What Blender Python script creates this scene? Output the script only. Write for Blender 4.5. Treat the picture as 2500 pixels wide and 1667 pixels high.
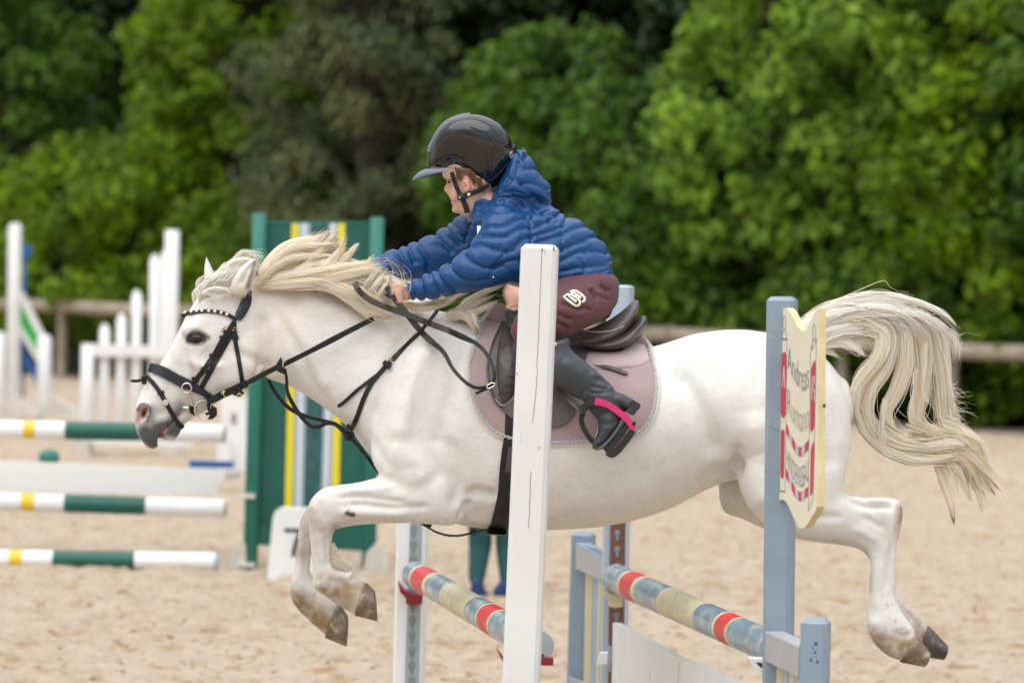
import bpy, bmesh, math, random
import numpy as np
from mathutils import Vector, Matrix, Euler
from mathutils.bvhtree import BVHTree
from mathutils import noise as mnoise

random.seed(7); np.random.seed(7)
for o in list(bpy.data.objects): bpy.data.objects.remove(o)
SC = bpy.context.scene
COL = SC.collection

# ------------------------------------------------------------------ camera
FPX = 8000.0; PW, PH = 2500.0, 1667.0
CAM = Vector((0.0, 0.0, 1.6))
PITCH = 133.5 / FPX; ROLL = 0.018
RM = (Matrix.Rotation(math.pi / 2 - PITCH, 4, 'X') @ Matrix.Rotation(ROLL, 4, 'Z'))
cd = bpy.data.cameras.new('camera'); cam = bpy.data.objects.new('camera', cd); COL.objects.link(cam)
cam.matrix_world = Matrix.Translation(CAM) @ RM
cd.sensor_width = 36.0; cd.lens = FPX / PW * 36.0; cd.clip_start = 0.5; cd.clip_end = 600
cd.dof.use_dof = True; cd.dof.focus_distance = 9.35; cd.dof.aperture_fstop = 3.2
SC.camera = cam

# ------------------------------------------------------------------ world
w = bpy.data.worlds.new('World'); SC.world = w; w.use_nodes = True
nt = w.node_tree; nt.nodes.clear()
SUN_EL, SUN_ROT = math.radians(58), math.radians(200)
sky = nt.nodes.new('ShaderNodeTexSky'); sky.sky_type = 'NISHITA'; sky.sun_disc = False
sky.sun_elevation = SUN_EL; sky.sun_rotation = SUN_ROT; sky.air_density = 1.0; sky.dust_density = 2.0
tc = nt.nodes.new('ShaderNodeTexCoord')
mp = nt.nodes.new('ShaderNodeMapping'); mp.inputs['Scale'].default_value = (1.0, 1.0, 2.6)
nz = nt.nodes.new('ShaderNodeTexNoise'); nz.inputs['Scale'].default_value = 2.2; nz.inputs['Detail'].default_value = 7; nz.inputs['Roughness'].default_value = 0.58
cr = nt.nodes.new('ShaderNodeValToRGB')
cr.color_ramp.elements[0].position = 0.34; cr.color_ramp.elements[0].color = (5.8, 6.35, 7.1, 1)
cr.color_ramp.elements[1].position = 0.68; cr.color_ramp.elements[1].color = (14.4, 14.7, 15.0, 1)
mx = nt.nodes.new('ShaderNodeMix'); mx.data_type = 'RGBA'; mx.inputs['Factor'].default_value = 0.92
bg = nt.nodes.new('ShaderNodeBackground'); bg.inputs['Strength'].default_value = 0.125
wo = nt.nodes.new('ShaderNodeOutputWorld')
L = nt.links.new
L(tc.outputs['Generated'], mp.inputs['Vector']); L(mp.outputs[0], nz.inputs['Vector']); L(nz.outputs[0], cr.inputs[0])
# standard overcast sky: the zenith is three times as bright as the horizon
sx = nt.nodes.new('ShaderNodeSeparateXYZ'); L(tc.outputs['Generated'], sx.inputs[0])
cie = nt.nodes.new('ShaderNodeMapRange'); cie.inputs['From Min'].default_value = 0; cie.inputs['From Max'].default_value = 1; cie.inputs['To Min'].default_value = 0.42; cie.inputs['To Max'].default_value = 1.28; L(sx.outputs['Z'], cie.inputs['Value'])
cm = nt.nodes.new('ShaderNodeMix'); cm.data_type = 'RGBA'; cm.blend_type = 'MULTIPLY'; cm.inputs['Factor'].default_value = 1
L(cr.outputs[0], cm.inputs['A']); L(cie.outputs[0], cm.inputs['B'])
L(sky.outputs[0], mx.inputs['A']); L(cm.outputs['Result'], mx.inputs['B']); L(mx.outputs['Result'], bg.inputs['Color']); L(bg.outputs[0], wo.inputs[0])

# ------------------------------------------------------------------ sun (overcast: wide and weak)
sd = bpy.data.lights.new('sun', 'SUN'); sd.energy = 2.1; sd.angle = math.radians(80); sd.color = (1.0, 0.965, 0.91)
sun = bpy.data.objects.new('sun', sd); COL.objects.link(sun)
_d = Vector((-0.22, -0.42, 1.0)).normalized()          # direction towards the sun
sun.rotation_euler = _d.to_track_quat('Z', 'Y').to_euler()
sun.location = (0, 0, 20)
sky.sun_rotation = math.atan2(_d.x, _d.y); sky.sun_elevation = math.asin(_d.z)

SC.view_settings.view_transform = 'Standard'; SC.view_settings.look = 'None'
SC.view_settings.exposure = 0.02; SC.view_settings.gamma = 1.0
SC.render.engine = 'CYCLES'
try:
    SC.cycles.max_bounces = 12; SC.cycles.diffuse_bounces = 8; SC.cycles.glossy_bounces = 3
    SC.cycles.transmission_bounces = 8; SC.cycles.transparent_max_bounces = 6
except Exception: pass

# ------------------------------------------------------------------ picture <-> place
def ray(px, py):
    return (RM.to_3x3() @ Vector(((px - PW / 2) / FPX, -(py - PH / 2) / FPX, -1.0)))
def P(px, py, Y):
    v = ray(px, py); return CAM + v * (Y / v.y)
def PG(px, py, z=0.0):
    v = ray(px, py); return CAM + v * ((z - CAM.z) / v.z)
RMI = np.array(RM.to_3x3().inverted())
def proj(V):
    """numpy (n,3) world -> (n,2) photograph pixels"""
    c = (V - np.array(CAM)) @ RMI.T
    return np.stack([c[:, 0] / -c[:, 2] * FPX + PW / 2, PH / 2 - c[:, 1] / -c[:, 2] * FPX], 1)
def proj1(v):
    r = proj(np.array([list(v)])); return r[0, 0], r[0, 1]

# ------------------------------------------------------------------ objects
def tag(o, label=None, cat=None, group=None, kind=None):
    if label: o['label'] = label
    if cat: o['category'] = cat
    if group: o['group'] = group
    if kind: o['kind'] = kind
    return o
def thing(name, label, cat, loc=(0, 0, 0), group=None):
    o = bpy.data.objects.new(name, None); COL.objects.link(o); o.location = loc
    o.empty_display_size = 0.1
    return tag(o, label, cat, group)
def link(name, me, mats, parent=None, smooth=True):
    o = bpy.data.objects.new(name, me); COL.objects.link(o)
    if mats is not None:
        for m in (mats if isinstance(mats, (list, tuple)) else [mats]): me.materials.append(m)
    if smooth: me.polygons.foreach_set('use_smooth', [True] * len(me.polygons))
    if parent is not None:
        o.parent = parent
        bpy.context.view_layer.update()
        o.matrix_parent_inverse = parent.matrix_world.inverted()
    return o
def copy_tree(o, delta, parent=None):
    c = o.copy(); COL.objects.link(c)
    if parent is None: c.location = Vector(o.location) + Vector(delta)
    else: c.parent = parent; c.matrix_parent_inverse = o.matrix_parent_inverse.copy()
    for ch in [k for k in bpy.data.objects if k.parent == o]: copy_tree(ch, delta, c)
    return c

def catmull(pts, sub, closed=False):
    pts = [np.array(p, float) for p in pts]; n = len(pts)
    if n < 3 or sub < 2:
        if n == 2 and sub > 1:
            return [pts[0] + (pts[1] - pts[0]) * i / sub for i in range(sub + 1)]
        return pts
    out = []
    rng = range(n) if closed else range(n - 1)
    for i in rng:
        if closed: a, b, c, d = pts[i - 1], pts[i], pts[(i + 1) % n], pts[(i + 2) % n]
        else:
            b, c = pts[i], pts[i + 1]
            a = pts[i - 1] if i > 0 else 2 * b - c
            d = pts[i + 2] if i + 2 < n else 2 * c - b
        for k in range(sub):
            t = k / sub
            out.append(0.5 * ((2 * b) + (c - a) * t + (2 * a - 5 * b + 4 * c - d) * t * t + (3 * b - a - 3 * c + d) * t ** 3))
    if not closed: out.append(pts[-1])
    return out

class MB:
    """collects geometry for ONE mesh object"""
    fine = False
    def __init__(s): s.v = []; s.f = []; s.mi = []; s.cur = 0
    def add(s, vs, fs):
        b = len(s.v); s.v.extend([tuple(v) for v in vs]); s.f.extend([tuple(i + b for i in f) for f in fs]); s.mi.extend([s.cur] * len(fs))
    def rings(s, rings, cap=True, closed=False):
        n = len(rings[0]); vs = [p for r in rings for p in r]; fs = []
        m = len(rings)
        for i in range(m - 1 + (1 if closed else 0)):
            i2 = (i + 1) % m
            for j in range(n):
                j2 = (j + 1) % n
                fs.append((i * n + j, i * n + j2, i2 * n + j2, i2 * n + j))
        if cap and not closed:
            c0 = sum((Vector(p) for p in rings[0]), Vector()) / n; c1 = sum((Vector(p) for p in rings[-1]), Vector()) / n
            vs.append(c0); vs.append(c1); a, b = len(vs) - 2, len(vs) - 1
            for j in range(n):
                j2 = (j + 1) % n
                fs.append((j2, j, a)); fs.append(((m - 1) * n + j, (m - 1) * n + j2, b))
        s.add(vs, fs)
    def tube(s, pts, rad, n=8, sub=1, cap=True, closed=False):
        if sub > 1:
            k = len(pts); rr = rad if hasattr(rad, '__len__') else [rad] * k
            q = catmull([list(p) + [r] for p, r in zip(pts, rr)], sub, closed)
            pts = [Vector(a[:3]) for a in q]; rad = [a[3] for a in q]
        pts = [Vector(p) for p in pts]; m = len(pts)
        rad = rad if hasattr(rad, '__len__') else [rad] * m
        rings = []; up = None
        for i, p in enumerate(pts):
            a = pts[i - 1] if (i > 0 or closed) else p; b = pts[(i + 1) % m] if (i < m - 1 or closed) else p
            t = (b - a).normalized()
            if up is None:
                up = Vector((0, 0, 1)) if abs(t.z) < 0.9 else Vector((1, 0, 0))
            x = t.cross(up).normalized(); y = x.cross(t).normalized(); up = y
            rings.append([p + (x * math.cos(2 * math.pi * k / n) + y * math.sin(2 * math.pi * k / n)) * rad[i] for k in range(n)])
        s.rings(rings, cap, closed)
    def ribbon(s, pts, nor, w, th, closed=False):
        """flat strap: box cross-section, pts on its back face, nor outward normals"""
        pts = [Vector(p) for p in pts]; m = len(pts); rings = []
        ws = w if hasattr(w, '__len__') else [w] * m
        for i, p in enumerate(pts):
            a = pts[i - 1] if (i > 0 or closed) else p; b = pts[(i + 1) % m] if (i < m - 1 or closed) else p
            t = (b - a).normalized(); nn = Vector(nor[i]); nn = (nn - t * nn.dot(t)).normalized(); sd = t.cross(nn).normalized() * ws[i] / 2
            e = th * 0.35
            rings.append([p - sd, p - sd + nn * (th - e), p - sd * 0.86 + nn * th, p + sd * 0.86 + nn * th, p + sd + nn * (th - e), p + sd])
        s.rings(rings, True, closed)
    def box(s, c, x, y, z, bev=0.0):
        """c centre, x y z half-axis vectors; bev chamfers the 4 edges along z and the ends"""
        c, x, y, z = Vector(c), Vector(x), Vector(y), Vector(z)
        if bev <= 0:
            vs = [c + x * i + y * j + z * k for k in (-1, 1) for j in (-1, 1) for i in (-1, 1)]
            s.add(vs, [(0, 2, 3, 1), (4, 5, 7, 6), (0, 1, 5, 4), (2, 6, 7, 3), (0, 4, 6, 2), (1, 3, 7, 5)]); return
        bx, by, bz = bev / x.length, bev / y.length, bev / z.length
        def ring(kz, ins):
            a, b = 1 - ins * bx, 1 - ins * by
            q = [(a, b - by), (a - bx, b), (-a + bx, b), (-a, b - by), (-a, -b + by), (-a + bx, -b), (a - bx, -b), (a, -b + by)]
            return [c + x * i + y * j + z * kz for i, j in q]
        s.rings([ring(-1, 1), ring(-1 + bz, 0), ring(1 - bz, 0), ring(1, 1)])
    def post(s, a, b, wx, wy, bev=0.006, xdir=(1, 0, 0)):
        a, b = Vector(a), Vector(b); z = (b - a) / 2; x = Vector(xdir); x = (x - z.normalized() * x.dot(z.normalized())).normalized(); y = z.normalized().cross(x)
        s.box((a + b) / 2, x * wx / 2, y * wy / 2, z, bev)
    def prism(s, outline, dvec):
        """closed outline (list of points) pushed along dvec (vector)"""
        n = len(outline); a = [Vector(p) for p in outline]; b = [p + Vector(dvec) for p in a]
        s.add(a + b, [tuple(range(n)), tuple(range(2 * n - 1, n - 1, -1))] + [(i, i + n, (i + 1) % n + n, (i + 1) % n) for i in range(n)])
    def ellipsoid(s, c, rx, ry, rz, n=16, m=10, rot=None):
        c = Vector(c); vs = []; fs = []
        rings = []
        for i in range(1, m):
            ph = math.pi * i / m
            r = []
            for j in range(n):
                th = 2 * math.pi * j / n
                q = Vector((rx * math.sin(ph) * math.cos(th), ry * math.sin(ph) * math.sin(th), rz * math.cos(ph)))
                if rot: q = rot @ q
                r.append(c + q)
            rings.append(r)
        top = Vector((0, 0, rz)); bot = -top
        if rot: top = rot @ top; bot = rot @ bot
        s.rings(rings, False)
        b = len(s.v); s.v.extend([tuple(c + top), tuple(c + bot)])
        o = b - n * (m - 1)
        for j in range(n):
            j2 = (j + 1) % n
            s.f.append((o + j2, o + j, b)); s.mi.append(s.cur)
            s.f.append((o + (m - 2) * n + j, o + (m - 2) * n + j2, b + 1)); s.mi.append(s.cur)
    def loft(s, secs, Y=10.0, n=28, sub=4, k=0.0, e=2.0, roundcap=(0.5, 0.5)):
        """secs: (x_top,y_top,x_bot,y_bot,halfwidth[,Y[,k[,e]]]) in picture pixels -> body section by section"""
        full = []
        for q in secs:
            q = list(q); full.append(q[:5] + [q[5] if len(q) > 5 else Y, q[6] if len(q) > 6 else k, q[7] if len(q) > 7 else e])
        ss = catmull(full, sub); rings = []
        for q in ss:
            T = P(q[0], q[1], q[5]); B = P(q[2], q[3], q[5]); c = (T + B) / 2; a = (T - B) / 2
            r = []
            for j in range(n):
                th = 2 * math.pi * j / n; sn, cs = math.sin(th), math.cos(th)
                sy = math.copysign(abs(sn) ** (2 / q[7]), sn); cx = math.copysign(abs(cs) ** (2 / q[7]), cs)
                r.append(c + a * sy + Vector((0, q[4] * cx * (1 - q[6] * sy), 0)))
            rings.append(r)
        def caps(r0, r1, amt):
            c0 = sum(r0, Vector()) / n; c1 = sum(r1, Vector()) / n
            rad = sum(((p - c0).length for p in r0)) / n
            d = (c0 - c1); d = d.normalized() * rad * amt if d.length > 1e-9 else Vector()
            return [[c0 + (p - c0) * f + d * g for p in r0] for f, g in ((0.9, 0.45), (0.65, 0.78), (0.3, 0.96))]
        if roundcap[0] > 0: rings = caps(rings[0], rings[1], roundcap[0])[::-1] + rings
        if roundcap[1] > 0: rings = rings + caps(rings[-1], rings[-2], roundcap[1])
        s.rings(rings)
    def mesh(s, name):
        me = bpy.data.meshes.new(name); me.from_pydata([tuple(v) for v in s.v], [], s.f); me.update()
        if any(s.mi): me.polygons.foreach_set('material_index', s.mi)
        return me
    def obj(s, name, mats, parent=None, smooth=True, sharp=48):
        me = s.mesh(name); 
        bm = bmesh.new(); bm.from_mesh(me); bmesh.ops.recalc_face_normals(bm, faces=bm.faces); bm.to_mesh(me); bm.free()
        o = link(name, me, mats, parent, smooth)
        if smooth and sharp:
            try: me.set_sharp_from_angle(angle=math.radians(sharp))
            except Exception: pass
        return o

# ------------------------------------------------------------------ fused organic surfaces
def fuse(mb, voxel, smooth=6):
    """voxel-fuse overlapping closed volumes into one skin; returns V (n,3), faces, neighbours"""
    me = mb.mesh('tmp'); bm = bmesh.new(); bm.from_mesh(me); bmesh.ops.recalc_face_normals(bm, faces=bm.faces); bm.to_mesh(me); bm.free()
    o = bpy.data.objects.new('tmp', me); COL.objects.link(o)
    md = o.modifiers.new('r', 'REMESH'); md.mode = 'VOXEL'; md.voxel_size = voxel; md.adaptivity = 0
    dg = bpy.context.evaluated_depsgraph_get(); dg.update()
    m2 = bpy.data.meshes.new_from_object(o.evaluated_get(dg))
    bpy.data.objects.remove(o); bpy.data.meshes.remove(me)
    S = Skin(m2); S.smooth(smooth); return S
class Skin:
    def __init__(s, me):
        s.me = me; n = len(me.vertices); s.gain = 1.0
        s.V = np.empty(n * 3); me.vertices.foreach_get('co', s.V); s.V = s.V.reshape(-1, 3)
        s.E = np.empty(len(me.edges) * 2, int); me.edges.foreach_get('vertices', s.E); s.E = s.E.reshape(-1, 2)
        s.deg = np.bincount(s.E.ravel(), minlength=n)[:, None].astype(float); s.deg[s.deg == 0] = 1
        s.col = np.ones((n, 3))
    def lap(s, A):
        out = np.zeros_like(A)
        for k in range(A.shape[1]):
            out[:, k] = np.bincount(s.E[:, 0], A[s.E[:, 1], k], len(A)) + np.bincount(s.E[:, 1], A[s.E[:, 0], k], len(A))
        return out / s.deg
    def smooth(s, it, keep=True):
        for i in range(it):
            s.V += 0.55 * (s.lap(s.V) - s.V)
            if keep: s.V -= 0.57 * (s.lap(s.V) - s.V) if i % 2 else 0
    def relax(s, it):
        for i in range(it): s.V += 0.5 * (s.lap(s.V) - s.V)
    def normals(s):
        s.me.vertices.foreach_set('co', s.V.ravel()); s.me.update()
        N = np.empty(len(s.V) * 3); s.me.vertex_normals.foreach_get('vector', N); return N.reshape(-1, 3)
    def dist(s, line, sub=4):
        q = np.array(catmull(line, sub) if len(line) > 2 else line, float); D = np.full(len(s.V), 1e9); T = np.zeros(len(s.V))
        if len(q) == 1: return np.linalg.norm(s.px - q[0], axis=1), T
        for i in range(len(q) - 1):
            a, b = q[i], q[i + 1]; ab = b - a; l = (ab @ ab) or 1e-9
            t = np.clip(((s.px - a) @ ab) / l, 0, 1); d = np.linalg.norm(s.px - (a + t[:, None] * ab), axis=1)
            m = d < D; D[m] = d[m]; T[m] = (i + t[m]) / (len(q) - 1)
        return D, T
    def begin(s): s.N = s.normals(); s.px = proj(s.V)
    def stroke(s, line, r, amt0, Yr=None, both=True, cusp=False, fade=True, minface=0.15, signed=False):
        """sculpt: push the surface along its normal near a traced line (r pixels, amt metres)"""
        amt = amt0 * s.gain
        D, T = s.dist(line)
        g = np.exp(-D / r) if cusp else np.exp(-(D / r) ** 2)
        f = np.abs(s.N[:, 1]) if both else np.clip(-s.N[:, 1], 0, 1)
        f = np.clip((f - minface) / 0.3, 0, 1)
        wgt = g * f
        if fade: wgt *= np.clip(np.minimum(T, 1 - T) * 6 + 0.15, 0, 1)
        if Yr: wgt *= ((s.V[:, 1] > Yr[0]) & (s.V[:, 1] < Yr[1]))
        s.V += s.N * (wgt * amt)[:, None]
    def paint(s, line, r, color, k=1.0, Yr=None, soft=0.5, side=False):
        D, T = s.dist(line)
        g = np.clip(np.clip((r - D) / (r * soft), 0, 1) * k, 0, 1)
        if Yr: g *= ((s.V[:, 1] > Yr[0]) & (s.V[:, 1] < Yr[1]))
        s.col = s.col * (1 - g[:, None]) + np.array(color) * g[:, None]
    def finish(s, name, mats, parent=None):
        me = s.me; me.vertices.foreach_set('co', s.V.ravel()); me.materials.clear()
        a = me.color_attributes.new('Col', 'FLOAT_COLOR', 'POINT')
        a.data.foreach_set('color', np.hstack([s.col, np.ones((len(s.V), 1))]).ravel())
        me.update(); me.name = name
        return link(name, me, mats, parent)
    def bvh(s):
        return BVHTree.FromPolygons([Vector(v) for v in s.V], [tuple(p.vertices) for p in s.me.polygons])

# ------------------------------------------------------------------ materials
MATS = {}
def mat(name, col, rough=0.6, var=0.0, vscale=8.0, bump=0.0, bscale=60.0, spec=0.5, metal=0.0, sub=0.0, coat=0.0, sheen=0.0,
        col2=None, c2lo=0.5, c2hi=0.62, c2scale=12.0, c2stretch=(1, 1, 1), attr=False, trans=0.0, bstretch=(1, 1, 1), bdist=0.002, subrad=(1, .5, .3), roughvar=0.0):
    m = bpy.data.materials.new(name); m.use_nodes = True; nt = m.node_tree; b = nt.nodes['Principled BSDF']
    N = nt.nodes.new; Lk = nt.links.new
    b.inputs['Roughness'].default_value = rough; b.inputs['Specular IOR Level'].default_value = spec; b.inputs['Metallic'].default_value = metal
    if sub: b.inputs['Subsurface Weight'].default_value = sub; b.inputs['Subsurface Radius'].default_value = subrad; b.inputs['Subsurface Scale'].default_value = 0.01
    if coat: b.inputs['Coat Weight'].default_value = coat; b.inputs['Coat Roughness'].default_value = 0.08
    if sheen: b.inputs['Sheen Weight'].default_value = sheen; b.inputs['Sheen Roughness'].default_value = 0.5
    tcn = N('ShaderNodeTexCoord'); src = tcn.outputs['Object']
    def mapped(st):
        if tuple(st) == (1, 1, 1): return src
        mpn = N('ShaderNodeMapping'); mpn.inputs['Scale'].default_value = st; Lk(src, mpn.inputs['Vector']); return mpn.outputs[0]
    c = N('ShaderNodeRGB'); c.outputs[0].default_value = (*col, 1); out = c.outputs[0]
    if col2 is not None:
        nn = N('ShaderNodeTexNoise'); nn.inputs['Scale'].default_value = c2scale; nn.inputs['Detail'].default_value = 8; nn.inputs['Roughness'].default_value = 0.65
        Lk(mapped(c2stretch), nn.inputs['Vector'])
        rr = N('ShaderNodeMapRange'); rr.inputs['From Min'].default_value = c2lo; rr.inputs['From Max'].default_value = c2hi; Lk(nn.outputs[0], rr.inputs['Value'])
        mm = N('ShaderNodeMix'); mm.data_type = 'RGBA'; Lk(rr.outputs[0], mm.inputs['Factor']); Lk(out, mm.inputs['A']); mm.inputs['B'].default_value = (*col2, 1); out = mm.outputs['Result']
    if attr:
        an = N('ShaderNodeAttribute'); an.attribute_name = 'Col'; mm = N('ShaderNodeMix'); mm.data_type = 'RGBA'; mm.blend_type = 'MULTIPLY'; mm.inputs['Factor'].default_value = 1
        Lk(out, mm.inputs['A']); Lk(an.outputs['Color'], mm.inputs['B']); out = mm.outputs['Result']
    if var:
        nn = N('ShaderNodeTexNoise'); nn.inputs['Scale'].default_value = vscale; nn.inputs['Detail'].default_value = 5; Lk(src, nn.inputs['Vector'])
        rr = N('ShaderNodeMapRange'); rr.inputs['From Min'].default_value = 0.3; rr.inputs['From Max'].default_value = 0.7; rr.inputs['To Min'].default_value = 1 - var; rr.inputs['To Max'].default_value = 1 + var; Lk(nn.outputs[0], rr.inputs['Value'])
        mm = N('ShaderNodeMix'); mm.data_type = 'RGBA'; mm.blend_type = 'MULTIPLY'; mm.inputs['Factor'].default_value = 1; Lk(out, mm.inputs['A']); Lk(rr.outputs[0], mm.inputs['B']); out = mm.outputs['Result']
    if roughvar:
        nn = N('ShaderNodeTexNoise'); nn.inputs['Scale'].default_value = vscale * 3; Lk(src, nn.inputs['Vector'])
        rr = N('ShaderNodeMapRange'); rr.inputs['From Min'].default_value = 0.35; rr.inputs['From Max'].default_value = 0.65; rr.inputs['To Min'].default_value = max(0.02, rough - roughvar); rr.inputs['To Max'].default_value = rough + roughvar
        Lk(nn.outputs[0], rr.inputs['Value']); Lk(rr.outputs[0], b.inputs['Roughness'])
    Lk(out, b.inputs['Base Color'])
    if bump:
        nn = N('ShaderNodeTexNoise'); nn.inputs['Scale'].default_value = bscale; nn.inputs['Detail'].default_value = 6; Lk(mapped(bstretch), nn.inputs['Vector'])
        bp = N('ShaderNodeBump'); bp.inputs['Strength'].default_value = bump; bp.inputs['Distance'].default_value = bdist; Lk(nn.outputs[0], bp.inputs['Height']); Lk(bp.outputs[0], b.inputs['Normal'])
    if trans:
        tb = N('ShaderNodeBsdfTranslucent'); Lk(out, tb.inputs['Color']); ms = N('ShaderNodeMixShader'); ms.inputs[0].default_value = trans
        o = nt.nodes['Material Output']; Lk(b.outputs[0], ms.inputs[1]); Lk(tb.outputs[0], ms.inputs[2]); Lk(ms.outputs[0], o.inputs['Surface'])
    MATS[name] = m; return m
def srgb(r, g, b):
    f = lambda c: ((c / 255 + 0.055) / 1.055) ** 2.4 if c > 10 else c / 255 / 12.92
    return (f(r), f(g), f(b))

def strands(mb, guide, w0, w1, n, rad=0.0012, seg=10, frizz=0.004, clump=0.5, lenvar=0.25, flat=1.0, rng=random, pal=None):
    """hair lock: n thin tapered strands round a guide path of (px,py,Y)"""
    G = [P(*g) for g in guide]; Q = [Vector(a) for a in catmull([list(g) for g in G], 8)]
    L_ = len(Q) - 1
    def at(t):
        x = max(0, min(0.9999, t)) * L_; i = int(x); return Q[i].lerp(Q[i + 1], x - i)
    for i in range(n):
        a = rng.uniform(0, 2 * math.pi); r = math.sqrt(rng.random())
        if pal: mb.cur = rng.choice(pal)
        off = Vector((math.cos(a) * r, rng.uniform(-1, 1) * flat, math.sin(a) * r))
        end = 1 - rng.random() * lenvar; ph = [rng.uniform(0, 6.28) for _ in range(3)]; fr = [rng.uniform(2, 5) for _ in range(3)]
        fz = frizz * rng.uniform(0.4, 1.4) * (3.0 if rng.random() < 0.04 else 1)
        dv = Vector((rng.gauss(0, 1), rng.gauss(0, 1), rng.gauss(0, 1))) * fz
        rings = []; rr = rad * rng.uniform(0.7, 1.25)
        m = seg
        prev = None
        for k in range(m + 1):
            t = k / m; tt = t * end
            w = w0 + (w1 - w0) * tt
            w *= (0.35 + 0.65 * min(1, tt * 5)) if w0 < 0 else 1
            p = at(tt) + off * abs(w) * (1 - clump * tt * (1 - 0.5 * tt)) + dv * tt * tt * 2
            p += Vector((math.sin(ph[0] + fr[0] * tt * 3), math.sin(ph[1] + fr[1] * tt * 3), math.sin(ph[2] + fr[2] * tt * 3))) * fz * (0.3 + tt)
            ra = rr * (1 - t ** 2.5 * 0.85)
            if prev is None: prev = p - (at(0.05) - at(0))
            d = (p - prev).normalized(); prev = p
            x = d.cross(Vector((0, 1, 0)));
            if x.length < 1e-4: x = Vector((1, 0, 0))
            x.normalize(); y = x.cross(d)
            rings.append([p + x * ra, p - x * ra * 0.5 + y * ra * 0.87, p - x * ra * 0.5 - y * ra * 0.87])
        b = len(mb.v)
        for r3 in rings: mb.v.extend([tuple(q) for q in r3])
        for k in range(m):
            for j in range(3):
                j2 = (j + 1) % 3
                mb.f.append((b + k * 3 + j, b + k * 3 + j2, b + (k + 1) * 3 + j2, b + (k + 1) * 3 + j)); mb.mi.append(mb.cur)

def hair_core(mb, guide, w0, w1, rng, pal, f=0.62, flat=0.7, n=26, seg=26, t0=0.0, t1=0.86):
    """the dense inside of a lock: grooved tapering body, columns in slightly different hair colours"""
    G = [P(*g) for g in guide]; Q = [Vector(a) for a in catmull([list(g) for g in G], 8)]; L_ = len(Q) - 1
    def at(t):
        x = max(0, min(0.9999, t)) * L_; i = int(x); return Q[i].lerp(Q[i + 1], x - i)
    groove = [1 + rng.uniform(-.16, .12) for _ in range(n)]; cols = [rng.choice(pal) for _ in range(n)]; ph = rng.uniform(0, 6); rings = []; tips = [rng.uniform(-.06, .10) for _ in range(n)]
    for i in range(seg + 1):
        t = t0 + (t1 - t0) * i / seg; p = at(t); d = (at(min(1, t + .02)) - at(max(0, t - .02))).normalized()
        x = d.cross(Vector((0, 1, 0))).normalized(); y = x.cross(d)
        u = i / seg; r = (w0 + (w1 - w0) * u) * f * min(1, (u * 7 + .25)) * (1 - u ** 5) ** .7 + .0006
        rings.append([p + (x * math.cos(a) + y * math.sin(a) * flat) * r * (groove[k] + .10 * math.sin(k * 2.3 + t * 9 + ph)) + d * tips[k] * u * .25 for k, a in enumerate([2 * math.pi * k / n for k in range(n)])])
    b = len(mb.v)
    for r_ in rings: mb.v.extend([tuple(q) for q in r_])
    for i in range(seg):
        for k in range(n):
            k2 = (k + 1) % n; mb.f.append((b + i * n + k, b + i * n + k2, b + (i + 1) * n + k2, b + (i + 1) * n + k)); mb.mi.append(cols[k])

def islands(mb):
    """one MB per loose piece"""
    p = list(range(len(mb.v)))
    def find(a):
        while p[a] != a: p[a] = p[p[a]]; a = p[a]
        return a
    for f in mb.f:
        r = find(f[0])
        for i in f[1:]: p[find(i)] = r
    out = {}
    for f, mi in zip(mb.f, mb.mi):
        k = find(f[0]); m, idx = out.setdefault(k, (MB(), {}))
        for i in f:
            if i not in idx: idx[i] = len(m.v); m.v.append(mb.v[i])
        m.f.append(tuple(idx[i] for i in f)); m.mi.append(mi)
    return [m for m, _ in out.values()]
def pieces(name, mb, mats, parent, **k):
    return [m.obj(name, mats, parent, **k) for m in islands(mb)]
# ------------------------------------------------------------------ material library
M_coat = mat('white_coat', (0.745, 0.73, 0.70), 0.62, col2=(0.665, 0.645, 0.61), c2lo=0.46, c2hi=0.74, c2scale=42, c2stretch=(1, 1, 2.4), var=0.06, vscale=5, bump=0.5, bscale=170, bdist=0.002, bstretch=(1, 1, 2.5), spec=0.25, sheen=0.15, attr=True)
M_hair = mat('cream_hair', (0.985, 0.93, 0.82), 0.6, var=0.03, vscale=14, spec=0.2, trans=0.42)
M_hairg = mat('golden_hair', (0.96, 0.84, 0.63), 0.6, var=0.04, vscale=14, spec=0.2, trans=0.42)
M_hairw = mat('white_hair', (0.99, 0.965, 0.91), 0.6, var=0.02, vscale=14, spec=0.2, trans=0.42)
HAIRS = [M_hairw, M_hair, M_hairg]
M_hoof = mat('hoof_horn', (0.17, 0.125, 0.09), 0.6, var=0.3, vscale=25, bump=0.6, bscale=40, bstretch=(6, 1, 1), col2=(0.42, 0.32, 0.22), c2lo=0.5, c2hi=0.64, c2scale=22, bdist=0.003)
M_hoofd = mat('dark_hoof_horn', (0.075, 0.065, 0.06), 0.55, var=0.3, vscale=25, bump=0.6, bscale=60, col2=(0.22, 0.17, 0.12), c2lo=0.56, c2hi=0.7, c2scale=22)
M_eye = mat('dark_eye', (0.018, 0.008, 0.006), 0.12, spec=0.5)
M_blk = mat('black_leather', (0.011, 0.011, 0.013), 0.45, bump=0.3, bscale=180, var=0.3, spec=0.35, roughvar=0.1)
M_nav = mat('padded_dark_leather', (0.014, 0.017, 0.027), 0.36, bump=0.2, bscale=150, spec=0.5)
M_web = mat('webbed_rubber', (0.028, 0.027, 0.026), 0.75, bump=0.5, bscale=400)
M_webdot = mat('grip_dot', (0.22, 0.20, 0.17), 0.7)
M_brass = mat('brass', (0.72, 0.60, 0.36), 0.28, metal=1.0)
M_steel = mat('steel', (0.72, 0.70, 0.62), 0.22, metal=1.0)
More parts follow.
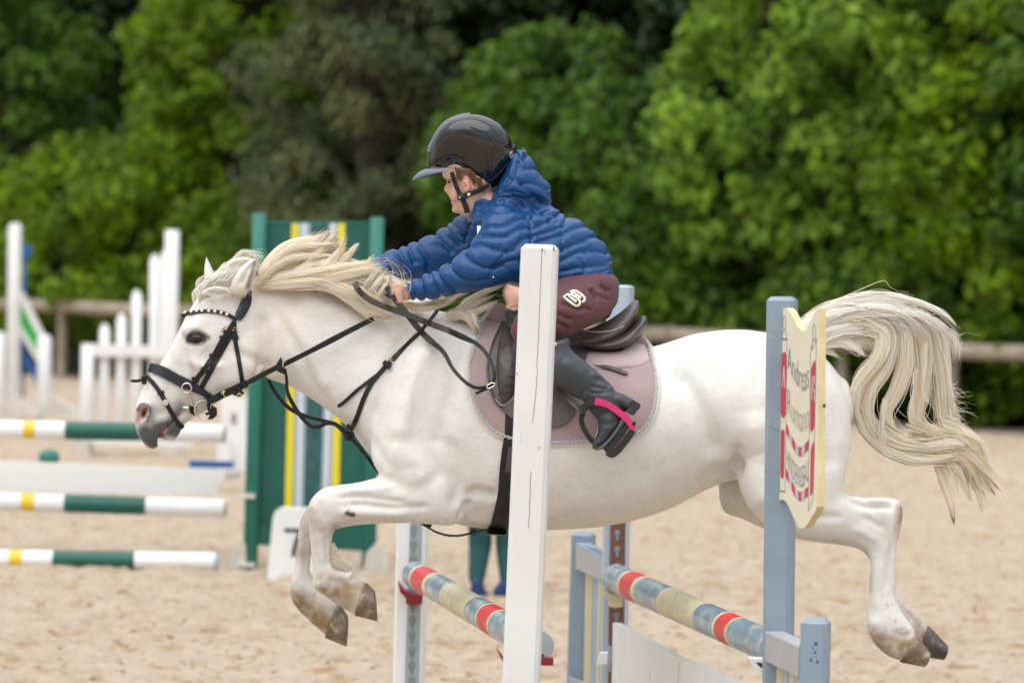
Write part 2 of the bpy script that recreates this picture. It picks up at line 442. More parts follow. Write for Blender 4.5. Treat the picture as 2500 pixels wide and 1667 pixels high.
M_crystal = mat('crystal', (0.80, 0.78, 0.55), 0.12, spec=0.9, coat=1.0)
M_brn = mat('brown_leather', (0.058, 0.047, 0.047), 0.36, bump=0.35, bscale=90, var=0.25, vscale=14, spec=0.5, roughvar=0.1)
M_brn2 = mat('grey_brown_leather', (0.105, 0.088, 0.090), 0.42, bump=0.35, bscale=120, var=0.15, vscale=14, roughvar=0.08)
M_pipe = mat('cream_piping', (0.45, 0.42, 0.33), 0.5)
M_pad = mat('mauve_cloth', (0.375, 0.27, 0.28), 0.85, bump=0.4, bscale=500, var=0.08, vscale=9, sheen=0.3)
M_padl = mat('pale_mauve_cloth', (0.50, 0.375, 0.385), 0.8, bump=0.4, bscale=500, var=0.05, sheen=0.3)
M_trim = mat('grey_trim', (0.46, 0.455, 0.455), 0.8, bump=0.8, bscale=220, var=0.2, vscale=160, bdist=0.003)
M_fleece = mat('white_fleece', (0.70, 0.66, 0.60), 0.9, bump=1.0, bscale=160, bdist=0.006)
M_jack = mat('blue_nylon', (0.004, 0.058, 0.195), 0.34, var=0.06, vscale=10, bump=0.35, bscale=34, bstretch=(1, 1, 2.4), bdist=0.006, spec=0.4)
M_navy = mat('navy_cloth', (0.012, 0.02, 0.06), 0.6, bump=0.2, bscale=60)
M_plum = mat('plum_breeches', (0.085, 0.014, 0.024), 0.6, var=0.12, vscale=8, bump=0.4, bscale=26, bdist=0.006, bstretch=(1, 1, 0.6), sheen=0.1)
M_print = mat('tonal_print', (0.15, 0.055, 0.07), 0.6)
M_white = mat('white_print', (0.80, 0.80, 0.76), 0.5)
M_gold = mat('gold_print', (0.55, 0.46, 0.22), 0.5)
M_boot = mat('boot_leather', (0.034, 0.039, 0.046), 0.40, var=0.25, vscale=12, bump=0.5, bscale=45, bdist=0.003, roughvar=0.12)
M_sole = mat('boot_sole', (0.03, 0.03, 0.032), 0.7, col2=(0.14, 0.11, 0.08), c2lo=0.5, c2hi=0.65)
M_skin = mat('skin', (0.66, 0.415, 0.325), 0.48, var=0.06, vscale=20, sub=0.25, attr=True, spec=0.35)
M_brownhair = mat('light_brown_hair', (0.17, 0.085, 0.035), 0.5, var=0.3, vscale=60)
M_shell = mat('gloss_black', (0.006, 0.006, 0.009), 0.10, spec=0.75, coat=0.0, bump=0.03, bscale=8, bdist=0.002)
M_shellm = mat('satin_grey', (0.12, 0.135, 0.16), 0.25, spec=0.6)
M_strap = mat('black_webbing', (0.012, 0.012, 0.013), 0.7, bump=0.4, bscale=400)
M_pink = mat('pink_plastic', (0.66, 0.018, 0.165), 0.32, coat=0.3)
M_blkpl = mat('black_plastic', (0.018, 0.018, 0.02), 0.38)
M_wpaint = mat('white_paint', (0.74, 0.75, 0.74), 0.5, var=0.06, vscale=5, bump=0.4, bscale=14, bstretch=(5, 5, 0.6), col2=(0.50, 0.47, 0.41), c2lo=0.66, c2hi=0.74, c2scale=14, c2stretch=(3, 3, 0.5))
M_wplank = mat('bright_white_paint', (0.88, 0.885, 0.89), 0.45)
M_wclean = mat('white_paint_clean', (0.80, 0.81, 0.82), 0.45, var=0.04, vscale=3)
M_crack = mat('weathered_crack', (0.10, 0.09, 0.08), 0.9)
M_bpaint = mat('blue_grey_paint', (0.24, 0.31, 0.385), 0.5, var=0.07, vscale=7, bump=0.5, bscale=16, bstretch=(4, 4, 0.7), col2=(0.36, 0.41, 0.45), c2lo=0.62, c2hi=0.74, c2scale=26)
M_gpaint = mat('grey_paint', (0.40, 0.40, 0.41), 0.5, var=0.05, vscale=7, bump=0.4, bscale=16)
M_cream = mat('cream_paint', (0.66, 0.59, 0.38), 0.5, var=0.06, vscale=7, bump=0.3, bscale=20)
M_board = mat('cream_board', (0.78, 0.73, 0.57), 0.42, var=0.03, vscale=4, bump=0.1, bscale=10)
M_boarde = mat('board_edge', (0.70, 0.58, 0.33), 0.7, var=0.12, vscale=20, bump=0.8, bscale=30, bstretch=(8, 8, 1), col2=(0.32, 0.24, 0.12), c2lo=0.64, c2hi=0.7, c2scale=30)
M_red = mat('red_paint', (0.60, 0.025, 0.03), 0.4, var=0.12, vscale=16, col2=(0.70, 0.22, 0.17), c2lo=0.56, c2hi=0.74, c2scale=18)
M_sred = mat('sign_red', (0.58, 0.02, 0.045), 0.35)
M_sgrey = mat('sign_grey', (0.22, 0.25, 0.31), 0.45)
M_pblue = mat('scuffed_blue_pole', (0.20, 0.285, 0.345), 0.26, var=0.2, vscale=22, bump=0.3, bscale=40, col2=(0.48, 0.50, 0.48), c2lo=0.48, c2hi=0.66, c2scale=24, c2stretch=(1, 0.4, 1))
M_pcream = mat('scuffed_cream_pole', (0.66, 0.59, 0.38), 0.4, var=0.1, vscale=18, col2=(0.30, 0.28, 0.16), c2lo=0.56, c2hi=0.72, c2scale=20, c2stretch=(1, 0.35, 1))
M_rust = mat('brown_metal_track', (0.16, 0.075, 0.05), 0.5, var=0.15)
M_track = mat('grey_metal_track', (0.36, 0.42, 0.45), 0.45, var=0.12, metal=0.2)
M_hole = mat('dark_hole', (0.03, 0.035, 0.04), 0.9)
M_holeg = mat('grey_hole', (0.24, 0.26, 0.27), 0.9)
M_cupred = mat('dark_red_plastic', (0.26, 0.02, 0.03), 0.4)
M_green = mat('green_paint', (0.007, 0.105, 0.076), 0.42, var=0.1, vscale=4, bump=0.1, bscale=10)
M_greenl = mat('light_green_paint', (0.015, 0.17, 0.13), 0.42, var=0.05)
M_teal = mat('teal_pattern', (0.025, 0.105, 0.10), 0.6, var=0.35, vscale=22)
M_yel = mat('yellow_paint', (0.78, 0.66, 0.03), 0.4)
M_yelp = mat('golden_yellow_paint', (0.80, 0.55, 0.035), 0.4)
M_lgrey = mat('light_grey_paint', (0.42, 0.50, 0.60), 0.4)
M_lime = mat('bright_green_paint', (0.03, 0.42, 0.06), 0.5)
M_bblue = mat('deep_blue_paint', (0.01, 0.10, 0.32), 0.5)
M_conc = mat('weathered_foot', (0.62, 0.58, 0.52), 0.8, var=0.15, vscale=9)
M_wood = mat('weathered_log', (0.34, 0.285, 0.22), 0.85, var=0.25, vscale=5, bump=0.5, bscale=12)
M_tight = mat('teal_breeches', (0.012, 0.085, 0.09), 0.7)
M_shoe = mat('blue_shoe', (0.012, 0.035, 0.13), 0.5, var=0.3, vscale=30)
M_bark = mat('bark', (0.06, 0.048, 0.035), 0.9, var=0.3, vscale=6)
# ------------------------------------------------------------------ ground
def sand_material():
    m = bpy.data.materials.new('arena_sand'); m.use_nodes = True; nt = m.node_tree; b = nt.nodes['Principled BSDF']; N = nt.nodes.new; Lk = nt.links.new
    b.inputs['Roughness'].default_value = 0.95; b.inputs['Specular IOR Level'].default_value = 0.15
    g = N('ShaderNodeNewGeometry')
    def noise(sc, det=6, rough=0.6):
        n = N('ShaderNodeTexNoise'); n.inputs['Scale'].default_value = sc; n.inputs['Detail'].default_value = det; n.inputs['Roughness'].default_value = rough; Lk(g.outputs['Position'], n.inputs['Vector']); return n.outputs[0]
    def ramp(src, lo, hi):
        r = N('ShaderNodeMapRange'); r.inputs['From Min'].default_value = lo; r.inputs['From Max'].default_value = hi; Lk(src, r.inputs['Value']); return r.outputs[0]
    def mixc(f, a, bb):
        x = N('ShaderNodeMix'); x.data_type = 'RGBA'; Lk(f, x.inputs['Factor'])
        for v, s in ((a, 'A'), (bb, 'B')):
            if isinstance(v, tuple): x.inputs[s].default_value = (*v, 1)
            else: Lk(v, x.inputs[s])
        return x.outputs['Result']
    c = mixc(ramp(noise(0.5), 0.35, 0.65), (0.49, 0.385, 0.28), (0.56, 0.45, 0.34))
    c = mixc(ramp(noise(9), 0.45, 0.62), c, (0.60, 0.49, 0.38))
    c = mixc(ramp(noise(5.0, 3, 0.55), 0.55, 0.68), c, (0.42, 0.28, 0.17))
    c = mixc(ramp(noise(22, 2, 0.5), 0.58, 0.70), c, (0.30, 0.19, 0.11))
    Lk(c, b.inputs['Base Color'])
    bp = N('ShaderNodeBump'); bp.inputs['Distance'].default_value = 0.05; bp.inputs['Strength'].default_value = 0.8; Lk(noise(14, 8, 0.7), bp.inputs['Height']); Lk(bp.outputs[0], b.inputs['Normal'])
    return m
def build_ground():
    ys = np.concatenate([np.linspace(3, 11, 30), np.linspace(11.05, 30, 420), np.linspace(30.1, 48, 190), np.linspace(49, 90, 30)])
    nx = 330; vs = []; fs = []
    for y in ys:
        hw = 5.0 + y * 0.2
        for i in range(nx):
            x = -hw + 2 * hw * i / (nx - 1)
            a = mnoise.noise(Vector((x * 2.3, y * 2.3, 0))) ; b2 = mnoise.noise(Vector((x * 6.5, y * 6.5, 5)))
            c = mnoise.noise(Vector((x * 14, y * 14, 9)))
            pit = min(0, b2 + 0.08) * 0.13
            vs.append((x, y, a * 0.022 + pit + c * 0.016))
    for j in range(len(ys) - 1):
        for i in range(nx - 1):
            a = j * nx + i; fs.append((a, a + 1, a + 1 + nx, a + nx))
    me = bpy.data.meshes.new('arena_ground'); me.from_pydata(vs, [], fs); me.update()
    o = link('arena_ground', me, sand_material()); tag(o, kind='structure')
    mb = MB(); z = -0.06
    mb.add([(-300, -60, z), (300, -60, z), (300, 300, z), (-300, 300, z)], [(0, 1, 2, 3)])
    M_soil = mat('forest_soil', (0.055, 0.045, 0.03), 0.95, var=0.3, vscale=0.5)
    # outer ground: sand near the arena
    tag(mb.obj('ground', MATS['arena_sand_far'], smooth=False), kind='structure')
    # rising wooded bank behind the fence
    mb = MB(); rows = []
    for j, (dy, dz) in enumerate([(0, -0.1), (1.2, 0.10), (4, 0.5), (10, 2.0), (20, 6), (34, 13)]):
        rows.append([(x, FY(x) + 1.6 + dy, dz + 0.15 * mnoise.noise(Vector((x, j * 3.1, 0)))) for x in np.linspace(-60, 36, 40)])
    vs = [p for r in rows for p in r]; n = 40
    mb.add(vs, [(j * n + i, j * n + i + 1, (j + 1) * n + i + 1, (j + 1) * n + i) for j in range(len(rows) - 1) for i in range(n - 1)])
    tag(mb.obj('wooded_bank', M_soil), kind='structure')
def FY(x):
    """distance of the arena fence at sideways position x"""
    return 44.6 - 1.13 * x
mat('arena_sand_far', (0.50, 0.395, 0.29), 0.95, var=0.15, vscale=1.2)
build_ground()

# ------------------------------------------------------------------ trees
def leaf_mat(name, c, t=0.45, v=0.35):
    m = bpy.data.materials.new(name); m.use_nodes = True; nt = m.node_tree; b = nt.nodes['Principled BSDF']; N = nt.nodes.new; Lk = nt.links.new
    g = N('ShaderNodeNewGeometry'); n = N('ShaderNodeTexNoise'); n.inputs['Scale'].default_value = 0.8; n.inputs['Detail'].default_value = 3; Lk(g.outputs['Position'], n.inputs['Vector'])
    r = N('ShaderNodeMapRange'); r.inputs['From Min'].default_value = 0.35; r.inputs['From Max'].default_value = 0.65; Lk(n.outputs[0], r.inputs['Value'])
    x = N('ShaderNodeMix'); x.data_type = 'RGBA'; Lk(r.outputs[0], x.inputs['Factor'])
    x.inputs['A'].default_value = (c[0] * (1 - v), c[1] * (1 - v * 0.8), c[2] * (1 - v * 0.6), 1); x.inputs['B'].default_value = (c[0] * (1 + v * 1.3), c[1] * (1 + v), c[2] * (1 + v * 0.2), 1)
    ri = N('ShaderNodeMapRange'); ri.inputs['To Min'].default_value = 0.6; ri.inputs['To Max'].default_value = 1.5; Lk(g.outputs['Random Per Island'], ri.inputs['Value'])
    y = N('ShaderNodeMix'); y.data_type = 'RGBA'; y.blend_type = 'MULTIPLY'; y.inputs['Factor'].default_value = 1; Lk(x.outputs['Result'], y.inputs['A']); Lk(ri.outputs[0], y.inputs['B'])
    Lk(y.outputs['Result'], b.inputs['Base Color']); b.inputs['Roughness'].default_value = 0.5; b.inputs['Specular IOR Level'].default_value = 0.35
    tb = N('ShaderNodeBsdfTranslucent'); Lk(y.outputs['Result'], tb.inputs['Color']); ms = N('ShaderNodeMixShader'); ms.inputs[0].default_value = t
    o = nt.nodes['Material Output']; Lk(b.outputs[0], ms.inputs[1]); Lk(tb.outputs[0], ms.inputs[2]); Lk(ms.outputs[0], o.inputs['Surface'])
    return m
LF = {
 'lime': leaf_mat('lime_leaf', (0.150, 0.245, 0.008), 0.5),
 'mid': leaf_mat('mid_green_leaf', (0.082, 0.165, 0.016), 0.45),
 'fresh': leaf_mat('fresh_green_leaf', (0.185, 0.315, 0.036), 0.5),
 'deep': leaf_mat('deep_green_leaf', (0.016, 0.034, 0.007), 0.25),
 'conif': leaf_mat('grey_green_needle', (0.110, 0.132, 0.055), 0.25, 0.25),
}
def leaves(mb, c, r, n, size, rng, droop=0.0, narrow=0.6, squash=0.8):
    for _ in range(n):
        while True:
            d = Vector((rng.uniform(-1, 1), rng.uniform(-1, 1), rng.uniform(-1, 1)))
            if 0.05 < d.length < 1: break
        p = Vector(c) + Vector((d.x * r, d.y * r, d.z * r * squash))
        s_ = size * rng.uniform(0.6, 1.35)
        nrm = (d.normalized() * 0.4 + Vector((rng.gauss(0, .6), rng.gauss(0, .6) - 0.25, rng.gauss(0, .5) + 0.5))).normalized()
        a = nrm.cross(Vector((rng.gauss(0, 1), rng.gauss(0, 1), rng.gauss(0, .5) - droop))).normalized(); b = nrm.cross(a)
        a *= s_; b *= s_ * narrow
        k = len(mb.v)
        mb.v.extend([tuple(p - a), tuple(p - b * 0.9 - a * 0.1 + nrm * s_ * .12), tuple(p + a), tuple(p + b * 0.9 - a * 0.1 + nrm * s_ * .12)])
        mb.f.append((k, k + 1, k + 2, k + 3)); mb.mi.append(0)
def tree(x, y, z0, h, R, lm, label, seed, group='trees beyond the arena fence', clumps=70, per=110, size=0.085, low=0.3, name='broadleaf_tree', trunk=0.16, wind=0.0, narrow=0.6, shape=1.0, zmax=9.5):
    rng = random.Random(seed)
    root = thing(name, label, 'tree', (x, y, z0), group)
    tb = MB()
    top = Vector((x + rng.uniform(-.4, .4), y, z0 + h * 0.93))
    tb.tube([(x, y, z0 - 0.3), (x + .1, y, z0 + h * .25), (x - .05, y, z0 + h * .6), top], [trunk, trunk * .8, trunk * .5, 0.03], 8, 4)
    cl = []
    for i in range(clumps):
        zz = low + (h - low) * rng.random() ** 0.9
        f = (zz - low) / (h - low); prof = math.sin(math.pi * (0.18 + 0.80 * f)) ** 0.6 if shape == 1.0 else (1 - f) ** 0.7 + 0.12
        a = rng.uniform(0, 2 * math.pi); rr = R * prof * (0.35 + 0.65 * math.sqrt(rng.random()))
        if zz + z0 > zmax and rng.random() < 0.5: continue
        cl.append((Vector((x + math.cos(a) * rr, y + math.sin(a) * rr, z0 + zz)), rng.uniform(0.26, 0.60)))
    for c, r in cl[::2]:
        st = Vector((x, y, z0 + max(0.4, (c.z - z0) * 0.72)))
        tb.tube([st, st.lerp(c, .5) + Vector((0, 0, .12)), c], [trunk * .30, trunk * .18, 0.012], 5, 3)
    tb.obj('trunk', M_bark, root)
    lb = MB()
    for c, r in cl:
        far = 0.6 if c.y > y + 0.5 else 1.0
        leaves(lb, c, r, int(per * far), size, rng, narrow=narrow)
    me = lb.mesh('crown'); link('crown', me, lm, root, smooth=False)
    return root
def pxX(px, y): return P(px, 700, y).x
# front row: shrubs and low trees whose leaves reach the ground
SPEC = [  # px, dy behind fence, height, radius, leaf, size, label, kind
 (-60, 3.0, 7.5, 2.3, 'mid', 'dark green tree at the far left edge of the picture'),
 (190, 2.4, 3.6, 1.9, 'lime', 'low lime green shrub behind the white picket wing'),
 (420, 2.6, 3.9, 2.0, 'lime', 'low yellow green shrub between the picket wing and the green standard'),
 (560, 4.2, 6.8, 2.2, 'lime', 'tall lime green tree behind the pony head'),
 (640, 2.6, 2.3, 1.5, 'lime', 'small bright shrub directly behind the green standard'),
 (880, 3.0, 8.6, 2.0, 'conif', 'grey green conifer with feathery foliage above the mane'),
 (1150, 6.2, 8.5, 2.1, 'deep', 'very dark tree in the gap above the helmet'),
 (1360, 4.0, 5.0, 2.0, 'mid', 'mid green tree just behind the rider'),
 (1560, 3.0, 4.2, 1.9, 'mid', 'rounded green bush behind the saddle'),
 (1790, 2.4, 3.9, 2.0, 'mid', 'green bush behind the tall blue post'),
 (2010, 2.6, 8.4, 2.3, 'fresh', 'large fresh green tree right of centre with pale leaf tips'),
 (2300, 2.8, 8.6, 2.2, 'fresh', 'large fresh green tree above the pony tail'),
 (2530, 2.4, 8.2, 2.0, 'lime', 'bright lime green tree at the right edge of the picture'),
 (2420, 1.9, 2.6, 1.4, 'mid', 'low dark shrub behind the log rail at the right'),
 (-330, 2.6, 4.2, 2.1, 'lime', 'lime green shrub beyond the left edge of the picture'),
 (-650, 2.6, 6.5, 2.3, 'mid', 'mid green tree well beyond the left edge of the picture'),
 (-980, 2.6, 5.0, 2.3, 'lime', 'farthest lime green shrub beyond the left edge of the picture'),
 (2800, 2.6, 6.5, 2.2, 'mid', 'mid green tree beyond the right edge of the picture'),
 (3100, 2.6, 5.5, 2.2, 'fresh', 'fresh green tree well beyond the right edge of the picture'),
 (2130, 1.8, 2.3, 1.3, 'mid', 'low shrub under the large tree beside the log post'),
]
for i, (px, dy, h, R, lk, lab) in enumerate(SPEC):
    # solve the fence distance along this picture column
    y = 46.0
    for _ in range(20): y = FY(pxX(px, y)) + dy + 0.15
    y += 0.0; x = pxX(px, y)
    z0 = 0.05 + max(0, dy - 1.6) * 0.10
    if lk == 'conif':
        tree(x, y, z0, h, R, LF[lk], lab, 40 + i, clumps=170, per=170, size=0.10, narrow=0.28, low=0.2, name='conifer_tree', trunk=0.2, shape=1.0)
    elif h < 4.5:
        tree(x, y, z0, h, R, LF[lk], lab, 40 + i, clumps=85, per=85, size=0.10, low=0.15, name='leafy_shrub', trunk=0.07, group='shrubs along the arena fence')
    else:
        tree(x, y, z0, h, R, LF[lk], lab, 40 + i, clumps=165, per=95, size=0.105, low=0.2)
# second row: tall dark trees filling the gaps
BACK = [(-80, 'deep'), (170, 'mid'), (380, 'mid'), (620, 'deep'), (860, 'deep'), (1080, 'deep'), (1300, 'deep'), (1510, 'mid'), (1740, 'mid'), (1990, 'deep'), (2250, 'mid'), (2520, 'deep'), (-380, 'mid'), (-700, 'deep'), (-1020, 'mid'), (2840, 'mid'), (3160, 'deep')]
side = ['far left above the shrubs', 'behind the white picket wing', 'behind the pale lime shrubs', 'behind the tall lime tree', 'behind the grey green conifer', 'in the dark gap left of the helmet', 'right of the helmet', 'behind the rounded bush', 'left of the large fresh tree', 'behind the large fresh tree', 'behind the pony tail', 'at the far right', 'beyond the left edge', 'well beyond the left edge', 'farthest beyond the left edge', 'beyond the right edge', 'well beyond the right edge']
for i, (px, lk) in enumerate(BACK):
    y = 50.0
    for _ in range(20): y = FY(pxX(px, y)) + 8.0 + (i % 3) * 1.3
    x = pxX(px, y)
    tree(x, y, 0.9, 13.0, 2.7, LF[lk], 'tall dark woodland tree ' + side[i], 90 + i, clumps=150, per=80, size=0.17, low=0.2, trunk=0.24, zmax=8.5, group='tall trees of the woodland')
# the wood behind reads as one mass
rng = random.Random(5); lb = MB()
for i in range(820):
    x = rng.uniform(-42, 28); y = FY(x) + rng.uniform(14, 20); z = rng.uniform(0.6, 17)
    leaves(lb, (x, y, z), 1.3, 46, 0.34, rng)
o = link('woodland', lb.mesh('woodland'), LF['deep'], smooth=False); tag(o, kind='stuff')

# ------------------------------------------------------------------ rail fence round the arena
def fence_pt(px, py):
    y = 46.0
    for _ in range(25): y = FY(P(px, py, y).x)
    return P(px, py, y)
fr = thing('rail_fence', 'weathered wooden post and rail fence along the edge of the arena', 'fence', tuple(fence_pt(1250, 1000)))
def zr(x):   # top rail centre height follows the traced rail
    return None
railpx = [(-1300, 690), (-1000, 702), (-720, 714), (-440, 726), (-160, 738), (150, 746), (460, 762), (900, 782), (1250, 798), (1640, 817), (2060, 838), (2330, 856), (2660, 862), (2990, 880), (3320, 900)]
rp = [fence_pt(a, b) for a, b in railpx]
for i in range(len(rp) - 1):
    a, b = rp[i], rp[i + 1]; d = (b - a).normalized()
    mb = MB(); mb.tube([a + d * .03, a.lerp(b, .5) + Vector((0, 0, -0.015)), b - d * .03], [0.098, 0.104, 0.098], 10, 3); mb.obj('rail', M_wood, fr)
for a, (px, py) in zip(rp, railpx):
    for dp in ((0,) ):
        g = Vector((a.x, a.y + 0.13, -0.3)); mb = MB(); mb.tube([g, Vector((a.x, a.y + 0.13, a.z - 0.3)), Vector((a.x, a.y + 0.13, a.z + 0.12))], [0.085, 0.08, 0.075], 10, 2); mb.obj('post', M_wood, fr)
# ------------------------------------------------------------------ jumps in the background
def vpost(mb, px0, py0, px1, py1, Y, wpx, dy=None, bev=0.01):
    """square post from top pixel to bottom pixel at distance Y, wpx wide"""
    a = P(px0, py0, Y); b = P(px1, py1, Y); w_ = wpx * Y / FPX
    mb.post(b, a, w_, dy or w_, bev)
def slab(mb, px, Y, th):
    """flat panel with a traced outline at distance Y, th thick"""
    mb.prism([P(x, y, Y) for x, y in px], Vector((0, th, 0)))
def onground(px, Y):
    """pixel row where the ground lies at distance Y"""
    lo, hi = 600, 3000
    for _ in range(40):
        m = (lo + hi) / 2
        if P(px, m, Y).z > 0: lo = m
        else: hi = m
    return lo
YJ = 18.4
# the fence of poles at the left: three banded poles and a white plank
def banded_pole(name, a, b, r, cuts, label, cat, group=None, endmat=None, n=20, taper=1.0):
    """cuts: list of (px along the picture, material) ; a,b world ends; material runs until that column"""
    a, b = Vector(a), Vector(b); xa, _ = proj1(a); xb, _ = proj1(b)
    ts = []; mats = []
    for px, m in cuts:
        lo, hi = 0.0, 1.0
        for _ in range(40):
            md = (lo + hi) / 2
            if (proj1(a.lerp(b, md))[0] < px) == (xa < xb): lo = md
            else: hi = md
        ts.append(lo); mats.append(m)
    ts[-1] = 1.0
    root = thing(name, label, cat, tuple((a + b) / 2), group)
    um = []
    for m in mats:
        if m not in um: um.append(m)
    mb = MB(); d = (b - a).normalized(); x = d.cross(Vector((0, 0, 1))).normalized(); y = x.cross(d)
    def ring(t, rr=None):
        rr = rr or r * (1 + (taper - 1) * t)
        return [a.lerp(b, t) + (x * math.cos(2 * math.pi * k / n) + y * math.sin(2 * math.pi * k / n)) * rr for k in range(n)]
    t0 = 0.0
    for t, m in zip(ts, mats):
        mb.cur = um.index(m); mb.rings([ring(t0 + (t - t0) * k / 4) for k in range(5)], cap=False); t0 = t
    mb.obj('pole_body', um, root)
    for t, sg in ((0, -1), (1, 1)):
        e = MB(); c = a.lerp(b, t); rr = r * (1 + (taper - 1) * t)
        e.rings([[c + (p - c) * f + d * sg * g for p in ring(t, rr * 1.01)] for f, g in ((1, -0.012), (1, 0.004), (0.93, 0.008), (0.5, 0.009))])
        e.obj('end_cap', endmat or M_conc, root)
    return root
W_, G_, Yl = M_wclean, M_green, M_yelp
Yp = 18.6; rp_ = 0.052
banded_pole('jump_pole', P(-620, 1036, Yp), P(548, 1058, Yp), rp_, [(-260, W_), (-60, G_), (59, W_), (88, Yl), (160, W_), (346, G_), (548, W_)], 'topmost white pole with green and yellow bands, passing behind the pony muzzle', 'jump pole', 'banded poles of the fence at the left')
banded_pole('jump_pole', P(-620, 1205, Yp), P(550, 1240, Yp), rp_, [(-260, W_), (-60, G_), (53, W_), (86, Yl), (158, W_), (357, G_), (550, W_)], 'middle white pole with green and yellow bands, just below the white plank', 'jump pole', 'banded poles of the fence at the left')
Yg = 18.3
banded_pole('jump_pole', P(-640, 1356, Yg), P(528, 1371, Yg), rp_, [(-290, W_), (-90, G_), (24, W_), (57, Yl), (130, W_), (330, G_), (528, W_)], 'lowest white pole with green and yellow bands, lying near the sand', 'jump pole', 'banded poles of the fence at the left', endmat=M_lgrey)
mb = MB(); slab(mb, [(-600, 1100), (568, 1147), (568, 1172), (533, 1176), (528, 1210), (-600, 1186)], 19.2, 0.03)
root = thing('jump_plank', 'plain white plank hanging between the top and middle banded poles', 'plank', tuple(P(200, 1160, 19.2)))
mb.obj('board', M_wplank, root)
mb = MB(); slab(mb, [(548, 1150), (585, 1152), (585, 1168), (548, 1168)], 19.17, 0.02); mb.obj('hanger', M_conc, root)
# green standard of fence 7
gs = thing('jump_standard', 'wide green panel standard with yellow and grey stripes behind the pony neck', 'jump standard', tuple(P(760, 1390, YJ)))
mb = MB(); vpost(mb, 634, 522, 611, 1397, YJ, 34, 0.09); mb.obj('post', M_greenl, gs)
mb = MB(); vpost(mb, 921, 531, 900, 1385, YJ + 0.03, 34, 0.09); mb.obj('post', M_greenl, gs)
mb = MB(); slab(mb, [(651, 545), (905, 547), (886, 1300), (628, 1300)], YJ + 0.03, 0.03); mb.obj('panel', M_green, gs)
mb = MB(); slab(mb, [(651, 539), (905, 541), (905, 546), (651, 544)], YJ + 0.024, 0.04); mb.obj('top_rail', M_greenl, gs)
mb = MB(); slab(mb, [(629, 1282), (886, 1284), (885, 1322), (905, 1345), (628, 1330)], YJ - 0.01, 0.05); mb.obj('bottom_rail', M_green, gs)
def stripe(name, xt0, xt1, xb0, xb1, m, off):
    mb = MB(); mb.prism([P(xt0, 545.5, YJ + 0.03 - off), P(xt1, 545.5, YJ + 0.03 - off), P(xb1, 1282, YJ + 0.03 - off), P(xb0, 1282, YJ + 0.03 - off)], Vector((0, 0.004, 0))); mb.obj(name, m, gs)
for a in [('yellow_stripe', 712, 729, 694, 713, M_yel, .010), ('grey_stripe', 730, 757, 715, 739, M_lgrey, .009), ('white_stripe', 740, 746, 725, 731, M_wclean, .014), ('patterned_stripe', 757, 803, 739, 782, M_teal, .009), ('grey_stripe', 803, 824, 782, 806, M_lgrey, .010), ('white_stripe', 810, 816, 790, 796, M_wclean, .015), ('yellow_stripe', 825, 843, 807, 826, M_yel, .010)]:
    stripe(*a)
for (pts, lab) in (([(548, 1402), (560, 1352), (585, 1322), (600, 1328), (601, 1420), (548, 1408)], 'a'), ([(884, 1420), (893, 1350), (915, 1328), (938, 1345), (952, 1420)], 'b')):
    mb = MB(); slab(mb, pts, YJ - 0.05, 0.10); mb.obj('foot', M_conc, gs)
for px, py in ((601, 1210), (601, 1378)):
    mb = MB(); mb.box(P(px, py, YJ - 0.06), (0.05, 0, 0), (0, .02, 0), (0, 0, 0.012)); mb.obj('bracket', M_conc, gs)
# number block
nb = thing('number_block', 'white plastic number block with a black 7 in front of the green standard', 'number marker', tuple(P(720, 1412, 17.9)))
mb = MB(); Yn = 17.9
ol = [(652, 1417), (655, 1380), (666, 1262), (672, 1248), (684, 1241), (762, 1243), (774, 1249), (780, 1263), (792, 1380), (794, 1417), (760, 1417), (757, 1409), (690, 1409), (687, 1417)]
mb.prism([P(x, y, Yn) for x, y in ol], Vector((0, 0.16, 0))); mb.obj('body', M_wclean, nb)
def text_mesh(txt, size=1.0, ext=0.004, bold=0.0):
    c = bpy.data.curves.new('t', 'FONT'); c.body = txt; c.size = size; c.align_x = 'LEFT'; c.offset = bold; c.extrude = ext; c.resolution_u = 4
    o = bpy.data.objects.new('t', c); COL.objects.link(o); dg = bpy.context.evaluated_depsgraph_get()
    me = bpy.data.meshes.new_from_object(o.evaluated_get(dg)); bpy.data.objects.remove(o)
    V = [v.co.copy() for v in me.vertices]; F = [tuple(p.vertices) for p in me.polygons]; bpy.data.meshes.remove(me); return V, F
mb = MB()
for q in ([(694, 1289), (738, 1290), (738, 1299), (694, 1298)], [(729, 1296), (738, 1296), (731, 1315), (725, 1335), (722, 1358), (711, 1358), (714, 1335), (720, 1315)]):
    mb.prism([P(x, y, Yn - 0.004) for x, y in q], Vector((0, 0.003, 0)))
mb.obj('numeral', M_blkpl, nb, smooth=False)

# white picket wing
YW = 30.0
pw = thing('picket_wing', 'white picket wing with pickets stepping up to a tall post at the right', 'jump wing', tuple(P(320, 1100, YW)))
def pick(x, yt, yb, wpx, nm='picket', Y=YW, lean=4):
    mb = MB(); s = Y / FPX
    a = P(x, yt + 14, Y); b = P(x - lean, yb, Y); mb.post(b, a, wpx * s, 0.05, 0.006)
    t = P(x, yt, Y); mb.rings([[a + Vector((math.cos(q) * wpx * s * k, math.sin(q) * 0.025 * k * 2, 0)) + (t - a) * f for q in [i * math.pi / 4 for i in range(8)]] for k, f in ((.45, -.2), (.42, .3), (.3, .75), (.12, 1.0))]); mb.obj(nm, M_wclean, pw)
for x, yt in ((256, 790), (297, 765), (334, 708), (378, 621)): pick(x, yt, 1080, 24)
pick(401, 612, 1080, 18)
mb = MB(); vpost(mb, 421, 562, 412, 1100, YW - .05, 33, 0.12); mb.obj('post', M_wclean, pw)
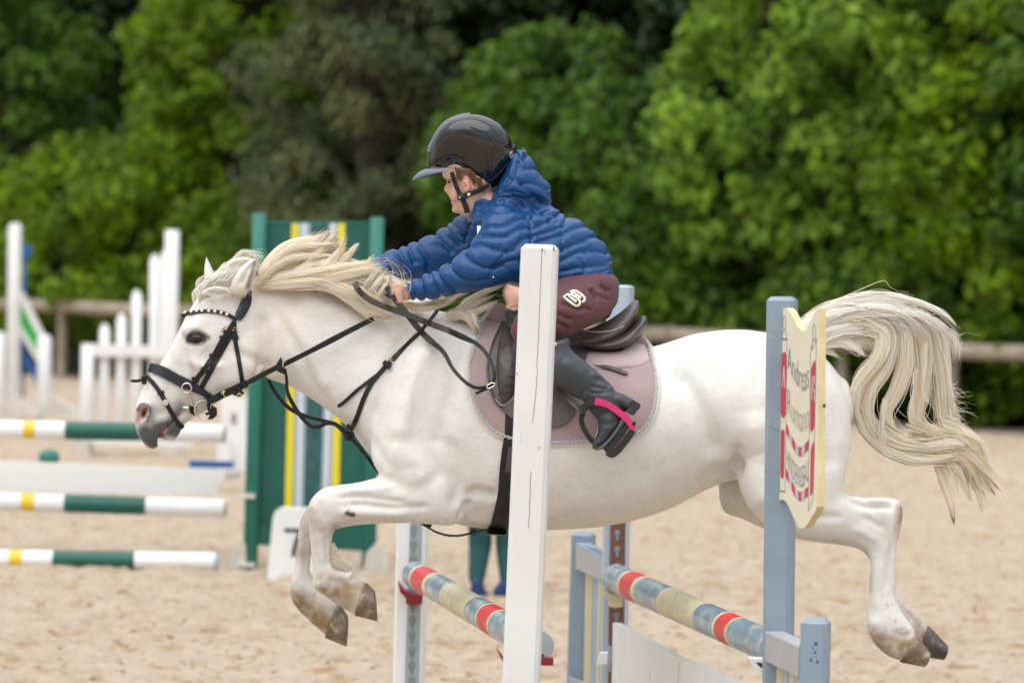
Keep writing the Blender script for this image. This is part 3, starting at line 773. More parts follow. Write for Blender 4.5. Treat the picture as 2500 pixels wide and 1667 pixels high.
mb = MB(); vpost(mb, 215, 845, 210, 1085, YW - .05, 30, 0.1); mb.obj('post', M_wclean, pw)
mb = MB(); slab(mb, [(199, 838), (436, 846), (436, 874), (199, 868)], YW - .09, 0.05); mb.obj('rail', M_wclean, pw)
mb = MB(); slab(mb, [(199, 1060), (430, 1072), (430, 1088), (199, 1080)], YW - .09, 0.05); mb.obj('rail', M_wclean, pw)
for pts in ([(160, 1122), (172, 1082), (195, 1070), (214, 1074), (222, 1122)], [(392, 1128), (402, 1082), (424, 1074), (436, 1092), (444, 1128)]):
    mb = MB(); slab(mb, pts, YW - .2, 0.35); mb.obj('foot', M_conc, pw)
# white and green wing at the far left
YL = 36.0
lw = thing('jump_wing', 'tall white post with a sloping green infill panel at the left edge', 'jump wing', tuple(P(60, 1030, YL)))
mb = MB(); vpost(mb, 37, 545, 32, 1010, YL, 30, 0.14, 0.03); mb.obj('post', M_wpaint, lw)
mb = MB(); vpost(mb, 109, 818, 108, 1005, YL, 32, 0.14, 0.03); mb.obj('post', M_wclean, lw)
mb = MB(); vpost(mb, 2, 810, 0, 1005, YL, 24, 0.14, 0.03); mb.obj('post', M_wclean, lw)
mb = MB(); slab(mb, [(48, 705), (58, 715), (108, 815), (108, 850), (48, 735)], YL, 0.04); mb.obj('sloping_rail', M_wpaint, lw)
mb = MB(); slab(mb, [(47, 742), (52, 742), (103, 848), (100, 872), (92, 868), (47, 790)], YL + .03, 0.03); mb.obj('green_panel', M_lime, lw)
mb = MB(); slab(mb, [(48, 790), (100, 878), (96, 892), (48, 815)], YL, 0.04); mb.obj('sloping_rail', M_wpaint, lw)
mb = MB(); slab(mb, [(48, 825), (70, 870), (104, 925), (100, 940), (88, 938), (80, 915), (66, 900), (48, 850)], YL + .06, 0.03); mb.obj('blue_panel', M_bblue, lw)
for pts in ([(-20, 1022), (0, 985), (30, 958), (70, 990), (105, 1025)], [(88, 1025), (118, 968), (160, 985), (205, 1022)]):
    mb = MB(); slab(mb, pts, YL - .3, 0.25); mb.obj('foot', M_conc, lw)
mb = MB(); c = P(62, 613, YL + 0.6); mb.rings([[c + Vector((math.cos(q) * .075 * k, dy, math.sin(q) * .075 * k)) for q in [i * math.pi / 8 for i in range(16)]] for k, dy in ((.9, 0), (1, .01), (1, .04), (.9, .05))])
mb.post(P(60, 625, YL + .62), P(56, 1030, YL + .62) , .03, .03)
tag(mb.obj('marker_disc', M_bblue), 'round blue marker disc on a pole behind the tall white post', 'marker')
# block wing right of picket, blue rail
YB = 25.0
bw = thing('jump_wing', 'short white wing with a round tan hole beside the green standard', 'jump wing', tuple(P(570, 1180, YB)))
mb = MB(); slab(mb, [(538, 968), (602, 970), (602, 1150), (545, 1150)], YB, 0.08); mb.obj('panel', M_wclean, bw)
mb = MB(); c = P(571, 1022, YB - .004); mb.rings([[c + Vector((math.cos(q) * .022 * k, 0, math.sin(q) * .05 * k)) for q in [i * math.pi / 8 for i in range(16)]] for k in (1, .5)]); mb.obj('hole', M_conc, bw)
mb = MB(); slab(mb, [(530, 1085), (545, 1060), (560, 1085), (566, 1152), (530, 1152)], YB - .1, 0.08); mb.obj('foot', M_wclean, bw)
mb = MB(); slab(mb, [(462, 1124), (569, 1127), (569, 1143), (462, 1141)], 21.5, 0.06); tag(mb.obj('blue_plank', M_bblue, smooth=False), 'small blue plank end showing above the white plank', 'plank')
mb = MB(); slab(mb, [(225, 1074), (470, 1080), (470, 1090), (225, 1083)], 28.0, 0.08); tag(mb.obj('ground_rail', M_wclean, smooth=False), 'thin pale rail on the sand seen under the topmost banded pole', 'rail')
mb = MB(); mb.ellipsoid(P(120, 1118, 22.0), .072, .07, .062); tag(mb.obj('green_ball', M_greenl), 'dull green rounded cone top above the white plank', 'marker')

# bystander standing behind the jump
def bystander():
    Y = 17.0; by = thing('person', 'person standing behind the jump, only teal breeches and blue shoes showing under the pony', 'person', tuple(PG(1195, 1460)))
    mb = MB()
    T = lambda x, y, dy=0: P(x, y, Y + dy)
    for s_, hx, kx, ax in ((-1, 1185, 1172, 1162), (1, 1235, 1238, 1240)):
        mb.tube([T(hx, 1075), T(hx, 1180, -.02), T(kx, 1275, -.01), T(kx, 1330, .03), T(ax, 1422)], [0.092, 0.085, 0.058, 0.056, 0.036], 12, 4)
    mb.tube([T(1212, 1080), T(1216, 1010), T(1222, 880), T(1228, 800), T(1234, 770)], [0.14, 0.135, 0.15, 0.13, 0.05], 14, 4)
    mb.tube([T(1180, 815), T(1165, 920, -.05), T(1185, 990, -.17)], [0.055, 0.045, 0.036], 10, 4)
    mb.tube([T(1278, 815), T(1300, 920, -.05), T(1262, 990, -.17)], [0.055, 0.045, 0.036], 10, 4)
    mb.tube([T(1238, 800), T(1264, 745)], [0.055, 0.05], 10)
    mb.ellipsoid(T(1270, 712), .076, .095, .118)
    mb.ellipsoid(T(1270, 722, -.098), .016, .02, .022); 
    for sx in (-1, 1): mb.ellipsoid(T(1270 + sx * 35, 716), .012, .02, .028)
    for x0 in (1185, 1262):
        for k in range(5): mb.tube([T(x0 - 14 + k * 7, 990, -.18), T(x0 - 16 + k * 8, 1008 - abs(k - 2) * 2, -.23)], [0.010, 0.008], 6)
        mb.ellipsoid(T(x0, 990, -.18), .035, .035, .025)
    S = fuse(mb, 0.012, 4); S.begin()
    body = S.finish('body', M_skin, by)
    B = S.bvh()
    def shell(name, m, zlo, zhi, off):
        S.N = S.normals(); me = bpy.data.meshes.new(name); bm = bmesh.new(); idx = {}
        for p in S.me.polygons:
            if all(zlo < S.V[i][2] < zhi for i in p.vertices):
                for i in p.vertices:
                    if i not in idx: idx[i] = bm.verts.new(S.V[i] + S.N[i] * off)
                bm.faces.new([idx[i] for i in p.vertices])
        bm.to_mesh(me); bm.free(); return link(name, me, m, by)
    zf = lambda y: P(1215, y, Y).z
    shell('breeches', M_tight, zf(1425), zf(1050), 0.006)
    shell('jacket', M_navy, zf(1085), zf(775), 0.014)
    mb = MB(); mb.ellipsoid(T(1272, 700, .02), .084, .1, .105); mb.obj('hair', M_brownhair, by)
    for pts in ([(1139, 1459), (1150, 1432), (1152, 1412), (1172, 1410), (1184, 1440), (1197, 1462), (1170, 1468)], [(1204, 1452), (1212, 1432), (1232, 1412), (1248, 1414), (1256, 1440), (1262, 1458), (1230, 1462)]):
        mb = MB(); ol = [P(x, y, Y - .04) for x, y in catmull(pts, 3, True)]; mb.prism(ol, Vector((0, .09, 0)))
        c = sum(ol, Vector()) / len(ol); mb.v = [tuple(v) for v in mb.v]
        for dy, f in ((-.02, .8), (.11, .8)): mb.prism([c + (p - c) * f + Vector((0, dy, 0)) for p in ol], Vector((0, .02, 0)))
        S2 = fuse(mb, .008, 4); S2.begin(); S2.finish('shoe', M_shoe, by)
bystander()
# ------------------------------------------------------------------ the jump in front: blue wings, white standards, poles
def holes(mb, pxs, Y, w, h, dy=0.0):
    for x, y in pxs:
        c = P(x, y, Y); mb.rings([[c + Vector((math.cos(q) * w * k, -d, math.sin(q) * h * k)) for q in [i * math.pi / 8 for i in range(16)]] for k, d in ((1, 0.0), (0.85, 0.0015), (.3, 0.0015))])
NB, FB = 8.6, 11.6     # near and far standards
# near white post
nw = thing('jump_standard', 'tall white square post standing in front of the rider', 'jump standard', tuple(P(1265, 1667, 8.55)))
a, b = P(1319, 597, 8.55), P(1262, 1905, 8.55); b = a + (b - a) * ((a.z - 0.02) / (a.z - b.z))
mb = MB(); mb.post(b, a, 0.094, 0.085, 0.011, (1, -0.1, 0)); mb.obj('post', M_wpaint, nw, smooth=False)
mb = MB()   # weather cracks
F0 = 8.55 - 0.0432
for ln in ([(1323, 607), (1322, 640), (1320, 700), (1317, 760), (1314, 830), (1311, 900)], [(1312, 905), (1308, 960), (1303, 1010), (1300, 1030)], [(1296, 1150), (1294, 1200), (1291, 1290)], [(1296, 1500), (1293, 1560), (1290, 1600)], [(1331, 606), (1330, 616), (1331, 630)]):
    q = catmull(ln, 5); q = [(x + random.uniform(-.8, .8), y) for x, y in q]
    Lf = [P(x - .55, y, F0 - .0008) for x, y in q]; Rt = [P(x + .55, y, F0 - .0008) for x, y in q]
    mb.add(Lf + Rt, [(i, i + 1, len(q) + i + 1, len(q) + i) for i in range(len(q) - 1)])
for x, y, w_, h_ in ((1352, 606, 2.2, 7), (1324, 609, 1.6, 4), (1316, 1094, 1, 5), (1263, 912, 1, 5)):
    q = [(x - w_, y - h_ * .4), (x, y - h_), (x + w_, y - h_ * .2), (x + w_ * .5, y + h_), (x - w_ * .6, y + h_ * .6)]
    mb.prism([P(u, v, F0 - .0022) for u, v in q], Vector((0, .002, 0)))
pieces('crack', mb, M_crack, nw, smooth=False)
mb = MB(); mb.box(P(1300, 1612, 8.66), (.055, 0, 0), (0, .02, 0), (0, 0, .010)); mb.prism([P(1212, 1584, 8.66), P(1240, 1640, 8.66), P(1300, 1640, 8.66), P(1329, 1600, 8.66), P(1318, 1622, 8.66), P(1290, 1628, 8.66), P(1240, 1624, 8.66), P(1219, 1594, 8.66)], Vector((0, .05, 0)))
mb.obj('pole_cup', M_cupred, nw, smooth=False)
mb = MB(); g = Vector((b.x, b.y, 0.04)); mb.box(g + Vector((0.1, 0, 0)), (.35, .0, 0), (0, .04, 0), (0, 0, .045), .008); mb.box(g + Vector((0, -.05, 0.02)), (.045, 0, 0), (0, .28, 0), (0, 0, .045), .008); mb.obj('foot', M_wpaint, nw, smooth=False)
# far white post
fw = thing('jump_standard', 'white square post with a grey keyhole track, left of the tall white post', 'jump standard', tuple(P(1000, 1660, FB)))
a, b = P(1022, 690, FB), P(995, 1800, FB); b = a + (b - a) * ((a.z - 0.02) / (a.z - b.z))
mb = MB(); mb.post(b, a, 0.104, 0.09, 0.010, (1, -0.12, 0)); mb.obj('post', M_wclean, fw, smooth=False)
mb = MB(); f2 = FB - 0.047; mb.prism([P(996 + 22, 780, f2), P(1029 + 12, 780, f2), P(1023, 1667, f2 ), P(988, 1667, f2), P(980, 1900, f2), P(1018, 1900, f2)][:4], Vector((0, -.003, 0))); mb.obj('track', M_track, fw, smooth=False)
mb = MB(); holes(mb, [(1009.5 - (y - 1300) * .012, y) for y in range(1290, 1667, 37)], f2 - .0035, .013, .017); holes(mb, [(1009 - (y - 1300) * .012, y + 14) for y in range(1290, 1667, 37)], f2 - .0035, .007, .012); mb.obj('keyholes', M_holeg, fw, smooth=False)
mb = MB(); q = [(971, 1421), (985, 1440), (1008, 1450), (1031, 1453), (1031, 1462), (1030, 1474), (1012, 1478), (992, 1474), (990, 1458), (978, 1446)]; mb.prism([P(x, y, FB - .12) for x, y in q], Vector((0, .075, 0))); mb.obj('pole_cup', M_cupred, fw, smooth=False)
mb = MB(); g = Vector((b.x, b.y, 0.04)); mb.box(g, (.35, .0, 0), (0, .04, 0), (0, 0, .045), .008); mb.box(g + Vector((0, -.0, 0.02)), (.045, 0, 0), (0, .28, 0), (0, 0, .045), .008); mb.obj('foot', M_wclean, fw, smooth=False)
# poles
B, C, R_ = M_pblue, M_pcream, M_red
p0, p1 = P(1013, 1402, 11.45), P(1312, 1576, 8.78)
banded_pole('jump_pole', p0, p1, 0.0455, [(1029, B), (1033, C), (1062, R_), (1068, C), (1105, B), (1168, C), (1196, B), (1199, C), (1224, R_), (1228, C), (1312, B)], 'blue grey pole with red and cream bands running behind the tall white post', 'jump pole', endmat=M_track, n=28, taper=0.97)
p0, p1 = P(1505, 1412, 11.5), P(1890, 1582, 8.72)
banded_pole('jump_pole', p0, p1, 0.051, [(1541, B), (1545, C), (1574, R_), (1580, C), (1637, B), (1727, C), (1775, B), (1780, C), (1806, R_), (1811, C), (1890, B)], 'blue grey pole with red and cream bands ending at the blue post', 'jump pole', endmat=M_track, n=28, taper=0.86)
# near blue wing
bw = thing('jump_wing', 'blue wing with tall post, short outer post and slatted infill at the right', 'jump wing', tuple(P(1905, 1667, NB)))
a, b = P(1910, 724, NB), P(1899, 1700, NB); b = a + (b - a) * ((a.z - 0.02) / (a.z - b.z))
mb = MB(); mb.post(b, a, 0.074, 0.074, 0.011, (1, -0.28, 0)); mb.obj('tall_post', M_bpaint, bw, smooth=False)
ao, bo = P(1992, 1508, 8.18), P(1988, 1700, 8.18); bo = ao + (bo - ao) * ((ao.z - 0.02) / (ao.z - bo.z))
mb = MB(); mb.post(bo, ao, 0.068, 0.074, 0.011, (1, -0.28, 0)); mb.obj('outer_post', M_bpaint, bw, smooth=False)
wd = (Vector((ao.x, ao.y, 0)) - Vector((a.x, a.y, 0))); wl = wd.length; wd.normalize()
nrm = Vector((0, 0, 1)).cross(wd).normalized()
if nrm.x > 0: nrm = -nrm
def wingplane(px, py, off=0.0, o=None):
    """point on the wing's upright plane seen at this pixel"""
    o = (o if o is not None else Vector((a.x, a.y, 0))) + nrm * off; r = ray(px, py); t = (o - CAM).dot(nrm) / r.dot(nrm); return CAM + r * t
def board_box(mb, s0, s1, z0, z1, off, th):
    o = Vector((a.x, a.y, 0)) + nrm * off
    c = o + wd * (s0 + s1) / 2 + Vector((0, 0, (z0 + z1) / 2)); mb.box(c, wd * (s1 - s0) / 2, nrm * th / 2, Vector((0, 0, (z1 - z0) / 2)), 0.003)
zt = P(1900, 1536, NB).z; zb = P(1895, 1610, NB).z
mb = MB(); board_box(mb, .034, wl - .034, zb, zt, 0.012, .05); mb.obj('top_rail', M_gpaint, bw, smooth=False)
k = 0
for s in (0.06, 0.13, 0.20, 0.27, 0.34):
    mb = MB(); board_box(mb, s - .022, s + .022, 0.12, zb - .001, -0.004 + .0, .02); mb.obj('slat', M_cream if k % 2 == 0 else M_lgrey, bw, smooth=False); k += 1
mb = MB(); board_box(mb, .034, wl - .034, 0.06, .13, 0.012, .05); mb.obj('bottom_rail', M_bpaint, bw, smooth=False)
mb = MB()   # screw holes and chipped paint on the outer post
yo = 8.18 - .040
for x, y, r_ in ((1992, 1571, 3.4), (1990, 1592, 2.4), (1996, 1614, 3.2), (1980, 1610, 2.6), (1983, 1580, 1.6), (2015, 1588, 1.2), (1986, 1640, .9)):
    ol = [P(x + math.cos(q) * r_ * random.uniform(.7, 1.3), y + math.sin(q) * r_ * random.uniform(.8, 1.5), yo - .0012) for q in [i * math.pi / 5 for i in range(10)]]; mb.prism(ol, Vector((0, .0006, 0)))
pieces('screw_hole', mb, M_hole, bw, smooth=False)
mb = MB()
for i in range(34):
    x, y = random.gauss(1988, 7), random.gauss(1592, 19); r_ = random.uniform(.5, 1.8)
    ol = [P(x + math.cos(q) * r_ * random.uniform(.5, 1.4), y + math.sin(q) * r_ * random.uniform(.6, 1.8), yo - .0005) for q in [i * math.pi / 4 for i in range(8)]]; mb.prism(ol, Vector((0, .0004, 0)))
mb.obj('chipped_paint', MATS['light_grey_paint'], bw, smooth=False)
mb = MB(); qo = [(1831, 1608), (1866, 1609), (1866, 1616), (1845, 1616), (1856, 1628), (1866, 1632), (1866, 1640), (1840, 1637), (1836, 1622)]
mb.prism([P(x, y, NB + .02) for x, y in qo], Vector((0, .06, 0))); mb.obj('pole_cup', M_wclean, bw, smooth=False)
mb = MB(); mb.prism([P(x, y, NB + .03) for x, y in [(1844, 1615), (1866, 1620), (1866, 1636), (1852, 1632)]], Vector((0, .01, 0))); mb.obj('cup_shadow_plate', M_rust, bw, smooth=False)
mb = MB(); g = Vector((b.x, b.y, .04)); mb.box(g, (.35, 0, 0), (0, .04, 0), (0, 0, .045), .008); g = Vector((bo.x, bo.y, .04)); mb.box(g, (.35, 0, 0), (0, .04, 0), (0, 0, .045), .008); mb.obj('foot', M_bpaint, bw, smooth=False)
mb = MB()
for ln in ([(1883, 1042), (1888, 1047), (1894, 1049), (1900, 1051)],):
    q = catmull(ln, 4); Lf = [P(x, y - .8, NB - .0405) for x, y in q]; Rt = [P(x, y + .8, NB - .0405) for x, y in q]; mb.add(Lf + Rt, [(i, i + 1, len(q) + i + 1, len(q) + i) for i in range(len(q) - 1)])
mb.obj('crack', M_crack, bw, smooth=False)

# sign board screwed to the tall blue post, coming towards the camera
sg = thing('sign_board', 'cream wavy edged board with grey and red lettering on the tall blue post', 'sign', tuple(P(1950, 1020, 8.35)))
so = P(1903, 980, 8.58); se = P(1998, 980, 8.20)
sd_ = Vector((se.x - so.x, se.y - so.y, 0)).normalized(); sn = Vector((0, 0, 1)).cross(sd_).normalized()
if sn.x > 0: sn = -sn
def SP(px, py, off=0.0):
    o = so + sn * off; r = ray(px, py); t = (o - CAM).dot(sn) / r.dot(sn); return CAM + r * t
top = catmull([(1904, 760), (1911, 753), (1921, 753), (1932, 768), (1946, 795), (1957, 807), (1963, 808), (1970, 802), (1982, 778), (1991, 758), (1999, 753)], 4)
bot = catmull([(1995, 1236), (1991, 1246), (1981, 1262), (1968, 1283), (1957, 1289), (1949, 1286), (1938, 1265), (1925, 1235), (1916, 1222), (1908, 1219), (1899, 1222)], 4)
ol = [SP(x, y) for x, y in top] + [SP(x, y) for x, y in bot]
th = -sn * 0.019
mb = MB(); n = len(ol); A = ol; Bk = [p + th for p in ol]
mb.cur = 0; mb.add(A, [tuple(range(n))]); mb.cur = 1; mb.add(Bk, [tuple(range(n))[::-1]]); mb.add(A + Bk, [(i, i + n, (i + 1) % n + n, (i + 1) % n) for i in range(n)])
mb.obj('board', [M_board, M_boarde], sg, smooth=False)
def patch(pts, off=0.0012):
    m = MB(); f = [SP(x, y, off) for x, y in pts]; m.prism(f, sn * -0.0008); return m
def multi(name, polys, m, off=0.0012):
    mb = MB()
    for p in polys: q = patch(p, off); mb.add(q.v, q.f)
    pieces(name, mb, m, sg, smooth=False) if name == 'white_initial' else mb.obj(name, m, sg, smooth=False)
multi('red_block', [[(1911, 860), (1917, 860), (1919, 868), (1917, 1010), (1914, 1020), (1908, 1017), (1906, 1005), (1908, 868)]], M_sred)
multi('red_block', [[(1908, 1049), (1913, 1049), (1915, 1055), (1913, 1160), (1911, 1168), (1907, 1166), (1905, 1155), (1906, 1056)]], M_sred)
multi('red_block', [[(1985, 885), (1989, 879), (1990, 890), (1987, 1043), (1980, 1055), (1978, 1046), (1980, 900)]], M_sred)
multi('red_block', [[(1983, 1083), (1987, 1076), (1988, 1088), (1985, 1195), (1979, 1211), (1977, 1205), (1979, 1098)]], M_sred)
def line(pts, w_=1.0):
    out = []
    for (x0, y0), (x1, y1) in zip(pts[:-1], pts[1:]):
        d = math.hypot(x1 - x0, y1 - y0) or 1; nx, ny = -(y1 - y0) / d, (x1 - x0) / d
        wx = w_ * .28 + 0.12; nx *= wx / 1; ny *= w_
        out.append([(x0 + nx, y0 + ny), (x1 + nx, y1 + ny), (x1 - nx, y1 - ny), (x0 - nx, y0 - ny)])
    return out
grey = []
grey += line([(1907, 828), (1902.5, 1198), (1916, 1200), (1921, 832)], .6) + line([(1903, 1197), (1917, 1200)], 1.6)
grey += line([(1993, 826), (1988, 1060), (1985, 1215), (1973, 1247)], .6) + line([(1978, 858), (1977, 1000), (1974, 1100), (1973, 1247)], .6)
def ell(cx, cy, rx, ry, n=14): return [(cx + rx * math.cos(i * 2 * math.pi / n), cy + ry * math.sin(i * 2 * math.pi / n)) for i in range(n + 1)]
grey += line(ell(1914.5, 789, 3.6, 18), 1.1) + line([(1912, 805), (1908, 826), (1921, 827), (1917, 805)], 1.1) + line([(1907, 827), (1921, 829)], 2.2)
grey += line(ell(1987, 812, 3.6, 20), 1.1) + line([(1984, 828), (1979, 856), (1994, 829), (1990, 825)], 1.1)
multi('grey_outline', grey, M_sgrey, .0010)
wl_ = line([(1911, 930), (1913.5, 893), (1915, 930)], .9) + line([(1911, 915), (1915.5, 917)], .9) + line([(1911, 930), (1910, 945)], .8) + line([(1915, 930), (1916, 947)], .8)
wl_ += line([(1981, 975), (1983, 922), (1987, 918), (1988, 935), (1984, 947), (1988, 955), (1988, 980)], .9)
multi('white_initial', wl_, M_white, .0022)
# wave stripes
def wave(x0, x1, pts, h):
    """centre line y(x) by interpolation"""
    q = catmull(pts, 6); out = []
    xs = [p[0] for p in q]; ys = [p[1] for p in q]
    f = lambda x: float(np.interp(x, xs, ys)); n = 5
    top = [(x0 + (x1 - x0) * i / n, f(x0 + (x1 - x0) * i / n) - h / 2) for i in range(n + 1)]; bo_ = [(x, y + h) for x, y in top[::-1]]
    return top + bo_
for cy, ks in ((0, [(1919, 1045), (1930, 1070), (1942, 1093), (1953, 1103), (1962, 1098), (1973, 1085)]), (1, [(1918, 1152), (1930, 1178), (1942, 1203), (1953, 1211), (1962, 1207), (1972, 1199)])):
    xs = [1919, 1926, 1933.5, 1941.5, 1949.5, 1957, 1965, 1973]
    for i in range(7):
        multi('wave_stripe', [wave(xs[i] - cy * .6, xs[i + 1] - cy * .6, ks, 23)], M_sred if i % 2 == 0 else MATS['light_grey_paint'])
# lettering laid along dipping lines
def capheight():
    V, F = text_mesh('H', 1.0, 0.0); return max(v.y for v in V)
CAPH = capheight()
def letter(txt, x0, x1, basepts, h0, h1, name, bold=-0.012):
    cap = CAPH
    V, F = text_mesh(txt, 1.0, 0.0, bold); xm = min(v.x for v in V); xM = max(v.x for v in V)
    q = catmull(basepts, 6); xs = [p[0] for p in q]; ys = [p[1] for p in q]; out = []
    for v in V:
        t = (v.x - xm) / (xM - xm); x = x0 + (x1 - x0) * (t ** 0.97); hh = h0 + (h1 - h0) * t
        out.append(SP(x, float(np.interp(x, xs, ys)) - v.y / cap * hh, .0014))
    mb = MB(); mb.add(out, F); o = mb.obj(name, M_sgrey, sg, smooth=False)
letter('Andreas', 1922, 1974, [(1922, 900), (1932, 918), (1945, 940), (1958, 953), (1966, 953), (1975, 944)], 60, 68, 'name_lettering')
letter('Rumann', 1922, 1974, [(1922, 1010), (1932, 1026), (1945, 1046), (1956, 1055), (1965, 1054), (1975, 1048)], 64, 72, 'name_lettering', -0.022)
letter('HINDERNISBAU', 1920, 1973, [(1920, 1136), (1930, 1160), (1942, 1182), (1953, 1190), (1962, 1187), (1973, 1172)], 48, 56, 'trade_lettering', -0.014)
mb = MB(); mb.ellipsoid(SP(1998.5, 990) + Vector((.014, -.001, 0)), .004, .003, .005, 8, 6); mb.obj('screw', M_hole, sg)

# far blue wing
fbw = thing('jump_wing', 'blue wing with brown metal track, seen under the pony belly', 'jump wing', tuple(P(1500, 1650, FB)))
a, b = P(1515, 696, FB), P(1498, 1700, FB); b = a + (b - a) * ((a.z - 0.02) / (a.z - b.z))
mb = MB(); mb.post(b, a, 0.083, 0.08, 0.008, (1, -0.3, 0)); mb.obj('tall_post', M_lgrey, fbw, smooth=False)
mb = MB(); f2 = FB - .052; mb.prism([P(1494, 1000, f2), P(1531, 1000, f2), P(1522, 1667, f2), P(1484, 1667, f2)], Vector((0, -.004, 0))); mb.obj('track', M_rust, fbw, smooth=False)
mb = MB(); holes(mb, [(1507 - (y - 1300) * .009, y) for y in range(1300, 1560, 40)], f2 - .0045, .011, .010); holes(mb, [(1507 - (y - 1300) * .009, y + 12) for y in range(1300, 1560, 40)], f2 - .0045, .006, .012); mb.obj('keyholes', M_sgrey, fbw, smooth=False)
ao, bo = P(1425, 1299, 12.0), P(1414, 1660, 12.0); bo = ao + (bo - ao) * ((ao.z - 0.02) / (ao.z - bo.z))
mb = MB(); mb.post(bo, ao, 0.078, 0.08, 0.010, (1, -0.3, 0)); mb.obj('outer_post', M_bpaint, fbw, smooth=False)
def fq(x, y, Y): return P(x, y, Y)
def skew(mb, q, th):   # four corners px,py,Y ; pushed away from the camera side
    mb.prism([fq(*p) for p in q], Vector((.0, th, 0)))
mb = MB(); skew(mb, [(1406, 1331, 11.92), (1472, 1362, 11.66), (1470, 1417, 11.66), (1406, 1388, 11.92)], .04); mb.obj('top_rail', M_gpaint, fbw, smooth=False)
mb = MB(); skew(mb, [(1406, 1326, 11.92), (1440, 1324, 11.95), (1474, 1346, 11.66), (1472, 1362, 11.66), (1406, 1331, 11.92)], .04); mb.obj('top_rail_cap', M_bpaint, fbw, smooth=False)
for x0, x1, m, yt in ((1419, 1428, M_bpaint, 1394), (1430, 1447, M_cream, 1403), (1450, 1461, M_lgrey, 1412), (1463, 1470, M_cream, 1416)):
    Ys = 11.95 - (x0 - 1406) / 66 * .27
    mb = MB(); mb.prism([P(x0, yt - 12, Ys), P(x1, yt - 6, Ys), P(x1 - 7, 1780, Ys), P(x0 - 7, 1780, Ys)], Vector((0, .02, 0))); mb.obj('slat', m, fbw, smooth=False)
mb = MB(); skew(mb, [(1390, 1652, 11.92), (1476, 1684, 11.66), (1474, 1760, 11.66), (1388, 1740, 11.92)], .04); mb.obj('bottom_rail', M_gpaint, fbw, smooth=False)
mb = MB(); q = [(1461, 1427), (1472, 1438), (1490, 1448), (1523, 1454), (1521, 1480), (1500, 1484), (1486, 1478), (1485, 1460), (1468, 1446)]; mb.prism([P(x, y, FB - .14) for x, y in q], Vector((0, .08, 0))); mb.obj('pole_cup', M_cream, fbw, smooth=False)
mb = MB(); q = [(1458, 1622), (1466, 1595), (1490, 1594), (1494, 1608), (1478, 1621)]; mb.prism([P(x, y, FB - .2) for x, y in q], Vector((0, .06, 0))); mb.obj('plank_cup', M_wclean, fbw, smooth=False)
mb = MB(); g = Vector((b.x, b.y, .04)); mb.box(g, (.35, 0, 0), (0, .04, 0), (0, 0, .045), .008); g = Vector((bo.x, bo.y, .04)); mb.box(g, (.35, 0, 0), (0, .04, 0), (0, 0, .045), .008); mb.obj('foot', M_bpaint, fbw, smooth=False)
# white plank gate under the pole
wp = thing('jump_plank', 'white plank panel hung under the pole between the blue wings', 'plank', tuple(P(1650, 1650, 10.2)))
def plk(q, name):
    mb = MB(); A = [P(*p) for p in q]; n2 = (A[1] - A[0]).cross(A[-1] - A[0]).normalized()
    if n2.x < 0: n2 = -n2
    mb.prism(A, n2 * .028 + Vector((0, .0, 0))); mb.obj(name, M_wpaint, wp, smooth=False)
plk([(1496, 1519, 11.3), (1658, 1607, 10.05), (1655, 1800, 10.05), (1492, 1720, 11.3)], 'board')
plk([(1663, 1608, 10.0), (1905, 1716, 8.66), (1900, 1960, 8.66), (1660, 1800, 10.0)], 'board')
mb = MB(); mb.prism([P(1485, 1575, 11.3), P(1494, 1580, 11.3), P(1490, 1640, 11.3), P(1482, 1640, 11.3)], Vector((0, .02, 0))); mb.obj('hanger', M_track, wp, smooth=False)
mb = MB()
for ln in ([(1659, 1612), (1657, 1640), (1655, 1667)], [(1588, 1625), (1587, 1645), (1586, 1660)]):
    q = catmull(ln, 4); w2 = 1.6 if ln[0][0] > 1600 else .8; Y_ = 10.02 if ln[0][0] > 1600 else 10.55
    Lf = [P(x - w2, y, Y_) for x, y in q]; Rt = [P(x + w2, y, Y_) for x, y in q]; mb.add(Lf + Rt, [(i, i + 1, len(q) + i + 1, len(q) + i) for i in range(len(q) - 1)])
pieces('joint', mb, M_boarde, wp, smooth=False)
# ------------------------------------------------------------------ the pony
YC = 10.0
pony = thing('pony', 'white pony with flying cream mane and tail, leaping to the left over the poles', 'pony', tuple(P(1250, 1290, YC)))
mb = MB()
# trunk
mb.loft([(985, 830, 905, 1085, .10), (1030, 785, 935, 1150, .155), (1065, 768, 985, 1215, .185), (1115, 768, 1060, 1262, .20, YC, .02), (1190, 786, 1160, 1288, .225, YC, -.03),
         (1290, 812, 1270, 1293, .255, YC, -.06), (1400, 838, 1395, 1291, .272, YC, -.06), (1500, 850, 1520, 1277, .272, YC, -.04), (1594, 845, 1625, 1244, .26), (1701, 813, 1725, 1195, .25),
         (1786, 804, 1800, 1170, .24), (1871, 811, 1900, 1180, .235), (1950, 834, 1985, 1160, .20), (2012, 872, 2040, 1110, .155), (2052, 920, 2068, 1050, .09)], n=40, sub=5, roundcap=(.5, .35))
# neck
mb.loft([(612, 668, 628, 905, .062, YC, .25), (655, 676, 658, 926, .070, YC, .32), (715, 682, 700, 940, .074, YC, .35), (790, 690, 752, 968, .080, YC, .38), (865, 704, 808, 1007, .095, YC, .40),
         (940, 724, 858, 1052, .115, YC, .40), (1010, 744, 892, 1100, .14, YC, .35), (1080, 760, 935, 1140, .16, YC, .28), (1130, 768, 1010, 1180, .17, YC, .2)], n=32, sub=4, roundcap=(.3, .3))
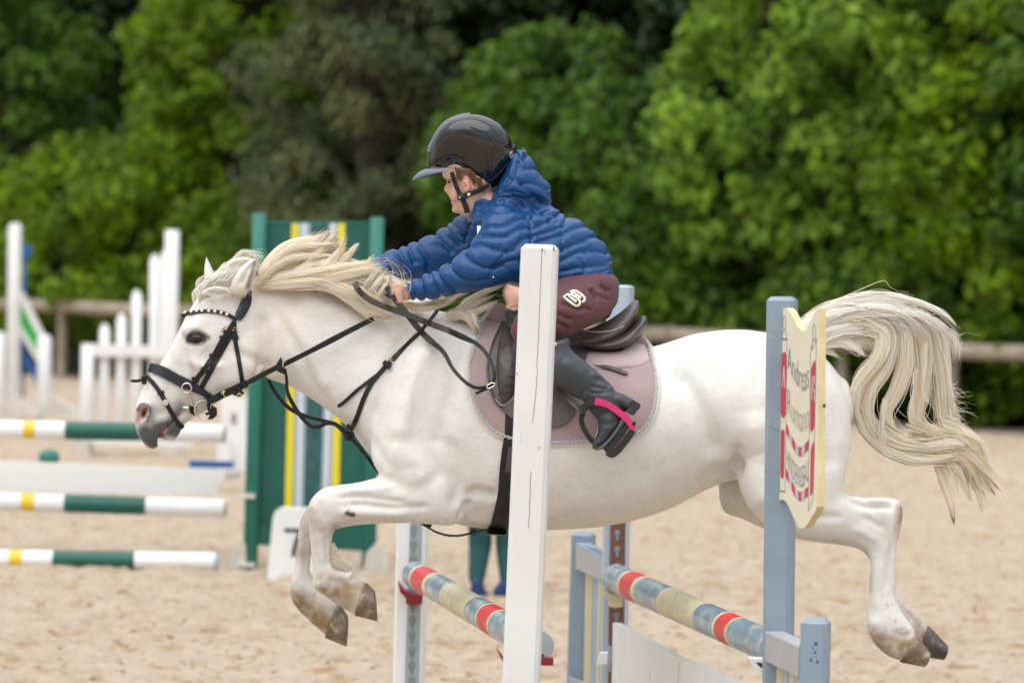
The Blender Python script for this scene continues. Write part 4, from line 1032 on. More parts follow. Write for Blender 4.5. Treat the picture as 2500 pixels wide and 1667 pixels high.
# head
mb.loft([(596, 672, 640, 880, .050, YC, .1), (545, 676, 634, 905, .070, YC, -.05), (500, 706, 622, 928, .083, YC, -.12), (468, 748, 596, 944, .088, YC, -.10), (441, 798, 562, 960, .082, YC, -.02),
         (412, 853, 524, 988, .066, YC, .05), (386, 893, 490, 1012, .056, YC, .05), (359, 930, 462, 1026, .050, YC, .0), (341, 964, 446, 1040, .051, YC, .05), (331, 998, 436, 1058, .050, YC, .05),
         (334, 1045, 410, 1066, .042, YC, .0)], n=32, sub=5, e=2.15, roundcap=(.4, .1))
# upper lip / lower lip
mb.loft([(329, 1005, 400, 1020, .048), (329, 1035, 400, 1050, .049), (338, 1066, 397, 1072, .042), (352, 1085, 388, 1087, .028)], n=20, sub=4)
mb.loft([(452, 1008, 482, 1014, .034), (416, 1022, 450, 1036, .038), (398, 1040, 442, 1052, .038), (397, 1060, 430, 1070, .032)], n=20, sub=4)
for s in (-1, 1):
    c = P(578, 880, YC + s * .052); mb.ellipsoid(c, .085, .036, .095, rot=Euler((0, math.radians(20), 0)).to_matrix())   # cheek
    c = P(480, 800, YC + s * .066); mb.ellipsoid(c, .052, .022, .026, rot=Euler((0, math.radians(-20), 0)).to_matrix())  # brow
    c = P(352, 1012, YC + s * .038); mb.ellipsoid(c, .026, .018, .038)
    # shoulder and upper arm
    mb.loft([(1090, 830, 1000, 850, .05, YC + s * .10), (1080, 930, 930, 960, .07, YC + s * .105), (1075, 1040, 905, 1075, .075, YC + s * .11), (1095, 1150, 915, 1140, .075, YC + s * .12), (1110, 1240, 965, 1200, .07, YC + s * .12)], n=24, sub=4)
    # quarters
    mb.loft([(1800, 850, 1990, 870, .09, YC + s * .09), (1800, 960, 2062, 960, .11, YC + s * .095), (1795, 1080, 2079, 1060, .11, YC + s * .11), (1805, 1150, 2074, 1120, .10, YC + s * .12)], n=28, sub=4)
YN, YFr = YC - .125, YC + .125
# near foreleg
mb.loft([(1120, 1125, 1122, 1275, .05, YC - .12), (1060, 1130, 1095, 1284, .066, YN), (1000, 1142, 1050, 1280, .070, YN), (935, 1160, 990, 1275, .062, YN - .005), (880, 1175, 920, 1274, .050, YN - .01), (830, 1182, 862, 1276, .041, YN - .01),
         (790, 1190, 836, 1280, .041, YN - .01), (762, 1212, 822, 1290, .043, YN - .01), (749, 1243, 815, 1302, .041, YN - .01), (753, 1285, 812, 1316, .033, YN - .01), (758, 1330, 808, 1342, .0275, YN - .01), (762, 1372, 808, 1372, .027, YN - .01),
         (762, 1404, 818, 1390, .033, YN - .01), (766, 1434, 840, 1393, .038, YN - .01), (795, 1456, 858, 1402, .034, YN - .01), (833, 1482, 880, 1413, .034, YN - .01), (869, 1500, 893, 1420, .040, YN - .01)], n=24, sub=4, roundcap=(.4, .2))
# far foreleg
mb.loft([(1080, 1140, 1090, 1280, .05, YFr), (980, 1165, 1010, 1276, .062, YFr), (900, 1185, 930, 1278, .055, YFr), (830, 1205, 860, 1284, .042, YFr), (785, 1220, 815, 1294, .040, YFr), (752, 1238, 790, 1302, .041, YFr), (735, 1262, 778, 1312, .038, YFr),
         (728, 1296, 769, 1320, .031, YFr), (723, 1350, 762, 1350, .027, YFr), (713, 1400, 758, 1392, .030, YFr), (707, 1445, 768, 1416, .037, YFr), (720, 1480, 795, 1434, .034, YFr), (753, 1514, 815, 1456, .033, YFr), (796, 1553, 828, 1472, .040, YFr)], n=24, sub=4, roundcap=(.4, .2))
# near hind leg
YH = YC - .13
mb.loft([(1792, 1090, 2074, 1050, .09, YH + .03), (1796, 1150, 2072, 1110, .098, YH + .01), (1812, 1205, 2066, 1160, .09, YH), (1842, 1256, 2062, 1190, .080, YH), (1900, 1300, 2064, 1204, .068, YH), (1965, 1312, 2078, 1208, .055, YH),
         (2030, 1316, 2108, 1212, .044, YH), (2078, 1324, 2150, 1213, .037, YH), (2106, 1335, 2190, 1217, .036, YH), (2122, 1356, 2206, 1246, .034, YH), (2125, 1382, 2198, 1296, .030, YH), (2123, 1412, 2186, 1352, .027, YH), (2120, 1450, 2183, 1420, .0265, YH),
         (2116, 1492, 2190, 1466, .033, YH), (2115, 1530, 2206, 1494, .039, YH), (2130, 1566, 2222, 1518, .036, YH), (2162, 1596, 2230, 1532, .034, YH), (2200, 1613, 2233, 1546, .040, YH)], n=26, sub=4, roundcap=(.4, .2))
# far hind leg
YK = YC + .13
mb.loft([(1752, 1090, 1960, 1060, .08, YK - .03), (1752, 1170, 1960, 1110, .085, YK), (1764, 1245, 1965, 1140, .075, YK), (1812, 1266, 1980, 1170, .07, YK), (1890, 1302, 2010, 1200, .062, YK), (1970, 1320, 2060, 1215, .052, YK), (2040, 1330, 2110, 1222, .042, YK),
         (2092, 1340, 2160, 1228, .036, YK), (2118, 1360, 2190, 1260, .034, YK), (2130, 1400, 2190, 1320, .028, YK), (2134, 1450, 2188, 1410, .0265, YK), (2140, 1500, 2204, 1462, .033, YK), (2160, 1540, 2232, 1490, .038, YK), (2196, 1570, 2252, 1512, .034, YK), (2236, 1596, 2266, 1528, .040, YK)], n=24, sub=4, roundcap=(.4, .2))
# dock of the tail
mb.loft([(1935, 800, 1960, 850, .05), (1985, 770, 2005, 822, .035), (2050, 758, 2055, 792, .022), (2110, 768, 2100, 790, .015)], n=16, sub=4)
# ears
for s in (-1, 1):
    if s < 0: q = [(556, 716, 604, 726, .036, YC - .065, .2), (564, 690, 614, 702, .033, YC - .08), (582, 660, 622, 678, .029, YC - .09), (599, 643, 627, 656, .021, YC - .095), (615, 630, 628, 637, .011, YC - .095)]
    else: q = [(494, 700, 540, 712, .034, YC + .045, .2), (496, 678, 534, 690, .030, YC + .05), (497, 655, 524, 664, .024, YC + .055), (499, 636, 514, 642, .015, YC + .056), (500, 624, 506, 626, .008, YC + .056)]
    mb.loft(q, n=18, sub=4, roundcap=(0, .4))
H = fuse(mb, 0.0065, 10); H.begin(); H.gain = 1.9
st = H.stroke
NEAR = (9.0, 9.99)
# --- head anatomy
st([(560, 852), (600, 870), (634, 885), (636, 915), (612, 940)], 13, -.006, cusp=False)     # behind the jaw
st([(640, 760), (645, 820), (648, 880), (655, 920)], 20, -.010)
st([(455, 870), (480, 890), (520, 895), (552, 890)], 9, .0045)      # facial crest
st([(440, 880), (420, 930), (400, 970)], 16, -.004)
st([(500, 850), (520, 870), (545, 860)], 18, -.004)
st([(455, 780), (470, 760), (500, 752)], 14, -.004)
st([(478, 826)], 15, -.003, fade=False)
st([(455, 808), (470, 799), (488, 799), (505, 810), (514, 822)], 6, .002)
st([(460, 845), (478, 848), (496, 842), (508, 830)], 5, .0012)
st([(349, 1010)], 8, -.018, fade=False, minface=-.3); st([(340, 1030), (344, 1012), (352, 998)], 6, -.010, minface=-.3)
st([(334, 1005), (345, 988), (360, 990), (364, 1008), (356, 1030)], 5, .006, minface=-.2)
st([(392, 1070), (402, 1050), (418, 1030), (436, 1010), (452, 1000)], 4.0, -.007, fade=False, minface=-.3)
st([(396, 1066), (394, 1074), (392, 1082)], 4, -.010, fade=False, minface=-.5)
st([(365, 1000), (385, 1010), (405, 1005)], 10, -.003)
st([(590, 690), (605, 660), (616, 645)], 5, -.010, Yr=(9.0, 9.99), fade=False)
# --- neck and shoulder
st([(690, 760), (740, 830), (770, 900), (800, 960)], 20, .005)
st([(650, 730), (700, 800), (740, 880), (780, 960), (830, 1020)], 15, -.005)
st([(730, 720), (820, 760), (900, 800), (960, 840)], 26, .006)
st([(760, 700), (850, 724), (930, 748)], 20, -.004)
st([(1000, 800), (960, 880), (930, 960), (905, 1050)], 16, -.0075)
st([(1050, 830), (1015, 920), (990, 1010), (975, 1080)], 28, .012)
st([(1130, 850), (1110, 940), (1080, 1040), (1060, 1100)], 22, -.006)
st([(905, 1070), (930, 1110), (955, 1150)], 14, -.004)
st([(950, 1100), (1000, 1120), (1040, 1180)], 34, .007)
st([(970, 1150), (1010, 1140), (1030, 1160)], 9, -.002)
st([(1085, 1060), (1110, 1130), (1120, 1190), (1105, 1245)], 18, -.009)
st([(1140, 1215), (1160, 1200), (1190, 1205), (1215, 1210)], 12, -.012)
st([(1120, 1275), (1135, 1245), (1150, 1222)], 8, -.009)
st([(1170, 1240), (1160, 1270)], 18, -.004)
# --- foreleg
st([(820, 1214), (880, 1212), (940, 1220), (1000, 1228)], 6, -.006, Yr=(9, 10)); st([(830, 1232), (890, 1232), (950, 1240), (1010, 1238), (1050, 1236)], 7, -.006, Yr=(9, 10))
st([(840, 1198), (900, 1196), (960, 1188)], 8, .004, Yr=(9, 10)); st([(820, 1250), (900, 1252), (1000, 1256)], 9, .004, Yr=(9, 10))
st([(775, 1222), (785, 1250), (800, 1270)], 8, -.003, Yr=(9, 10)); st([(765, 1240)], 10, .004, Yr=(9, 10), fade=False)
st([(780, 1300), (783, 1340), (786, 1380)], 6, .004); st([(797, 1305), (799, 1345), (802, 1385)], 3.5, -.0045)
st([(738, 1310), (734, 1370), (730, 1410)], 5, .003, Yr=(10, 11))
st([(820, 1410), (845, 1425), (862, 1440)], 8, -.004); st([(780, 1430)], 12, .004, fade=False)
st([(845, 1385), (855, 1400), (852, 1412)], 6, .008, minface=-.6)
# --- belly and flank
st([(1640, 900), (1690, 960), (1730, 1050), (1760, 1130)], 26, -.014)
st([(1700, 1205), (1740, 1160), (1790, 1150), (1822, 1120)], 18, -.012)
st([(1790, 1175), (1800, 1130), (1800, 1080)], 13, -.012)
st([(1840, 1000), (1850, 1090), (1850, 1180), (1880, 1240)], 36, .014)
st([(1600, 880), (1680, 850), (1740, 860)], 30, .004)
st([(1990, 930), (2020, 1010), (2030, 1090), (2030, 1150)], 18, -.007)
st([(1920, 900), (1960, 960), (1970, 1060)], 40, .008)
st([(1640, 1240), (1660, 1226), (1690, 1200)], 6, -.004)
st([(1350, 1240), (1480, 1230), (1600, 1190)], 40, .004)
# --- hind leg
st([(2060, 1205), (2100, 1232), (2150, 1236), (2180, 1238)], 6, -.009); st([(2120, 1222), (2170, 1222)], 6, .004)
st([(2080, 1290), (2110, 1300), (2140, 1320)], 10, .004); st([(2100, 1260), (2130, 1275), (2160, 1290)], 7, -.004)
st([(2176, 1320), (2168, 1380), (2166, 1440)], 4, -.0045); st([(2183, 1350), (2180, 1440)], 5, .003)
st([(2145, 1360), (2140, 1440), (2138, 1490)], 8, .003)
st([(2180, 1540), (2205, 1552), (2228, 1545)], 6, -.006); st([(2135, 1520)], 14, .004, fade=False)
st([(1950, 1270), (2010, 1262), (2060, 1262)], 9, -.004)
# fine surface life
nv = np.array([mnoise.noise(Vector(v) * 7) * .0022 + mnoise.noise(Vector(v) * 19) * .0009 for v in H.V]); H.V += H.N * nv[:, None]
H.relax(2); H.begin()
# --- pigment: grey muzzle, pink nostril and lip, dark eyelids, sandy legs
pt = H.paint
CG = (.14, .145, .165)
pt([(345, 1045), (375, 1010), (400, 1000), (440, 990)], 52, (.55, .55, .56), .75, soft=1.0)
pt([(356, 1058), (374, 1076), (386, 1052), (410, 1045), (430, 1048)], 30, (.095, .10, .12), .97, soft=.55); pt([(368, 1000), (372, 1030)], 18, CG, .6, soft=1.)
pt([(440, 990), (425, 1015)], 22, CG, .7, soft=1.0)
pt([(326, 1030), (331, 1058), (344, 1080), (360, 1092)], 7, (.78, .38, .31), .9, soft=.8)
pt([(337, 1025), (343, 1005), (350, 992)], 10, (.66, .34, .29), .85, soft=.5)
pt([(350, 1014), (356, 998)], 8, (.20, .03, .035), .95, soft=.6)
pt([(335, 1002), (345, 986), (360, 988), (367, 1005), (358, 1030)], 4, (.09, .08, .09), .8)
pt([(398, 1062), (402, 1048)], 8, (.82, .42, .34), .95, soft=.7)
pt([(396, 1052), (418, 1030), (440, 1008)], 3.2, (.04, .04, .045), .9)
pt([(456, 832), (463, 816), (478, 809), (495, 814), (510, 824)], 6.5, (.10, .09, .09), .9, soft=.8)
pt([(458, 836), (478, 842), (496, 837), (508, 828)], 6, (.20, .18, .18), .8, soft=.9)
pt([(466, 826), (492, 825)], 15, (.06, .05, .05), 1.0, soft=.35); pt([(455, 850), (470, 900), (465, 930)], 12, (.62, .60, .60), .45, soft=1.)
pt([(470, 770), (500, 790)], 20, (.85, .83, .82), .4, soft=1.)
pt([(545, 725), (560, 712)], 14, (.55, .56, .58), .6, soft=1.)
pt([(604, 702), (614, 668), (622, 640)], 7, (.22, .155, .11), 1.0, Yr=(9, 9.99), soft=.6)
pt([(560, 700), (590, 720)], 26, (.90, .72, .50), .35, soft=1.)
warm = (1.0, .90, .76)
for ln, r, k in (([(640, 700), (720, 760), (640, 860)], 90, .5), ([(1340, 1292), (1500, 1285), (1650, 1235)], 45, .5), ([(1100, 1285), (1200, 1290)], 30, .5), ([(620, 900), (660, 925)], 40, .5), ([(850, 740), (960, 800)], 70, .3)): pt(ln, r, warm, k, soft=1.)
tan = (.45, .335, .225)
grit = np.clip(np.array([mnoise.noise(Vector(v) * 16) * .7 + mnoise.noise(Vector(v) * 50) * .5 for v in H.V]) + .9, .5, 1.1)[:, None]
def dirt(ln, r, k, yr):
    keep = H.col.copy(); pt(ln, r * 1.08, tan, k * 1.35, Yr=yr, soft=.9); H.col = keep + (H.col - keep) * grit
for ln, r, k, yr in (([(752, 1250), (790, 1290)], 46, .40, None), ([(806, 1432), (880, 1455)], 46, .95, (9, 10)), ([(850, 1470), (885, 1440)], 30, .6, (9, 10)), ([(712, 1462), (760, 1500), (815, 1520)], 46, 1.0, (10, 11)), ([(745, 1290), (732, 1350)], 30, .6, (10, 11)), ([(2150, 1575), (2230, 1585)], 42, 1.0, (9, 10)), ([(2122, 1545), (2180, 1605)], 26, .6, None),
                     ([(2190, 1500), (2260, 1560)], 40, .95, (10, 11)), ([(2203, 1240), (2198, 1310)], 22, .7, None), ([(2120, 1380), (2122, 1440)], 12, .4, None), ([(820, 1290), (818, 1340)], 18, .5, None), ([(770, 1330), (780, 1400)], 20, .2, None), ([(2150, 1250), (2170, 1290)], 30, .22, None)): dirt(ln, r, k, yr)
pt([(848, 1252), (862, 1256)], 8, (.10, .07, .05), .95, Yr=(9, 10), soft=.4)
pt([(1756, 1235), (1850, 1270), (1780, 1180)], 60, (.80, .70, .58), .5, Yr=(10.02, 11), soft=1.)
pt([(1395, 1150), (1600, 1000)], 40, (.97, .93, .86), .4, soft=1.)
dn = np.array([mnoise.noise(Vector(v) * 5) * .5 + mnoise.noise(Vector(v) * 17) * .5 for v in H.V]); dk = np.clip(dn * 2.2 - .30, 0, 1)[:, None] * .24
H.col = H.col * (1 - dk) + np.array((.62, .52, .40)) * H.col * dk
sp = np.array([mnoise.noise(Vector(v) * 85) + .4 * mnoise.noise(Vector(v) * 9) for v in H.V]); low = np.clip((H.px[:, 1] - 1120) / 350, 0, 1)
m_ = (np.clip((sp - .52) * 5, 0, 1) * low * .75)[:, None]; H.col = H.col * (1 - m_) + np.array((.40, .29, .19)) * m_      # splashes of sand
pk = np.array([mnoise.noise(Vector(v) * 2.6 + Vector((7, 3, 1))) for v in H.V]); m_ = (np.clip(pk * 2 - .1, 0, 1) * .14)[:, None]; H.col = H.col * (1 - m_) + H.col * np.array((.86, .80, .80)) * m_
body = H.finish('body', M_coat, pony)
HB = H.bvh()
HY = 9.0
def onbody(px, py, off=0.0, bv=None, fallback=None):
    """point on the near side of the animal seen at this pixel, lifted by off; and its normal"""
    o = CAM; d = ray(px, py).normalized(); loc, nr, i, dist = (bv or HB).ray_cast(o, d)
    if loc is None:
        y = fallback if fallback is not None else YC
        return P(px, py, y), Vector((0, -1, 0)), False
    if nr.dot(d) > 0: nr = -nr
    return loc + nr * off, nr, True

# eye
def eye(s):
    mb = MB(); c, n, ok = onbody(479, 826)
    c = c + n * -.0075
    if s > 0: c = Vector((c.x, 2 * YC - c.y, c.z))
    mb.ellipsoid(c, .0250, .0190, .0180, 18, 12, rot=Euler((0, math.radians(10), 0)).to_matrix()); mb.obj('eye', M_eye, pony)
eye(-1); eye(1)
def lid(pts, r):
    mb = MB(); q = catmull(pts, 4); ps = []
    for x, y in q:
        c, n, ok = onbody(x, y, .002); ps.append(c)
    mb.tube(ps, [r * (.4 + .6 * math.sin(math.pi * i / (len(ps) - 1))) for i in range(len(ps))], 8); return mb
# hooves
def hoof(name, cor, end, Y, hw0, hw1, m, sole=0.004):
    """cor: two pixels of the coronet (front, heel); end: two pixels of the ground edge (toe, heel)"""
    mb = MB(); (a, b), (t, h) = cor, end; n = 24; rings = []
    for k, (f, g) in enumerate(((-.06, .93), (0, 1.0), (.08, 1.01), (.5, 1.0), (.9, 1.0), (1.0, .985), (1.01, .9))):
        A = np.array(a) * (1 - f) + np.array(t) * f; B_ = np.array(b) * (1 - f) + np.array(h) * f
        T = P(A[0], A[1], Y); Bo = P(B_[0], B_[1], Y); c = (T + Bo) / 2; v = (T - Bo) / 2 * g; hw = (hw0 + (hw1 - hw0) * max(0, f)) * g
        rings.append([c + v * math.sin(th) * (1.0 if math.sin(th) > 0 else .92) + Vector((0, hw * math.cos(th) * (1 - .12 * math.sin(th)), 0)) for th in [2 * math.pi * i / n for i in range(n)]])
    mb.rings(rings)
    return mb.obj(name, m, pony, sharp=50)
hoof('hoof', ((867, 1502), (896, 1418)), ((921, 1516), (914, 1438)), YN - .01, .043, .054, M_hoof)
hoof('hoof', ((794, 1556), (832, 1468)), ((846, 1578), (850, 1502)), YFr, .043, .054, M_hoof)
hoof('hoof', ((2199, 1616), (2236, 1542)), ((2256, 1627), (2270, 1588)), YH, .043, .053, M_hoof)
hoof('hoof', ((2236, 1600), (2270, 1525)), ((2302, 1610), (2313, 1572)), YK, .043, .053, M_hoofd)

# ------------------------------------------------------------------ hair
hr = random.Random(11)
PAL = [0, 0, 1, 1, 1, 2]
def lock(mbx, pts, w0, w1, n, core=None, pal=None, **k):
    pal = pal or PAL
    if core or (core is None and w0 >= .012 and n >= 30):
        hair_core(mbx, pts, w0, w1, hr, pal, f=(.62 if mbx.fine else .86)); n = int(n * (.7 if mbx.fine else .22))
        if 'rad' not in k: k['rad'] = .0011
    strands(mbx, pts, w0, w1, n, rng=hr, pal=pal, **k); mbx.cur = 0
FR = 1
PAL = [0, 0, 0, 1]
# forelock: sweeps up and back over the poll
mf = MB(); mf.fine = True
for i in range(34):
    t = i / 33; x0 = 484 + 84 * t + hr.uniform(-6, 6); y0 = 742 - 30 * t + hr.uniform(-4, 6)
    yy = YC + hr.uniform(-.035, .03); e = hr.uniform(-10, 10)
    px_ = 520 + 56 * t; py_ = 682 - 42 * t ** .7 + hr.uniform(-3, 18)
    lock(mf, [(x0, y0, yy), (x0 - 2 + 12 * t, y0 - 34, yy), (px_, py_, yy), (px_ + 40, py_ - 16 + 8 * t, yy), (px_ + 78 - 16 * t + e, py_ + 4 + 14 * t, yy + .01)], .013, .010, 46, frizz=.0028, clump=.25, lenvar=.35)
for i in range(10): lock(mf, [(492 + i * 6, 738 - i, YC - .04), (496 + i * 7, 708 - i, YC - .05), (520 + i * 8, 680 - i * 2, YC - .05), (560 + i * 5, 662 - i, YC - .04)], .011, .010, 40, frizz=.0025, clump=.3, lenvar=.3)
for i in range(7): lock(mf, [(486, 742 - i * 5, YC - .01), (484, 720 - i * 6, YC), (490 + i * 5, 700 - i * 6, YC)], .006, .005, 14, frizz=.003, clump=.2, lenvar=.5)
for i in range(5): lock(mf, [(500, 716, YC - .075), (520, 706 + i * 3, YC - .09), (548, 706 + i * 2, YC - .09), (568, 716 + i * 3, YC - .085)], .009, .005, 24, frizz=.002)
for i in range(20): lock(mf, [(560, 650, YC), (600, 622 + hr.uniform(-8, 6), YC), (648 + hr.uniform(-20, 12), 626 + hr.uniform(-8, 28), YC)], .010, .012, 4, rad=.0009, frizz=.004)
mf.obj('forelock', HAIRS, pony, sharp=None)
PAL = [0, 1, 1, 2, 2, 1]
# mane
mm = MB()
crest = catmull([(634, 674), (652, 677), (700, 684), (760, 690), (830, 698), (890, 712)], 12)
tipsU = catmull([(690, 620), (760, 590), (800, 568), (845, 585), (872, 600), (930, 650), (945, 668)], 8)
for i in range(64):      # body of the mane, blown up and back
    t = i / 63; j = int(t * (len(crest) - 1)); x0, y0 = crest[j]
    L_ = 215 - 55 * t; rise = (60 - 42 * t) * hr.uniform(.5, 1.25) ; yy = YC - .01 + hr.uniform(-.05, .02)
    lay = hr.random()
    x0 += hr.uniform(-6, 6); y0 += 14
    tip = (x0 + L_ * hr.uniform(.85, 1.05), y0 - rise * (1.5 - .9 * t) + 30 * t * hr.random() - 8)
    mid = (x0 + L_ * .35, y0 - rise - 22 + 18 * t)
    lock(mm, [(x0, y0, yy), (x0 + L_ * .12, y0 - rise * .62 - 6, yy - .01), (*mid, yy - .01), (x0 + L_ * .7, (mid[1] + tip[1]) / 2 - 3, yy), (*tip, yy)], .017, .012, 44, frizz=.0035, clump=.5, lenvar=.3)
# distinct flying locks
for pts, w0, w1, n in (
    ([(690, 680, 9.97), (735, 620, 9.96), (780, 585, 9.96), (803, 562, 9.97)], .030, .012, 130),
    ([(720, 684, 9.96), (765, 630, 9.95), (800, 592, 9.96), (822, 570, 9.97)], .028, .010, 120),
    ([(650, 676, 9.98), (690, 640, 9.97), (740, 604, 9.97), (790, 580, 9.98)], .030, .018, 120),
    ([(760, 690, 9.95), (800, 645, 9.94), (828, 612, 9.95), (844, 572, 9.96)], .018, .007, 90),
    ([(790, 690, 9.95), (826, 652, 9.94), (852, 620, 9.95), (872, 597, 9.96)], .018, .007, 90),
    ([(700, 690, 9.94), (780, 672, 9.92), (860, 652, 9.92), (942, 640, 9.93)], .022, .014, 120),
    ([(720, 696, 9.94), (800, 684, 9.91), (880, 664, 9.91), (948, 655, 9.92)], .020, .012, 110),
    ([(640, 690, 9.95), (720, 676, 9.93), (800, 668, 9.92), (850, 690, 9.91), (900, 702, 9.91)], .022, .014, 120),
    ([(633, 697, 9.95), (700, 694, 9.93), (780, 688, 9.915), (840, 712, 9.90), (880, 745, 9.895), (905, 770, 9.89)], .020, .020, 150),
    ([(700, 694, 9.94), (790, 694, 9.915), (850, 726, 9.90), (895, 762, 9.885), (935, 776, 9.88)], .020, .018, 140),
    ([(760, 690, 9.94), (830, 704, 9.91), (880, 730, 9.895), (925, 764, 9.88), (955, 770, 9.88)], .022, .016, 140),
    ([(820, 694, 9.94), (870, 712, 9.91), (910, 740, 9.895), (940, 765, 9.885)], .022, .014, 110),
    ([(860, 690, 9.93), (895, 700, 9.92), (920, 725, 9.90), (945, 752, 9.89)], .024, .014, 110),
    ([(880, 720, 9.92), (900, 690, 9.90), (912, 672, 9.90), (930, 655, 9.91)], .010, .004, 36),
    ([(900, 735, 9.92), (915, 700, 9.89), (930, 680, 9.89), (944, 662, 9.90)], .012, .005, 40),
    ([(915, 745, 9.92), (930, 715, 9.89), (944, 695, 9.885), (952, 680, 9.89)], .012, .004, 36),
    ([(860, 690, 9.95), (885, 660, 9.95), (900, 635, 9.95), (912, 622, 9.95)], .006, .002, 16)):
    lock(mm, pts, w0, w1 * 1.25, int(n * 1.7), frizz=.0022, clump=.05, lenvar=.20)
# mane at the withers
for pts, w0, w1, n in (
    ([(960, 742, 9.94), (1000, 745, 9.90), (1040, 752, 9.88), (1085, 742, 9.90), (1120, 722, 9.93), (1150, 716, 9.95)], .014, .006, 60),
    ([(1010, 748, 9.95), (1050, 740, 9.92), (1090, 725, 9.93), (1130, 706, 9.95)], .010, .005, 40),
    ([(1105, 775, 9.94), (1135, 748, 9.92), (1165, 722, 9.92), (1215, 702, 9.94), (1238, 690, 9.95)], .018, .006, 80),
    ([(1100, 780, 9.93), (1130, 760, 9.91), (1170, 738, 9.91), (1210, 722, 9.92)], .018, .006, 70),
    ([(1110, 768, 9.95), (1140, 735, 9.95), (1180, 715, 9.96), (1225, 690, 9.97)], .010, .004, 40),
    ([(1090, 768, 9.92), (1130, 770, 9.89), (1150, 790, 9.87), (1162, 815, 9.865)], .018, .006, 60),
    ([(1120, 775, 9.92), (1150, 765, 9.88), (1160, 785, 9.865), (1166, 802, 9.86)], .016, .006, 50),
    ([(1140, 770, 9.91), (1180, 752, 9.88), (1215, 735, 9.88)], .014, .006, 40)):
    lock(mm, pts, w0, w1, n, frizz=.0035, clump=.35, lenvar=.3)
# single wind-blown hairs over the sleeves
for i in range(12):
    x = hr.uniform(960, 1000); e = hr.uniform(-30, 10)
    lock(mm, [(x - 10, 735, 9.87), (x - 12 + hr.uniform(0, 20), 690, 9.80), (x - 18 + hr.uniform(-6, 14), 650, 9.80), (x - 44 + e, hr.uniform(602, 630), 9.81)], .003, .003, 1, rad=.0006, frizz=.002)
mm.obj('mane', HAIRS, pony, sharp=None)
PAL = [0, 0, 0, 1, 1, 2]
# tail
mt = MB()
outer = [
 # tight upper mass along the dock
 ([(1955, 812, 10), (2010, 770, 10), (2075, 745, 10), (2140, 735, 10), (2200, 742, 10), (2255, 765, 10)], .035, .030, 260),
 ([(1950, 822, 9.98), (2010, 790, 9.97), (2080, 768, 9.97), (2150, 760, 9.97), (2215, 778, 9.97), (2262, 815, 9.98)], .035, .030, 260),
 ([(1960, 838, 9.97), (2020, 812, 9.96), (2080, 800, 9.96), (2130, 800, 9.96)], .030, .026, 220),
 ([(1990, 845, 9.97), (2050, 836, 9.96), (2090, 850, 9.96), (2110, 866, 9.96)], .018, .010, 110),
 ([(1990, 850, 9.98), (2020, 858, 9.97), (2050, 872, 9.97)], .014, .006, 60),
 ([(2080, 730, 10), (2150, 722, 10), (2230, 735, 10), (2300, 765, 10), (2350, 812, 10)], .018, .008, 70),
 # falling locks, left to right
 ([(2090, 790, 9.97), (2150, 812, 9.96), (2150, 868, 9.95), (2105, 925, 9.95), (2088, 970, 9.95), (2092, 1020, 9.95), (2118, 1060, 9.95)], .030, .022, 240),
 ([(2100, 770, 9.98), (2172, 812, 9.97), (2165, 890, 9.96), (2125, 955, 9.96), (2120, 1020, 9.96), (2150, 1072, 9.96), (2210, 1105, 9.96)], .026, .024, 240),
 ([(2110, 765, 9.99), (2195, 800, 9.98), (2210, 880, 9.97), (2190, 950, 9.97), (2165, 1000, 9.97), (2180, 1040, 9.97), (2240, 1075, 9.97)], .030, .024, 260),
 ([(2120, 760, 10), (2230, 795, 10), (2255, 870, 10), (2250, 950, 10), (2235, 1010, 10), (2260, 1050, 10), (2330, 1075, 10)], .034, .028, 300),
 ([(2140, 752, 10.01), (2255, 785, 10.01), (2290, 870, 10.01), (2300, 960, 10.01), (2308, 1030, 10.01), (2345, 1065, 10.01)], .034, .028, 300),
 ([(2140, 750, 10.02), (2275, 795, 10.02), (2303, 870, 10.02), (2305, 940, 10.02), (2322, 1000, 10.02), (2350, 1045, 10.02)], .024, .022, 220),
 # lower sweep to the right
 ([(2088, 990, 9.96), (2110, 1050, 9.96), (2160, 1098, 9.96), (2230, 1122, 9.96), (2300, 1120, 9.96), (2350, 1110, 9.96)], .018, .022, 200),
 ([(2130, 1040, 9.97), (2190, 1082, 9.97), (2260, 1095, 9.97), (2330, 1085, 9.97), (2385, 1095, 9.97)], .026, .024, 240),
 ([(2230, 1040, 10), (2290, 1062, 10), (2350, 1068, 10), (2390, 1100, 10), (2402, 1130, 10)], .030, .020, 240),
 ([(2300, 1030, 10), (2350, 1055, 10), (2390, 1080, 10), (2402, 1105, 10)], .026, .012, 160),
 ([(2280, 1110, 9.98), (2320, 1125, 9.98), (2350, 1170, 9.98), (2375, 1240, 9.98)], .020, .010, 90),
 ([(2300, 1100, 9.98), (2350, 1120, 9.98), (2380, 1160, 9.98), (2412, 1228, 9.98)], .022, .007, 110),
 ([(2330, 1095, 9.98), (2375, 1118, 9.98), (2410, 1160, 9.98), (2450, 1205, 9.98)], .020, .008, 110),
 ([(2340, 1100, 9.99), (2380, 1140, 9.99), (2410, 1180, 9.99), (2432, 1212, 9.99)], .016, .006, 70),
 ([(2320, 1110, 9.99), (2360, 1160, 9.99), (2390, 1210, 9.99), (2400, 1262, 9.99)], .012, .006, 36),
 ([(2285, 1120, 9.99), (2300, 1170, 9.99), (2320, 1230, 9.99), (2330, 1290, 9.99)], .014, .012, 30),
]
for k9, (pts, w0, w1, n) in enumerate(outer): lock(mt, pts, w0, w1, n, pal=([0, 0, 0, 1] if k9 < 6 else [0, 1, 1, 2, 0] if k9 < 12 else [1, 2, 1, 2, 0]), frizz=.0045, clump=.25, lenvar=.22, seg=14, rad=.0014)
